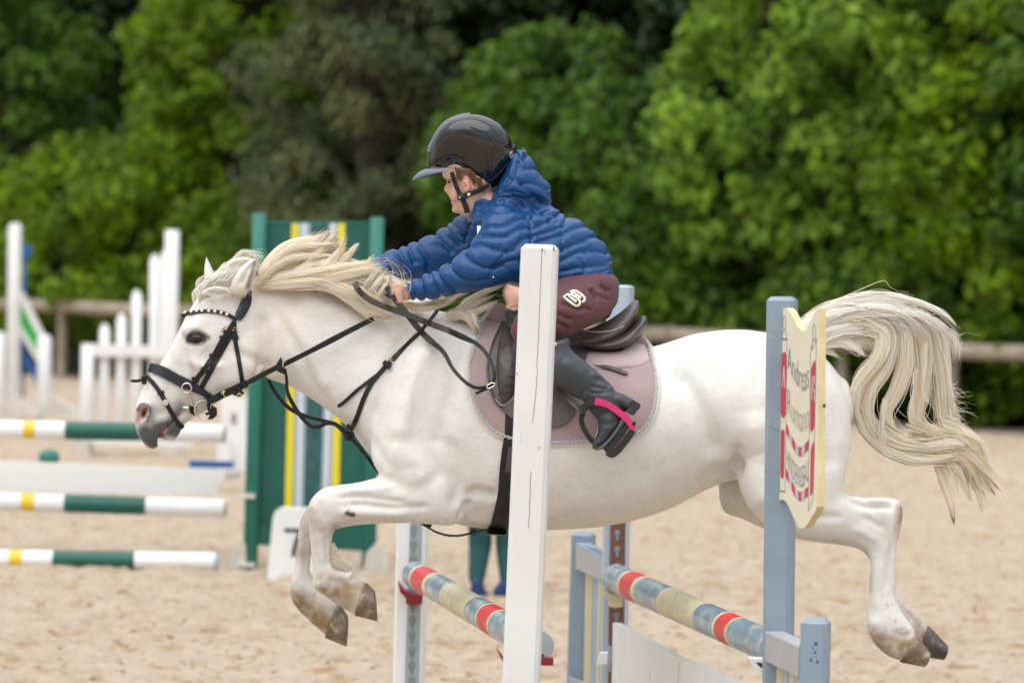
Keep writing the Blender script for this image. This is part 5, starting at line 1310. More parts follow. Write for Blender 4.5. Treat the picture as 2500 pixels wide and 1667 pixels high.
for i in range(40):      # stray hairs on the outside of the curve
    a = hr.random(); x = 2180 + 110 * a; y = 745 + 60 * a * a
    lock(mt, [(x, y, 10), (x + 40, y + 14 + 20 * a, 10), (x + 62 + hr.uniform(-10, 25), y + 40 + 60 * a * hr.random(), 10)], .010, .010, 3, rad=.0011, frizz=.006)
for i in range(22):
    y = hr.uniform(930, 1040); lock(mt, [(2300, y - 60, 10), (2322, y, 10), (2340 + hr.uniform(-5, 50), y + hr.uniform(0, 30), 10)], .006, .008, 2, rad=.0010, frizz=.008)
for i in range(46):      # loose wisps leaving the end of the tail
    a = hr.random(); x = 2260 + 130 * a; y = 1060 + 60 * hr.random(); e = hr.uniform(-30, 60)
    lock(mt, [(x - 60, y - 8, 9.99), (x, y, 9.98), (x + 34 + e * .2, y + 40, 9.98), (x + 50 + e, y + 80 + 50 * hr.random(), 9.98)], .008, .004, 8, rad=.0010, frizz=.003, pal=[0, 1, 2])
for i in range(34):
    a = hr.random(); x = 2040 + 210 * a; lock(mt, [(x, 745 + 20 * a, 9.97), (x + 50, 748 + 40 * a, 9.96), (x + 96, 775 + 60 * a, 9.96), (x + 124 - 30 * a, 818 + 90 * a, 9.96)], .010, .006, 8, rad=.0010, frizz=.003, pal=[0, 0, 1])
for i in range(3):
    a = hr.random(); y = 830 + 150 * a; x = 2120 + 180 * hr.random(); lock(mt, [(x, y, 9.93), (x - 6, y + 60, 9.93), (x - 4, y + 120, 9.93), (x + 30, y + 165, 9.94)], .010, .006, 8, rad=.0010, frizz=.004, pal=[0, 0, 1])
for i in range(30):
    x = hr.uniform(2270, 2400); lock(mt, [(x, 1090, 9.99), (x + 20, 1140, 9.99), (x + hr.uniform(10, 70), hr.uniform(1170, 1240), 9.99)], .008, .012, 4, rad=.0011, frizz=.008)
mt.obj('tail', HAIRS, pony, sharp=None)
# feathers on the fetlocks
mfe = MB()
for i in range(40): lock(mfe, [(806 + hr.uniform(-4, 10), 1350 + hr.uniform(-24, 34), YN - .01), (826, 1378 + hr.uniform(-12, 10), YN - .01), (862 + hr.uniform(-18, 20), 1396 + hr.uniform(-14, 14), YN - .01)], .010, .010, 16, rad=.0009, frizz=.003)
for i in range(14): lock(mfe, [(765, 1405 + i, YFr), (790, 1425 + i * 2, YFr), (812, 1440 + i * 2, YFr)], .010, .008, 12, rad=.0009, frizz=.003)
for i in range(18): lock(mfe, [(2188, 1478 + i, YH), (2210, 1500 + i * 2, YH), (2226, 1522 + i * 2, YH)], .010, .008, 16, rad=.0009, frizz=.003)
for i in range(12): lock(mfe, [(2196, 1462 + i, YK), (2222, 1490 + i * 2, YK), (2248, 1512 + i * 2, YK)], .010, .006, 12, rad=.0009, frizz=.003)
mfe.obj('fetlock_hair', HAIRS, pony, sharp=None)
# ------------------------------------------------------------------ tack
def resample(pts, step=6.0):
    q = np.array(catmull([p[:2] for p in pts], 8)); seg = np.linalg.norm(np.diff(q, axis=0), axis=1); s = np.concatenate([[0], np.cumsum(seg)])
    n = max(3, int(s[-1] / step)); t = np.linspace(0, s[-1], n); return [(float(np.interp(v, s, q[:, 0])), float(np.interp(v, s, q[:, 1]))) for v in t]
def drape(pts, off=0.001, step=6.0, fallback=None, sm=2):
    q = resample(pts, step); ps = []; ns = []
    for x, y in q:
        c, n, ok = onbody(x, y, off, None, fallback); ps.append(c); ns.append(n)
    for _ in range(sm):
        ps = [ps[0]] + [(ps[i - 1] + ps[i] * 2 + ps[i + 1]) / 4 for i in range(1, len(ps) - 1)] + [ps[-1]]
        ns = [ns[0]] + [(ns[i - 1] + ns[i] + ns[i + 1]).normalized() for i in range(1, len(ns) - 1)] + [ns[-1]]
    return ps, ns
def mirY(v, c=YC): return Vector((v.x, 2 * c - v.y, v.z))
def strap(mbx, pts, wpx, th=.003, off=.001, both=False, wp=None, **k):
    ps, ns = drape(pts, off, **k); w_ = wpx / 815.0
    ws = [w_] * len(ps) if wp is None else [w_ * float(np.interp(i / (len(ps) - 1), [a for a, b in wp], [b for a, b in wp])) for i in range(len(ps))]
    mbx.ribbon(ps, ns, ws, th)
    if both:
        if not hasattr(mbx, 'mir'): mbx.mir = MB()
        mbx.mir.ribbon([mirY(p) for p in ps], [Vector((n.x, -n.y, n.z)) for n in ns], ws, th)
def free(mbx, pts, wpx, th=.003, wp=None, nor=(0, -1, 0)):
    """strap hanging in the air: pts (px,py,Y)"""
    ps = [Vector(v) for v in catmull([list(P(*p)) for p in pts], 8)]; w_ = wpx / 815.0
    ws = [w_] * len(ps) if wp is None else [w_ * float(np.interp(i / (len(ps) - 1), [a for a, b in wp], [b for a, b in wp])) for i in range(len(ps))]
    mbx.ribbon(ps, [Vector(nor)] * len(ps), ws, th); return ps
def ringm(mbx, px, py, r, tr, off=.004, n=None, Y=None):
    c, nn, ok = onbody(px, py, off)
    if Y is not None: c = P(px, py, Y); nn = Vector((0, -1, 0))
    if n is not None: nn = Vector(n).normalized()
    x = nn.cross(Vector((0, 0, 1))).normalized(); y = nn.cross(x)
    mbx.tube([c + (x * math.cos(a) + y * math.sin(a)) * r / 815 for a in [i * math.pi / 14 for i in range(28)]], tr / 815, 8, closed=True)
    return c
def buckle(mbx, px, py, wpx, hpx, ang, off=.005, tr=1.5):
    c, nn, ok = onbody(px, py, off); x = nn.cross(Vector((0, 0, 1))).normalized(); y = nn.cross(x)
    a = math.radians(ang); u = x * math.cos(a) + y * math.sin(a); v = -x * math.sin(a) + y * math.cos(a)
    u *= wpx / 1630; v *= hpx / 1630
    mbx.tube([c + u * i + v * j for i, j in ((-1, -.8), (-.8, -1), (.8, -1), (1, -.8), (1, .8), (.8, 1), (-.8, 1), (-1, .8))], tr / 815, 6, closed=True)
    mbx.tube([c - u, c + u * .9], tr * .7 / 815, 6)
br = thing('bridle', 'black leather bridle with crystal browband and brass fittings on the pony head', 'bridle', tuple(P(520, 880, YC)))
def bpart(name, m, fn, parent=br, **k):
    x = MB(); fn(x)
    if hasattr(x, 'mir'): x.mir.obj(name, m, parent, **k)
    if name.endswith('keeper') or name in ('headpiece', 'noseband', 'cheekpiece', 'bit', 'bit_guard', 'belly_buckle'): return pieces(name, x, m, parent, **k)
    return x.obj(name, m, parent, **k)
bpart('browband', M_blk, lambda m: strap(m, [(444, 772), (452, 767), (475, 764), (507, 760), (537, 763), (559, 770), (577, 782)], 9.5, .005, .002, True))
for i, (x, y) in enumerate([(449, 766), (458, 765), (472, 763), (484, 761.5), (497, 760.5), (511, 760), (525, 761), (540, 764), (553, 768)]):
    mb = MB(); c, n, ok = onbody(x, y, .0075); mb.ellipsoid(c, .0052, .0036, .0052, 10, 8); mb.obj('crystal', M_crystal, br)
bpart('headpiece', M_nav, lambda m: (strap(m, [(607, 712), (602, 735), (592, 756), (579, 780)], 26, .005, .002, True, wp=[(0, .55), (.35, 1.0), (.8, .95), (1, .6)])))
bpart('cheekpiece', M_blk, lambda m: strap(m, [(572, 786), (563, 800), (551, 818), (536, 842), (520, 872), (500, 900), (480, 925), (466, 945)], 13, .0045, .003, True))
bpart('cheekpiece', M_blk, lambda m: strap(m, [(567, 800), (560, 822), (546, 848), (530, 876), (513, 908), (497, 936), (490, 950)], 13, .004, .001, True))
bpart('cheekpiece_keeper', M_blk, lambda m: [strap(m, [(x - 8, y - 5), (x, y), (x + 8, y + 5)], 8, .004, .006) for x, y in ((544, 826), (520, 870), (500, 901), (478, 926), (553, 812))])
bpart('throat_lash', M_blk, lambda m: strap(m, [(572, 786), (572, 808), (576, 840), (584, 885), (589, 915), (593, 944)], 10.5, .004, .001, True))
bpart('throat_lash_keeper', M_blk, lambda m: (strap(m, [(566, 826), (575, 826), (582, 825)], 9, .004, .005), strap(m, [(569, 806), (572, 812), (573, 822)], 14, .004, .004)))
bpart('noseband', M_nav, lambda m: (strap(m, [(366, 897), (378, 900), (400, 908), (430, 924), (460, 938), (490, 953), (515, 968)], 25, .011, .001, True, wp=[(0, .9), (.2, 1.05), (.6, 1), (1, .55)]), strap(m, [(372, 893), (400, 902), (430, 916), (460, 930), (488, 944)], 6, .004, .010), strap(m, [(368, 908), (395, 918), (425, 933), (455, 948)], 4, .003, .010)))
bpart('flash_strap', M_blk, lambda m: (strap(m, [(354, 922), (366, 925), (380, 942), (391, 958), (404, 981), (418, 1005), (430, 1026), (443, 1042)], 11, .004, .002, True)))
bpart('flash_keeper', M_blk, lambda m: (strap(m, [(350, 918), (356, 926), (352, 938)], 12, .005, .004, fallback=YC - .03), strap(m, [(386, 962), (394, 960), (401, 957)], 9, .004, .006)))
bpart('flash_tab', M_blk, lambda m: free(m, [(320, 929, 9.96), (332, 930, 9.955), (343, 928, 9.955), (352, 923, 9.95), (362, 918, 9.95)], 8, .004, wp=[(0, .6), (.15, 1), (.8, .8), (1, .8)]))
bpart('bit', M_steel, lambda m: (ringm(m, 459, 945, 12, 2.2, .017), m.tube([onbody(461, 957, .008)[0], onbody(466, 975, .010)[0], onbody(470, 993, .008)[0]], [.0032, .004, .0055], 8), m.tube([onbody(470, 993, .008)[0], onbody(462, 994, .004)[0], onbody(448, 994, .001)[0]], [.0065, .006, .005], 8)))
bpart('bit_ring', M_steel, lambda m: ringm(m, 494, 990, 23.5, 2.4, .020, n=(0.15, -1, 0)))
bpart('bit_guard', M_blk, lambda m: (m.tube([onbody(466, 988, .011)[0], onbody(468, 1000, .011)[0], onbody(478, 1008, .010)[0]], [.007, .0075, .004], 8), m.tube([onbody(508, 985, .006)[0], onbody(510, 1000, .004)[0], P(524, 1004, 9.955)], [.006, .006, .005], 8)))
bpart('curb_strap', M_blk, lambda m: m.prism([P(x, y, 9.94) for x, y in [(516, 990), (528, 996), (529, 1014), (519, 1023), (508, 1024), (512, 1012), (503, 1014), (500, 1008), (512, 1004)]], Vector((0, .02, 0))))
def bks(m):
    for a in ((549, 806, 14, 13, 35), (572, 806, 13, 11, 4), (404, 982, 13, 8, -30)): buckle(m, *a)
bpart('buckle', M_brass, lambda m: buckle(m, 549, 806, 14, 13, 35)); bpart('buckle', M_brass, lambda m: buckle(m, 572, 806, 13, 11, 4)); bpart('buckle', M_steel, lambda m: buckle(m, 404, 982, 13, 8, -30))
# reins, part of the bridle
YR = 9.87
def rein1(m):
    free(m, [(507, 981, 9.93), (530, 970, 9.925), (552, 959, 9.92), (575, 949, 9.915), (603, 935, 9.905)], 19, .006, wp=[(0, .8), (.3, 1), (1, .95)])
    free(m, [(600, 937, 9.905), (640, 915, 9.90), (672, 899, 9.89)], 13, .005)
    free(m, [(672, 899, 9.89), (700, 886, 9.885), (760, 856, 9.87), (812, 829, 9.868), (862, 803, 9.868), (912, 778, 9.87)], 13.5, .005, wp=[(0, 1.05), (.35, .9), (.6, 1.1), (1, .9)])
bpart('rein', M_blk, rein1)
def rein1b(m): [free(m, [(x - 5, y - 8, Y_), (x + 4, y + 8, Y_)], 7, .009) for x, y, Y_ in ((535, 968, 9.918), (582, 946, 9.908), (597, 939, 9.90))]
bpart('rein_keeper', M_blk, rein1b)
bpart('rein_buckle', M_brass, lambda m: m.tube([P(x, y, 9.912) for x, y in [(541, 960), (547, 954), (549, 953), (545, 962), (550, 970), (545, 974)]], .0018, 6))
bpart('rein_buckle_ring', M_brass, lambda m: ringm(m, 585, 966, 5.5, 1.3, n=(0, -1, 0), Y=9.90))
bpart('rein_tab', M_blk, lambda m: free(m, [(570, 958, 9.905), (584, 962, 9.905), (593, 955, 9.905)], 12, .005))
bpart('rein_stop', M_blk, lambda m: (m.prism([P(x, y, 9.868) for x, y in [(671, 896), (676, 886), (685, 872), (690, 885), (693, 893), (694, 914), (680, 908), (671, 901)]], Vector((0, .03, 0)))))
def rein2(m):     # webbed rein held in the hands and looping back to the saddle
    a = [(868, 690, 9.87), (872, 703, 9.865), (887, 720, 9.86), (914, 738, 9.85), (949, 752, 9.84), (994, 768, 9.83), (1039, 786, 9.82), (1080, 801, 9.81), (1100, 808, 9.80)]
    free(m, a, 14.5, .005)
bpart('rein', M_web, rein2)
bpart('rein', M_web, lambda m: free(m, [(944, 700, 9.86), (956, 719, 9.855), (971, 738, 9.85), (994, 767, 9.84), (1026, 807, 9.835), (1056, 836, 9.825)], 15, .005))
bpart('rein', M_blk, lambda m: free(m, [(1095, 807, 9.80), (1137, 826, 9.79), (1163, 839, 9.77), (1185, 860, 9.735), (1203, 893, 9.69), (1207, 922, 9.675), (1200, 942, 9.675)], 10, .004, wp=[(0, 1.4), (.12, 1.5), (.3, 1), (1, .8)]))
bpart('rein', M_blk, lambda m: free(m, [(1054, 834, 9.825), (1083, 860, 9.80), (1108, 903, 9.77), (1142, 937, 9.73), (1170, 947, 9.70), (1200, 941, 9.675)], 9, .004, wp=[(0, 1.5), (.15, 1.3), (.35, 1), (1, .9)]))
bpart('rein_buckle', M_steel, lambda m: m.tube([P(x, y, 9.668) for x, y in [(1188, 946), (1190, 940), (1202, 934), (1208, 936), (1206, 942), (1194, 948)]], .0018, 6, closed=True))
bpart('rein_tab', M_blk, lambda m: free(m, [(1163, 960, 9.69), (1180, 952, 9.68), (1192, 947, 9.675)], 7, .004))
def dots(m):      # raised grip dots in the webbing
    for A in ([(868, 690, 9.87), (872, 703, 9.865), (887, 720, 9.86), (914, 738, 9.85), (949, 752, 9.84), (994, 768, 9.83), (1039, 786, 9.82), (1080, 801, 9.81), (1100, 808, 9.80)], [(956, 719, 9.855), (971, 738, 9.85), (994, 767, 9.84), (1026, 807, 9.835), (1056, 836, 9.825)]):
        q = catmull(A, 10); 
        for i in range(0, len(q) - 1):
            for k in range(2):
                x, y, Y_ = q[i] + (q[i + 1] - q[i]) * k / 2; d = (q[i + 1] - q[i])[:2]; d = d / (np.linalg.norm(d) + 1e-9); nx, ny = -d[1], d[0]
                for o_ in (-4, 0, 4):
                    s_ = 1.2 if k else -1.2
                    c = P(x + nx * (o_ + s_ * .5), y + ny * (o_ + s_ * .5), Y_ - .0056); m.box(c, (.0009, 0, .0003), (0, .0004, 0), (0, 0, .0007))
bpart('grip_dots', M_webdot, dots, smooth=False)
bpart('rein_keeper', M_web, lambda m: [free(m, [(x - 4, y - 8, Y_), (x + 3, y + 8, Y_)], 7, .010) for x, y, Y_ in ((880, 711, 9.857), (950, 752, 9.834), (964, 727, 9.848), (1040, 786, 9.812), (1027, 808, 9.828))])

# breastplate with martingale
bp_ = thing('breastplate', 'black leather breastplate and martingale knotted in front of the pony chest', 'breastplate', tuple(P(860, 1060, YC)))
def bpp(name, m, fn): return bpart(name, m, fn, bp_)
bpp('shoulder_strap', M_blk, lambda m: strap(m, [(851, 1060), (862, 1040), (873, 1018), (888, 975), (908, 935), (935, 902), (955, 881), (975, 862), (999, 838), (1022, 816)], 12, .004, .002, True, fallback=9.93))
bpp('shoulder_strap', M_blk, lambda m: free(m, [(1018, 820, 9.825), (1040, 793, 9.81), (1056, 774, 9.815), (1068, 758, 9.83)], 9, .004, wp=[(0, 1), (.6, 1), (.9, 1.1), (1, .8)]))
bpp('strap_end', M_blk, lambda m: strap(m, [(828, 990), (845, 978), (870, 955), (900, 932), (925, 912), (945, 893)], 8.5, .0035, .004))
bpp('strap_keeper', M_blk, lambda m: strap(m, [(936, 884), (945, 893), (953, 899)], 12, .005, .007))
bpp('buckle', M_brass, lambda m: buckle(m, 955, 880, 13, 7, -45))
bpp('knot', M_blk, lambda m: (m.ellipsoid(P(852, 1062, 9.90), .016, .014, .013), m.tube([P(842, 1056, 9.895), P(851, 1050, 9.88), P(862, 1060, 9.88), P(858, 1072, 9.89), P(846, 1070, 9.89)], .0055, 8, 4, closed=True), m.prism([P(x, y, 9.9) for x, y in ((846, 1036), (853, 1034), (858, 1056), (846, 1054))], Vector((0, .01, 0)))))
bpp('martingale_strap', M_blk, lambda m: free(m, [(696, 900, 9.885), (700, 925, 9.89), (701, 952, 9.89), (712, 980, 9.895), (727, 1005, 9.90), (748, 1031, 9.905), (766, 1042, 9.905), (782, 1040, 9.905), (797, 1033, 9.90), (818, 1035, 9.90), (836, 1050, 9.90), (850, 1062, 9.90)], 9.5, .004, wp=[(0, .6), (.1, .8), (.3, 1.1), (1, 1.1)]))
bpp('martingale_strap', M_blk, lambda m: free(m, [(655, 926, 10.11), (664, 944, 10.11), (686, 976, 10.08), (712, 1000, 10.05), (742, 1014, 10.02), (782, 1025, 9.97), (815, 1034, 9.93), (838, 1048, 9.92), (850, 1060, 9.91)], 10, .004))
bpp('martingale_ring', M_brass, lambda m: ringm(m, 695, 890, 8, 1.6, n=(.85, -.5, 0), Y=9.875))
bpp('chest_strap', M_blk, lambda m: (free(m, [(853, 1064, 9.895), (878, 1092, 9.90), (905, 1126, 9.93), (932, 1162, 9.97), (960, 1190, 10.0)], 9, .004)))
bpp('belly_strap', M_blk, lambda m: free(m, [(1018, 1268, 9.96), (1040, 1282, 9.95), (1066, 1297, 9.94), (1095, 1305, 9.94), (1125, 1305, 9.94), (1155, 1298, 9.94), (1192, 1290, 9.94)], 9, .004, nor=(0, -.4, -1)))
bpp('belly_buckle', M_blk, lambda m: (free(m, [(1148, 1298, 9.93), (1162, 1296, 9.93)], 15, .008), free(m, [(1034, 1276, 9.94), (1052, 1286, 9.94)], 13, .008)))

# saddle pad
def pip(pt, poly):
    x, y = pt; c = False; n = len(poly)
    for i in range(n):
        x1, y1 = poly[i]; x2, y2 = poly[(i + 1) % n]
        if (y1 > y) != (y2 > y) and x < (x2 - x1) * (y - y1) / (y2 - y1) + x1: c = not c
    return c
def sheet(mbx, outline, ctr, off, th, rings=14, both=True, puff=0.0, bv=None, fb=None, N=4):
    q = catmull(outline, N, True); n = len(q); R = []; fsr = [i / rings for i in range(1, rings + 1)]
    cx, cy = ctr
    def vert(px, py, o): 
        c, nn, ok = onbody(px, py, 0, bv, fb)
        return c + nn * o, nn
    cv, _ = vert(cx, cy, off + th + puff)
    for f in fsr:
        R.append([vert(cx + (p[0] - cx) * f, cy + (p[1] - cy) * f, off + th + puff * math.sqrt(max(0, 1 - f * f)))[0] for p in q])
    lo = [vert(p[0] + (p[0] - cx) * .004, p[1] + (p[1] - cy) * .004, off + th * .5)[0] for p in q]; bt = [vert(p[0], p[1], off)[0] for p in q]
    for sgn in ((1, -1) if both else (1,)):
        g = (lambda v: v) if sgn > 0 else mirY
        b = len(mbx.v); mbx.v.append(tuple(g(cv))); mbx.mi
        for r in R + [lo, bt]: mbx.v.extend([tuple(g(p)) for p in r])
        for j in range(n): mbx.f.append((b, b + 1 + j, b + 1 + (j + 1) % n)); mbx.mi.append(mbx.cur)
        for i in range(len(R) + 1):
            for j in range(n):
                a = b + 1 + i * n; j2 = (j + 1) % n; mbx.f.append((a + j, a + j2, a + n + j2, a + n + j)); mbx.mi.append(mbx.cur)
    return q
pad = thing('saddle_pad', 'dusty mauve saddle pad with grey braided trim under the saddle', 'saddle pad', tuple(P(1380, 1000, YC)))
po = [(1214, 742), (1200, 757), (1180, 790), (1162, 832), (1150, 880), (1147, 925), (1155, 970), (1172, 1012), (1200, 1046), (1232, 1064), (1290, 1076), (1350, 1080), (1442, 1077), (1500, 1076), (1545, 1064), (1576, 1041), (1596, 1003), (1603, 950), (1597, 895), (1583, 847), (1562, 822), (1500, 838), (1400, 822), (1300, 800), (1250, 770), (1228, 742)]
ctr = (1380, 940)
mb = MB(); sheet(mb, po, ctr, .002, .008, rings=22, fb=YC - .02); mb.obj('pad_cloth', M_pad, pad)
def grow(o, k, c=ctr): return [(c[0] + (x - c[0]) * (1 + k / math.hypot(x - c[0], y - c[1])), c[1] + (y - c[1]) * (1 + k / math.hypot(x - c[0], y - c[1]))) for x, y in o]
edge = po[:21]
def trim(name, k, wpx, th, off, m):
    mbx = MB(); e = grow(edge, k); ps, ns = drape(e, off, 7, fallback=YC - .02, sm=2); mbx.ribbon(ps, ns, wpx / 815, th); mbx.ribbon([mirY(p) for p in ps], [Vector((n.x, -n.y, n.z)) for n in ns], wpx / 815, th); mbx.obj(name, m, pad)
trim('fleece_lining', 5, 9, .007, .001, M_fleece)
def braid(m):
    e = grow(edge, -1.5); ps, ns = drape(e, .010, 4, fallback=YC - .02, sm=2)
    for ph in (0, 1):
        pp = []
        for i, p in enumerate(ps):
            a = i * 1.1 + ph * math.pi; t = (ps[min(i + 1, len(ps) - 1)] - ps[max(i - 1, 0)]).normalized(); sdv = t.cross(ns[i]); pp.append(p + sdv * math.cos(a) * .0032 + ns[i] * math.sin(a) * .0016)
        m.tube(pp, .0032, 6)
mb = MB(); braid(mb); mb.obj('braided_trim', M_trim, pad)
mb = MB(); sheet(mb, [(1428, 870), (1470, 872), (1520, 866), (1560, 845), (1574, 850), (1582, 872), (1583, 886), (1560, 898), (1520, 905), (1470, 906), (1430, 902)], (1500, 884), .008, .004, rings=6, puff=.010); mb.obj('padded_roll', M_padl, pad)

# saddle
sa = thing('saddle', 'dark brown leather jumping saddle with quilted knee rolls and raised cantle', 'saddle', tuple(P(1380, 850, YC)))
mb = MB()
mb.loft([(1238, 752, 1248, 800, .050, YC), (1262, 760, 1270, 830, .085), (1300, 790, 1300, 850, .11), (1360, 812, 1360, 858, .135), (1420, 806, 1420, 860, .155), (1470, 790, 1470, 852, .160), (1512, 764, 1512, 835, .150), (1540, 740, 1538, 800, .125), (1553, 732, 1553, 770, .09)], n=28, sub=5, roundcap=(.5, .25))
S = fuse(mb, .006, 6); S.begin()
S.stroke([(1400, 815), (1440, 822), (1480, 816), (1525, 796)], 3, -.004, fade=False)
S.relax(1); S.finish('seat', M_brn2, sa)
mb = MB()
mb.loft([(1400, 822, 1408, 846, .150), (1440, 824, 1446, 858, .172), (1490, 818, 1490, 860, .176), (1530, 800, 1530, 852, .168), (1552, 780, 1556, 830, .14)], n=28, sub=5, roundcap=(.3, .5))
S = fuse(mb, .006, 6); S.begin()
S.stroke([(1436, 832), (1480, 834), (1520, 822), (1548, 798)], 2.5, -.004, fade=False); S.stroke([(1440, 840), (1490, 840), (1530, 826), (1552, 806)], 2.5, -.004, fade=False)
S.finish('panel', M_brn, sa)
def pipe(pts, off, r, name, m, Y=None):
    x = MB(); ps = [P(a, b, Y) for a, b in resample(pts, 6)] if Y else drape(pts, off, 6)[0]; x.tube(ps, r, 6); x.obj(name, m, sa)
pipe([(1417, 803), (1440, 809), (1470, 810), (1500, 805), (1524, 795)], 0, .0018, 'piping', M_pipe, 9.842)
pipe([(1236, 758), (1243, 752), (1252, 748), (1266, 744)], 0, .0018, 'piping', M_pipe, 9.93)
# flaps
fl = [(1245, 775), (1222, 800), (1203, 840), (1192, 880), (1190, 915), (1198, 955), (1212, 985), (1228, 1000), (1255, 1022), (1300, 1040), (1345, 1043), (1383, 1033), (1402, 1008), (1412, 970), (1420, 930), (1428, 890), (1436, 850), (1400, 832), (1330, 815)]
mb = MB(); sheet(mb, fl, (1320, 920), .014, .006, rings=18); mb.obj('flap', M_brn2, sa)
kn = [(1236, 800), (1222, 830), (1214, 880), (1216, 930), (1228, 985), (1245, 985), (1262, 950), (1275, 900), (1272, 850), (1262, 812)]
mb = MB(); sheet(mb, kn, (1245, 895), .016, .006, rings=8, puff=.022); mb.obj('knee_roll', M_brn, sa)
for k_ in range(7):
    mb = MB(); y = 838 + k_ * 20; ps, ns = drape([(1216, y + 3), (1240, y), (1268, y + 4)], 0.0, 5); 
    ps = [p + Vector((0, -.0415 * math.sin(math.pi * (i + 1.6) / (len(ps) + 2.2)) - .006, 0)) for i, p in enumerate(ps)]; mb.tube(ps, .0012, 6); mb.obj('stitch_line', M_blk, sa)
pipe([(1224, 800), (1206, 840), (1196, 882), (1194, 915), (1202, 955), (1216, 983), (1230, 998)], .020, .003, 'flap_edge', M_brn)
pipe([(1212, 975), (1230, 994), (1262, 970)], .022, .0016, 'piping', M_pipe)
pipe([(1228, 1000), (1255, 1022), (1300, 1040), (1345, 1043), (1383, 1033), (1402, 1008)], .019, .0018, 'flap_edge', M_brn)
mb = MB(); strap(mb, [(1446, 898), (1475, 904), (1505, 912), (1531, 921)], 13, .004, .014, wp=[(0, .8), (.8, 1), (.97, .9), (1, .4)]); mb.obj('billet_end', M_brn, sa)
mb = MB(); free(mb, [(1262, 760, 9.90), (1258, 790, 9.83), (1250, 815, 9.76)], 10, .004); free(mb, [(1240, 775, 9.90), (1252, 800, 9.82), (1262, 820, 9.76)], 9, .004); mb.obj('front_strap', M_brn, sa)
# girth
mb = MB(); gi = [(1258, 1010), (1256, 1060), (1250, 1100), (1244, 1150), (1240, 1200), (1232, 1240), (1222, 1275), (1214, 1292)]
ps, ns = drape(gi, .004, 6, fallback=YC - .05)
ps += [P(1212, 1298, YC - .09), P(1211, 1300, YC)]; ns += [Vector((0, -.3, -1)), Vector((0, 0, -1))]
full = ps + [mirY(p) for p in ps[:-1]][::-1]; fn_ = ns + [Vector((n.x, -n.y, n.z)) for n in ns[:-1]][::-1]
mb.ribbon(full, fn_, .058, .008); mb.obj('girth', M_blk, sa)
mb = MB(); strap(mb, [(1256, 1090), (1252, 1120), (1248, 1150)], 26, .004, .013); mb.obj('girth_buckle_guard', M_brn, sa)
# stirrup
def stir(sgn, name='stirrup'):
    Y0 = 9.585
    g = (lambda v: Vector(v)) if sgn > 0 else mirY
    x = MB(); x.ribbon([g(P(*p)) for p in [(1360, 915, 9.70), (1380, 945, 9.66), (1402, 968, 9.63), (1424, 990, 9.60)]], [Vector((0, -1 * sgn, 0))] * 4, .022, .004)
    x.ribbon([g(P(*p)) for p in [(1352, 925, 9.71), (1372, 955, 9.67), (1392, 978, 9.64), (1416, 1000, 9.61)]], [Vector((0, -1 * sgn, 0))] * 4, .016, .004); x.obj('stirrup_leather', M_brn, sa)
    root = MB(); 
    def bar(m, pts, wpx, th, Y=Y0, wp=None, dY=0.0):
        ps = [Vector(v) for v in catmull([list(P(a, b, Y + dY * i)) for i, (a, b) in enumerate(pts)], 6)]; ps = [g(p) for p in ps]
        ws = [wpx / 830 * (1 if wp is None else float(np.interp(i / (len(ps) - 1), [a for a, b in wp], [b for a, b in wp]))) for i in range(len(ps))]
        m.ribbon(ps, [Vector((0, -1 * sgn, 0))] * len(ps), ws, th)
    # inner branch (behind the foot), head block and tread
    bar(root, [(1436, 978), (1424, 1004), (1420, 1030), (1432, 1058), (1450, 1080), (1470, 1092)], 13, .014, 9.66, dY=0.0)
    ie = root.obj(name, M_blkpl, sa)
    m = MB(); bar(m, [(1430, 975), (1440, 978), (1452, 980)], 26, .030, Y0 + .02); m.obj('stirrup_head', M_blkpl, ie)
    m = MB(); bar(m, [(1415, 1000), (1425, 996), (1436, 986)], 20, .028, Y0 + .025); m.obj('stirrup_eye', M_blkpl, ie)
    m = MB(); bar(m, [(1474, 1096), (1492, 1084), (1514, 1056), (1531, 1034)], 17, .075, 9.655, wp=[(0, .8), (.2, 1), (1, 1)]); m.obj('tread', M_blkpl, ie)
    m = MB(); bar(m, [(1480, 1104), (1493, 1108), (1510, 1096), (1530, 1072), (1546, 1050)], 15, .020, Y0 + .012, wp=[(0, .8), (.3, 1.3), (1, 1)]); m.obj('outer_tread', M_blkpl, ie)
    m = MB(); bar(m, [(1452, 979), (1479, 986), (1505, 1002), (1528, 1020), (1542, 1038), (1548, 1047)], 16, .015, Y0, wp=[(0, 1.15), (.3, .95), (.7, 1.1), (.92, .9), (1, .7)]); m.obj('stirrup_arm', M_pink, ie)
    m = MB(); bar(m, [(1488, 1095), (1502, 1084), (1518, 1064), (1530, 1048)], 8, .022, Y0 + .03, wp=[(0, .5), (.2, 1), (.8, 1), (1, .5)]); m.obj('tread_insert', M_pink, ie)
    m = MB(); c = g(P(1548, 1033, Y0 - .016)); m.ellipsoid(c, .006, .004, .007, 12, 8); m.obj('stirrup_bolt', M_blkpl, ie)
stir(1); stir(-1)
# ------------------------------------------------------------------ the rider
YRd = 10.0
rd = thing('person', 'child in a blue quilted jacket, black helmet and plum breeches crouched forward over the pony', 'person', tuple(P(1400, 780, YC)))
def c2(*pts): return [(880 + x / 2.703, 240 + y / 2.703) for x, y in pts]
def chl(*pts): return [(1000 + x / 5.6, 260 + y / 5.6) for x, y in pts]
# ---- body: head, neck, torso, arms, hands, legs in one skin
mb = MB()
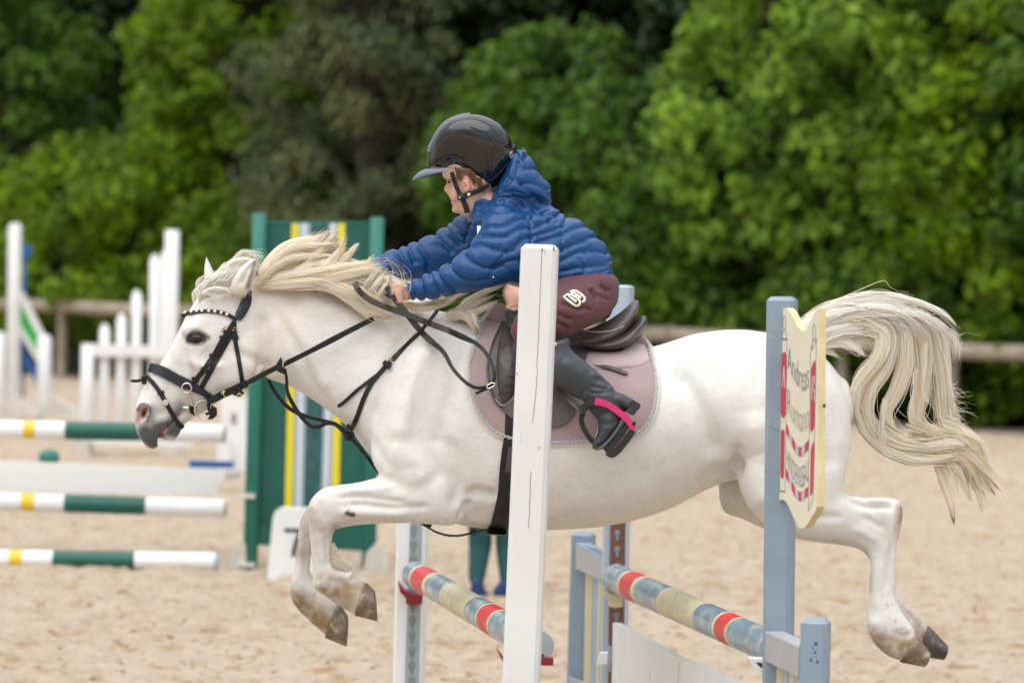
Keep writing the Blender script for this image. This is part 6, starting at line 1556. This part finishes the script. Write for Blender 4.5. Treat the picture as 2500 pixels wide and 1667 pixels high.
# head sections: (front x, front y, back x, back y, halfwidth)
mb.loft([(1110, 330, 1190, 325, .050, YC, .0), (1090, 360, 1225, 355, .068), (1081, 395, 1236, 395, .073, YC, .08), (1079, 422, 1230, 430, .071, YC, .15), (1083, 438, 1216, 446, .068, YC, .22), (1090, 450, 1203, 462, .066, YC, .25),
         (1091, 465, 1192, 480, .062, YC, .25), (1095, 478, 1184, 496, .058, YC, .25), (1101, 488, 1178, 510, .053, YC, .25), (1103, 498, 1174, 520, .048, YC, .22), (1109, 509, 1168, 530, .042, YC, .2), (1120, 519, 1160, 534, .032)], n=28, sub=3, roundcap=(.5, .3))
mb.loft([(1088, 446, 1104, 444, .008), (1085, 456, 1104, 456, .010), (1083, 463, 1104, 466, .012), (1087, 469, 1106, 474, .012), (1092, 474, 1108, 478, .010)], n=14, sub=3, roundcap=(.4, .4))      # nose
mb.ellipsoid(P(1105, 487, YC), .0075, .020, .0040); mb.ellipsoid(P(1106, 495, YC), .0070, .018, .0042)      # lips
mb.ellipsoid(P(1117, 512, YC), .018, .022, .013)
for s in (-1, 1):
    c = P(1138, 448, YC + s * .077); Rm = Euler((0, math.radians(-8), math.radians(s * 14))).to_matrix()
    mb.ellipsoid(c, .0135, .007, .026, 16, 12, rot=Rm); mb.ellipsoid(c + Vector((-.001, s * -.004, -.012)), .009, .008, .016, 12, 8, rot=Rm)
    mb.ellipsoid(P(1114, 474, YC + s * .034), .020, .016, .026)      # cheeks
mb.loft([(1140, 500, 1212, 470, .050), (1160, 530, 1240, 495, .055), (1185, 555, 1270, 530, .07), (1210, 590, 1310, 555, .09)], n=22, sub=3)       # neck
mb.loft([(1290, 530, 1200, 565, .09), (1360, 560, 1230, 630, .11), (1420, 610, 1280, 680, .11), (1455, 650, 1330, 705, .11), (1465, 690, 1385, 745, .11), (1460, 725, 1410, 770, .10)], n=26, sub=3)       # trunk
for s in (-1, 1):
    if s < 0: arm = [(1255, 545, 9.87), (1215, 610, 9.84), (1165, 655, 9.83), (1090, 682, 9.85), (1020, 708, 9.875), (992, 718, 9.88)]
    else: arm = [(1220, 550, 10.13), (1165, 590, 10.15), (1110, 605, 10.14), (1010, 630, 10.11), (925, 655, 10.07), (903, 664, 10.05)]
    mb.tube([P(*a) for a in arm], [.030, .030, .028, .026, .020, .021], 14, 4)
    leg = [(1440, 730, YC + s * .10), (1370, 765, YC + s * .20), (1290, 808, YC + s * .30), (1300, 850, YC + s * .335), (1370, 905, YC + s * .345), (1440, 965, YC + s * .36), (1480, 985, YC + s * .37)]
    mb.tube([P(*a) for a in leg], [.060, .050, .034, .032, .030, .024, .022], 16, 4)
    mb.tube([P(1490, 985, YC + s * .37), P(1475, 1040, YC + s * .375), P(1462, 1075, YC + s * .38)], [.022, .018, .014], 12, 3)
# hands, closed round the reins
def hand(wx, wy, Y0, sgn):
    mb.loft([(wx + 4, wy - 17, wx + 8, wy + 17, .017, Y0), (wx - 10, wy - 19, wx - 4, wy + 17, .019, Y0), (wx - 24, wy - 16, wx - 14, wy + 18, .018, Y0)], n=16, sub=3, roundcap=(.3, .5))
    for k in range(4):       # fingers curl forward, down and back round the rein
        y0 = wy - 12 + k * 8.5; L_ = (12, 14, 13, 10)[k]; yy = Y0 - .012 + .004 * k
        mb.tube([P(wx - 20 + k, y0, Y0 - .006), P(wx - 28 - L_ * .25 + k * 2, y0 + 2, Y0 - .014), P(wx - 27 - L_ * .1 + k * 2.5, y0 + 5, Y0 - .024), P(wx - 18 + k * 2, y0 + 6, Y0 - .027), P(wx - 10 + k, y0 + 6, Y0 - .022)], [.0078, .0077, .0074, .0068, .006], 10, 3)
    mb.tube([P(wx - 4, wy - 12, Y0 - .014), P(wx - 14, wy - 19, Y0 - .020), P(wx - 26, wy - 20, Y0 - .022), P(wx - 34, wy - 16, Y0 - .022)], [.010, .0095, .0085, .007], 10, 3)
hand(990, 717, 9.872, 1)
hand(897, 668, 10.03, -1)
B = fuse(mb, .0042, 4); B.begin()
B.stroke([(1084, 441), (1092, 447)], 6, -.006, minface=-.5, fade=False)
B.stroke([(1094, 443), (1101, 444)], 5, -.005, Yr=(9.9, 9.985), minface=0, fade=False)
B.stroke([(1100, 491), (1105, 491.5)], 1.4, -.002, minface=-.5)
B.stroke([(1131, 437), (1141, 440), (1143, 452), (1138, 460)], 3, -.005, Yr=(9.0, 9.95), fade=False)
B.paint([(1105, 480), (1115, 470)], 22, (1.03, .84, .80), .3, soft=1.)
B.paint([(1100, 490), (1107, 491)], 3, (.85, .5, .46), .6, soft=.8)
B.paint([(1140, 432), (1146, 446), (1144, 462)], 7, (1.0, .62, .52), .7, soft=1.)
B.paint([(1133, 444), (1136, 454)], 4, (.60, .28, .20), .8, soft=1.)
B.paint([(1082, 464)], 9, (1.0, .72, .68), .5, soft=1.)
B.paint([(1090, 442), (1100, 441)], 3, (.35, .2, .15), .7, soft=1.)
B.paint([(960, 715), (965, 735), (980, 740)], 12, (1.0, .66, .55), .5, soft=1.)
body_r = B.finish('body', M_skin, rd)
# eye (just seen under the peak)
for s in (-1, 1):
    x = MB(); x.ellipsoid(P(1096, 445, YC + s * .034), .005, .008, .004, 12, 8); x.obj('eye', M_eye, rd)
# hair at the temple and ear
hm = MB()
for i in range(44): strands(hm, [(1118 + hr.uniform(-6, 4), 411 + hr.uniform(0, 4), 9.927), (1128 + hr.uniform(-3, 3), 415 + hr.uniform(-2, 4), 9.926), (1146 + hr.uniform(-3, 5), 419 + hr.uniform(-3, 3), 9.924), (1162 + hr.uniform(-3, 6), 444 + hr.uniform(-8, 6), 9.930)], .002, .003, 6, rad=.0009, frizz=.002, rng=hr)
for i in range(40): strands(hm, [(1116 + hr.uniform(-5, 8), 416, 9.926), (1119 + hr.uniform(-4, 6), 426, 9.926), (1122 + hr.uniform(-4, 5), 438 + hr.uniform(-4, 8), 9.928)], .002, .002, 5, rad=.0009, frizz=.002, rng=hr)
for i in range(30): strands(hm, [(1150 + hr.uniform(0, 25), 436, 9.93), (1156 + hr.uniform(0, 22), 455, 9.935), (1160 + hr.uniform(0, 25), 472 + hr.uniform(-8, 6), 9.945)], .002, .002, 6, rad=.0009, frizz=.002, rng=hr)
hm.obj('hair', M_brownhair, rd)

# ---- jacket
mb = MB()
mb.loft([(1262, 480, 1158, 498, .075), (1320, 506, 1140, 530, .115, YC), (1362, 507, 1158, 590, .148), (1392, 527, 1182, 640, .158), (1420, 538, 1204, 676, .158), (1450, 562, 1232, 692, .158), (1476, 590, 1262, 700, .156), (1494, 622, 1320, 708, .156), (1501, 650, 1380, 708, .150), (1494, 668, 1440, 694, .135)], n=36, sub=4, roundcap=(.4, .25))
mb.loft([(1258, 360, 1232, 420, .048, YC), (1285, 370, 1208, 455, .085), (1306, 398, 1186, 482, .108), (1328, 430, 1172, 502, .120), (1347, 458, 1180, 520, .115), (1348, 482, 1215, 540, .095)], n=30, sub=4, roundcap=(.3, .6))
mb.loft([(1140, 500, 1200, 480, .062), (1146, 520, 1220, 500, .072), (1140, 545, 1230, 530, .10)], n=26, sub=3, roundcap=(.1, .3))
NA = [(1196, 500, 1330, 580, .070, 9.885), (1180, 530, 1318, 622, .080, 9.855), (1165, 566, 1290, 662, .078, 9.835), (1140, 598, 1240, 690, .070, 9.825), (1112, 626, 1188, 705, .064, 9.825), (1080, 646, 1138, 716, .057, 9.838), (1046, 662, 1086, 728, .051, 9.852), (1014, 677, 1044, 736, .046, 9.865), (990, 688, 1006, 737, .042, 9.872)]
mb.loft(NA, n=28, sub=5, roundcap=(.5, .05))
FA = [(1150, 515, 1240, 640, .070, 10.12), (1110, 532, 1190, 655, .075, 10.14), (1062, 566, 1130, 668, .068, 10.14), (1018, 584, 1072, 674, .060, 10.13), (970, 602, 1014, 684, .053, 10.11), (930, 620, 964, 684, .047, 10.085), (905, 635, 930, 684, .043, 10.06)]
mb.loft(FA, n=28, sub=5, roundcap=(.5, .05))
J = fuse(mb, .0036, 3); J.begin(); J.gain = 1.0; J.near = np.full(len(J.V), 1e9)
cz = lambda pts, r=9, *a_, **k_: None
cz = lambda pts, r=9, a=-.0085, **k: J.near.__setitem__(slice(None), np.minimum(J.near, J.dist(pts)[0])) or J.stroke(pts, r * .58, a * 1.25, cusp=True, fade=False, minface=-.9, **k)
NR = (9.0, 10.02); FR = (10.03, 11)
# arm baffles (near sleeve)
for p in (c2((800, 850), (860, 835), (940, 835), (1040, 790), (1110, 770)), c2((785, 900), (860, 905), (960, 905), (1060, 850), (1145, 850)), c2((690, 975), (780, 960), (900, 1000), (1010, 1010), (1070, 930), (1150, 905)), c2((688, 1035), (740, 1085), (840, 1125), (940, 1110)),
          c2((585, 1075), (600, 1130), (650, 1185), (740, 1215), (830, 1210)), c2((500, 1115), (510, 1170), (560, 1240), (640, 1290)), c2((450, 1140), (480, 1230), (540, 1320)), c2((385, 1175), (405, 1240), (440, 1345)), c2((318, 1190), (335, 1260), (372, 1350))): cz(p, 9, -.0095, Yr=NR)
cz(c2((780, 760), (860, 735), (950, 740), (1050, 715)), 8, -.007, Yr=NR)
cz(c2((785, 720), (850, 670), (940, 655), (1040, 690), (1110, 770), (1150, 860), (1150, 930), (1105, 1010), (1060, 1100)), 8, -.010, Yr=NR)
cz(c2((1070, 930), (980, 1000), (900, 1090), (850, 1200)), 5, -.004, Yr=NR)
for p in (c2((600, 815), (640, 860), (690, 900)), c2((560, 840), (600, 900), (660, 960)), c2((480, 880), (530, 940), (600, 1010)), c2((370, 930), (400, 990), (440, 1060), (450, 1120)), c2((300, 960), (330, 1010), (360, 1080)), c2((240, 985), (280, 1060), (300, 1130)), c2((140, 1040), (170, 1100), (200, 1170))): cz(p, 9, -.009, Yr=FR)
# torso baffles
for p in (c2((1100, 690), (1180, 740), (1250, 790), (1300, 810)), c2((1170, 840), (1250, 800), (1330, 740), (1375, 720)), c2((1160, 900), (1260, 870), (1350, 820), (1370, 770), (1390, 762)), c2((1170, 950), (1290, 910), (1420, 850), (1510, 835), (1530, 850)), c2((1320, 1000), (1440, 950), (1540, 905), (1600, 920)),
          c2((1320, 1080), (1430, 1020), (1540, 1000), (1640, 1020)), c2((1330, 1150), (1430, 1120), (1560, 1100), (1680, 1090)), c2((1060, 690), (1000, 640), (930, 620)), c2((870, 1130), (980, 1080), (1080, 1070))): cz(p, 10, -.0095)
cz(c2((1440, 1050), (1470, 1100), (1485, 1150), (1430, 1180), (1340, 1210)), 6, -.006, Yr=NR)
cz(c2((1290, 1240), (1440, 1205), (1580, 1155), (1690, 1110)), 6, -.006)
cz(c2((1340, 830), (1330, 930), (1330, 1010)), 6, -.005, Yr=NR)
cz(c2((740, 790), (700, 880), (690, 960)), 6, -.006)
cz([(1270, 486), (1310, 492), (1345, 496), (1362, 500)], 7, -.012)
# hood
for p in (c2((830, 650), (930, 610), (1050, 625), (1150, 660), (1250, 680)), c2((960, 520), (1050, 545), (1120, 620), (1220, 690)), c2((1030, 400), (1090, 460), (1170, 465), (1230, 520)), c2((1060, 560), (1160, 560), (1260, 620)), c2((1020, 330), (1060, 390), (1100, 380)), c2((900, 590), (960, 560), (1010, 480), (1030, 400)), c2((840, 640), (900, 600), (950, 540))): cz(p, 9, -.008)
cz(c2((900, 690), (980, 660), (1080, 670), (1200, 740), (1330, 760)), 8, -.007)
# small gathers along the seams
nv = np.array([mnoise.noise(Vector((v[0] * 26, v[1] * 14, v[2] * 38))) * .0010 + mnoise.noise(Vector(v) * 11) * .0012 for v in J.V]); nv2 = np.array([abs(mnoise.noise(Vector((v[0] * 42, v[1] * 30, v[2] * 26)))) for v in J.V]); J.V += J.N * (nv - nv2 * .0050 * np.exp(-J.near / 13))[:, None]
J.relax(1); jk = J.finish('jacket', M_jack, rd)
def onmesh(S):
    T = BVHTree.FromPolygons([Vector(v) for v in S.V], [tuple(p.vertices) for p in S.me.polygons])
    return T
JB = onmesh(J)
def onj(x, y, off, bv): c, n, ok = onbody(x, y, off, bv, 9.9); return c
mb = MB(); q = c2((773, 838), (798, 836), (800, 860), (775, 905)); f = [onj(x, y, .003, JB) for x, y in q]; mb.add(f, [(0, 1, 2, 3)]); mb.obj('zip_tag', M_white, rd, smooth=False)
mb = MB(); q = chl((1535, 565), (1565, 570), (1600, 615), (1590, 635), (1555, 615)); f = [onj(x, y, .003, JB) for x, y in q]; mb.add(f, [(0, 1, 2, 3, 4)]); mb.obj('hood_tag', M_white, rd, smooth=False)
mb = MB(); c, n, ok = onbody(880 + 877 / 2.703, 240 + 1180 / 2.703, .002, JB, 9.9); mb.ellipsoid(c, .003, .003, .003, 8, 6); mb.obj('snap_button', M_steel, rd)
# cuffs
# ---- breeches
mb = MB()
for s in (-1, 1):
    mb.loft([(1420, 650, 1512, 700, .10, YC + s * .05), (1390, 668, 1506, 742, .100, YC + s * .10), (1350, 690, 1476, 776, .098, YC + s * .17), (1310, 718, 1420, 806, .086, YC + s * .235), (1278, 745, 1360, 830, .074, YC + s * .285), (1255, 780, 1310, 850, .062, YC + s * .32), (1246, 812, 1330, 868, .053, YC + s * .337), (1262, 840, 1335, 885, .048, YC + s * .345)], n=28, sub=4, roundcap=(.5, .2))
mb.loft([(1400, 640, 1500, 690, .14), (1440, 660, 1507, 720, .15), (1440, 700, 1495, 760, .14)], n=26, sub=3)
Q = fuse(mb, .0048, 5); Q.begin(); Q.gain = 1.7
L1 = lambda *p: [(1350 + x / 10.45, 680 + y / 10.45) for x, y in p]
wr = lambda p, r=4, a=-.005: Q.stroke(p, r, a, Yr=(9, 10))
wr(L1((950, 250), (1060, 380), (1130, 520)), 5, -.009); wr(L1((1200, 150), (1330, 260), (1480, 320)), 4, -.006); wr(L1((200, 600), (500, 720), (780, 820)), 5, -.006); wr(L1((120, 870), (300, 960), (500, 1080)), 5, -.006); wr(L1((700, 720), (850, 760), (1020, 820)), 5, -.004)
wr(L1((100, 1100), (250, 1190), (380, 1290)), 4, -.005); wr([(1262, 800), (1285, 812), (1310, 840)], 5, -.005); wr(L1((1280, 480), (1440, 540)), 4, -.003); wr(L1((950, 180), (1100, 330), (1250, 420)), 5, .004)
nv = np.array([mnoise.noise(Vector(v) * 14) * .0022 for v in Q.V]); Q.V += Q.N * nv[:, None]
Q.relax(1); Q.finish('breeches', M_plum, rd); QB = onmesh(Q)
def decal(name, polys, m, off, bv=QB, mapf=None):
    x = MB()
    for p in polys:
        f = [onj(*(mapf(u, v) if mapf else (u, v)), off, bv) for u, v in p]; x.add(f, [tuple(range(len(f)))])
    return x.obj(name, m, rd, smooth=False)
MP = lambda u, v: (1350 + u / 10.45, 680 + v / 10.45)
def thick(pts, w_, sub=1):
    q = catmull(pts, sub) if len(pts) > 2 and sub > 1 else [np.array(p, float) for p in pts]; out = []
    Lf, Rt = [], []
    for i, p in enumerate(q):
        a = q[max(0, i - 1)]; b = q[min(len(q) - 1, i + 1)]; d = (b - a) / (np.linalg.norm(b - a) + 1e-9); nn = np.array((-d[1], d[0])) * w_ / 2; Lf.append(p + nn); Rt.append(p - nn)
    return [[tuple(Lf[i]), tuple(Lf[i + 1]), tuple(Rt[i + 1]), tuple(Rt[i])] for i in range(len(q) - 1)]
mono = [[(400, 398), (268, 468), (400, 575), (520, 660), (575, 694), (625, 692), (668, 662), (684, 612), (664, 560), (600, 505), (540, 455)],
        [(430, 350), (520, 318), (600, 330), (690, 392), (765, 452), (800, 505), (798, 560), (770, 590), (730, 592)],
        [(590, 600), (500, 530), (400, 455), (510, 362), (600, 425), (705, 500)], [(455, 410), (545, 470)]]
pg = []; pw_ = []
for i, m_ in enumerate(mono): pg += thick(m_, 62); pw_ += thick(m_, 40)
decal('gold_outline', pg, M_gold, .0016, mapf=MP); decal('monogram', pw_, M_white, .0026, mapf=MP)
tp = []
for (x, y, s_) in [(345, 1310, 1), (525, 1190, 1), (685, 1085, 1), (835, 965, 1), (985, 845, 1), (1130, 730, 1), (1250, 600, 1), (1010, 960, 1), (1160, 845, 1), (1300, 715, 1), (1425, 590, 1), (1500, 470, .8), (1380, 440, .8), (1450, 690, .8), (1320, 820, .8), (345, 1210, .8), (530, 1090, .5)]:
    for r_ in ([(-55, 10), (35, -40)], [(-40, 45), (50, -5)], [(-55, 10), (-40, 45)], [(35, -40), (50, -5)], [(-8, -14), (8, 20)], [(-45, 28), (40, -22)]): tp += thick([(x + a * s_, y + b * s_) for a, b in r_], 9)
decal('tonal_pattern', tp, M_print, .0012, mapf=MP)
# ---- boots
for s in (-1, 1):
    mb = MB(); Yb = lambda d: YC + s * d
    mb.loft([(1392, 826, 1282, 858, .050, Yb(.34)), (1394, 850, 1296, 895, .053, Yb(.345)), (1412, 868, 1328, 928, .053, Yb(.35)), (1438, 890, 1368, 948, .050, Yb(.355)), (1466, 914, 1398, 966, .045, Yb(.36)), (1490, 936, 1426, 988, .040, Yb(.367)), (1504, 958, 1440, 1004, .038, Yb(.372)), (1512, 984, 1448, 1012, .038, Yb(.376)),
             (1520, 1006, 1457, 1022, .039, Yb(.38)), (1518, 1032, 1460, 1040, .040, Yb(.384)), (1502, 1056, 1456, 1062, .037, Yb(.388)), (1482, 1078, 1448, 1078, .032, Yb(.39)), (1464, 1094, 1446, 1088, .022, Yb(.392))], n=26, sub=4, roundcap=(.1, .5), e=2.3)
    mb.loft([(1502, 956, 1490, 985, .034, Yb(.372)), (1524, 962, 1512, 1000, .034, Yb(.374)), (1545, 976, 1530, 1006, .030, Yb(.375))], n=22, sub=3, roundcap=(.3, .4))
    T = fuse(mb, .0045, 5); T.begin()
    bs = lambda p, r=4, a=-.0035: T.stroke(p, r, a, both=True)
    bs([(1418, 978), (1428, 952), (1450, 960), (1480, 958), (1500, 955)], 3, -.004); bs([(1452, 925), (1475, 930), (1492, 940)], 6, -.005); bs([(1440, 940), (1465, 948), (1488, 950)], 5, -.004); bs([(1440, 912), (1462, 918), (1480, 916)], 6, .004)
    bs([(1452, 1005), (1470, 1012), (1490, 1006)], 5, -.004); bs([(1462, 1030), (1485, 1036), (1508, 1028)], 5, -.003); bs([(1500, 960), (1512, 985), (1522, 1010)], 4, -.003); bs([(1372, 880), (1400, 900), (1430, 920)], 14, .003)
    bs([(1350, 850), (1352, 890)], 8, -.003)
    nv = np.array([mnoise.noise(Vector(v) * 24) * .0016 for v in T.V]); T.V += T.N * nv[:, None]; T.relax(1)
    bt = T.finish('boot', M_boot, rd)
    mb = MB(); Ys = Yb(.38) - .036 * (1 if s < 0 else 1)
    ol = [(1526, 1012), (1528, 1026), (1512, 1052), (1492, 1076), (1472, 1096), (1456, 1100), (1452, 1094), (1466, 1088), (1486, 1068), (1504, 1044), (1518, 1020)]
    mb.prism([P(x, y, Yb(.388) - .038) for x, y in ol], Vector((0, .076, 0))); mb.obj('sole', M_sole, bt)
    mb = MB(); mb.tube([P(x, y, Yb(.388) - .0385 if s < 0 else Yb(.388) + .0385) for x, y in catmull([(1525, 1014), (1517, 1032), (1502, 1056), (1484, 1078), (1466, 1094)], 4)], .0022, 6); mb.obj('welt', M_shellm, bt)
    mb = MB(); mb.prism([P(x, y, Yb(.376) - .030) for x, y in [(1546, 976), (1564, 987), (1563, 994), (1547, 1014), (1534, 1010), (1528, 1004), (1540, 992)]], Vector((0, .060, 0))); mb.obj('heel', M_sole, bt)
    mb = MB(); mb.ellipsoid(P(1356, 841, Yb(.34) - s * -.0 - .050), .005, .003, .006, 10, 8); mb.obj('boot_stud', M_brass, bt)

# ---- helmet (worn)
mb = MB()
# shell by sections from front to back, head-shaped; lower edge follows the photo
mb.loft([(1056, 345, 1047, 408, .030), (1066, 325, 1062, 413, .062), (1084, 302, 1084, 414, .084), (1108, 288, 1110, 414, .098), (1140, 280, 1136, 434, .106), (1172, 281, 1168, 458, .110), (1200, 290, 1198, 464, .106), (1222, 304, 1218, 450, .096), (1240, 325, 1234, 426, .078), (1252, 350, 1247, 398, .050)], n=40, sub=5, e=2.5, k=-.26, roundcap=(.35, .4))
K = fuse(mb, .004, 14); K.begin()
K.stroke([(1178, 392), (1194, 398), (1193, 440)], 2.2, -.0016, fade=False); K.relax(1)
helmet = K.finish('helmet', M_shell, rd); KB = onmesh(K)
# raised front strip over the crown
strip = [(1050, 372), (1050, 352), (1058, 335), (1072, 315), (1090, 299), (1112, 288), (1134, 280.5), (1148, 279.5)]
mb = MB(); rows = []
for i, (x, y) in enumerate(resample(strip, 5)):
    row = []; wmax = .034 * (1 - .35 * i / 30)
    for k in range(9):
        dy = -wmax + 2 * wmax * k / 8; c = P(x, y, YC); o = Vector((c.x, YC + dy, c.z)); ctr_ = P(1150, 385, YC); d = (Vector((ctr_.x, YC + dy * .3, ctr_.z)) - o).normalized()
        loc, nr, _, _ = KB.ray_cast(o - d * .08, d)
        if loc is None: loc = o; nr = -d
        if nr.dot(d) > 0: nr = -nr
        row.append((loc, nr, k))
    rows.append(row)
n = len(rows); V = []; 
for r in rows:
    V += [loc - nr * .001 if k in (0, 8) else loc + nr * (.0045 if k not in (1, 7) else .0038) for loc, nr, k in r]
mb.add(V, [(i * 9 + k, i * 9 + k + 1, (i + 1) * 9 + k + 1, (i + 1) * 9 + k) for i in range(n - 1) for k in range(8)])
e0 = n - 1; V2 = [loc - nr * .003 for loc, nr, k in rows[-1]]; b = len(mb.v); mb.v.extend([tuple(v) for v in V2])
for k in range(8): mb.f.append((e0 * 9 + k, e0 * 9 + k + 1, b + k + 1, b + k)); mb.mi.append(0)
mb.obj('centre_strip', M_shellm, helmet)
# peak
mb = MB(); rows = []
up = [(1014, 437), (1020, 430), (1030, 420), (1045, 411), (1060, 411), (1090, 417), (1112, 416), (1126, 412)]
for i in range(13):
    a = math.pi * (i / 12 - .5); row = []
    for f in (0, .25, .5, .75, 1.0):
        # inner edge hugs the shell front, outer edge reaches forward
        xi = P(1050 + 72 * (1 - math.cos(a) ** .8), 0, YC).x; yi = YC + math.sin(a) * .092; zi = P(1085, 415, YC).z + .002
        xo = P(1014 + 105 * (1 - math.cos(a) ** .9), 0, YC).x; yo_ = YC + math.sin(a) * .106
        zo = P(1014 + 100 * (1 - math.cos(a)), 436 - 22 * (1 - math.cos(a)), YC).z
        x_ = xi + (xo - xi) * f; y_ = yi + (yo_ - yi) * f; z_ = zi + (zo - zi) * f ** 1.3 + .004 * math.sin(math.pi * f); row.append(Vector((x_, y_, z_)))
    rows.append(row)
V = [p for r in rows for p in r]; m5 = 5
V2 = [p - Vector((0, 0, .004)) for p in V]; nn_ = len(V)
F = [(i * 5 + k, i * 5 + k + 1, (i + 1) * 5 + k + 1, (i + 1) * 5 + k) for i in range(12) for k in range(4)]
mb.add(V + V2, F + [tuple(q + nn_ for q in f)[::-1] for f in F] + [(i * 5 + 4, i * 5 + 4 + nn_, (i + 1) * 5 + 4 + nn_, (i + 1) * 5 + 4) for i in range(12)] + [(i * 5, (i + 1) * 5, (i + 1) * 5 + nn_, i * 5 + nn_) for i in range(12)])
mb.obj('peak', M_shellm, helmet)
# rim band, vents, disc, emblem
for ln in (chl((830, 290), (880, 300), (935, 320), (982, 346)), chl((1062, 392), (1105, 435), (1150, 490), (1188, 545))):
    mb = MB(); ps = [onj(x, y, .0006, KB) for x, y in resample(ln, 4)]; mb.tube(ps, .0026, 6); mb.obj('vent', M_hole, helmet)
mb = MB(); c, n, ok = onbody(1247, 378, .002, KB, 9.95)
x_ = n.cross(Vector((0, 0, 1))).normalized(); y_ = n.cross(x_)
mb.rings([[c + (x_ * math.cos(a) * k + y_ * math.sin(a) * k) * .012 + n * d for a in [i * math.pi / 10 for i in range(20)]] for k, d in ((1, -.002), (1, .002), (.75, .003), (.6, .001), (.3, .001))]); mb.obj('adjuster_disc', M_steel, helmet)
mb = MB(); ps = [onj(x, y, .001, KB) for x, y in resample(chl((1062, 800), (1062, 770)), 3)]
q = chl((435, 855), (455, 820), (490, 800), (525, 815), (548, 852)); ps = [onj(x, y, .0008, KB) for x, y in resample(q, 3)]; mb.tube(ps, .0012, 6)
q = chl((475, 850), (495, 825), (515, 850)); ps = [onj(x, y, .0008, KB) for x, y in q]; mb.tube(ps, .0012, 6); mb.obj('emblem', M_shellm, helmet)
mb = MB(); ln = [(1126, 406), (1140, 413), (1156, 426), (1168, 438), (1182, 443), (1197, 440), (1211, 431), (1230, 410), (1242, 394)]
ps = [onj(x, y, .0, KB) for x, y in resample(ln, 5)]; mb.tube(ps, .0028, 6); mb.tube([mirY(p) for p in ps], .0028, 6); mb.obj('rim', M_strap, helmet)
# harness straps
BB = onmesh(B)
def hs(pts, wpx, name='chin_strap', th=.003, off=.003):
    x = MB(); q = resample(pts, 5); ps = []; ns = []
    for a, b in q:
        c, n, ok = onbody(a, b, off, BB, 9.935); ps.append(c); ns.append(n)
    for _ in range(3): ps = [ps[0]] + [(ps[i - 1] + ps[i] * 2 + ps[i + 1]) / 4 for i in range(1, len(ps) - 1)] + [ps[-1]]
    x.ribbon(ps, ns, wpx / 815, th); x.obj(name, M_strap, helmet); x = MB(); x.ribbon([mirY(p) for p in ps], [Vector((n.x, -n.y, n.z)) for n in ns], wpx / 815, th); x.obj(name, M_strap, helmet)
hs([(1104, 420), (1109, 437), (1115, 455), (1122, 470), (1127, 480)], 11); hs([(1190, 450), (1172, 461), (1155, 470), (1138, 477), (1128, 481)], 12, off=.006); hs([(1128, 480), (1134, 494), (1139, 506), (1142, 518)], 14)
mb = MB(); c, n, ok = onbody(1130, 479, .009, BB, 9.93); mb.box(c, (.013, 0, .003), (0, .004, 0), (-.002, 0, .009), .002); mb.obj('strap_buckle', M_blkpl, helmet)
mb = MB(); c, n, ok = onbody(1146, 473, .012, BB, 9.93); mb.box(c, (.004, 0, .001), (0, .002, 0), (0, 0, .004)); c, n, ok = onbody(1128, 480, .015, BB, 9.93); mb.ellipsoid(c, .003, .002, .003, 8, 6); mb.obj('buckle_print', M_white, helmet, smooth=False)
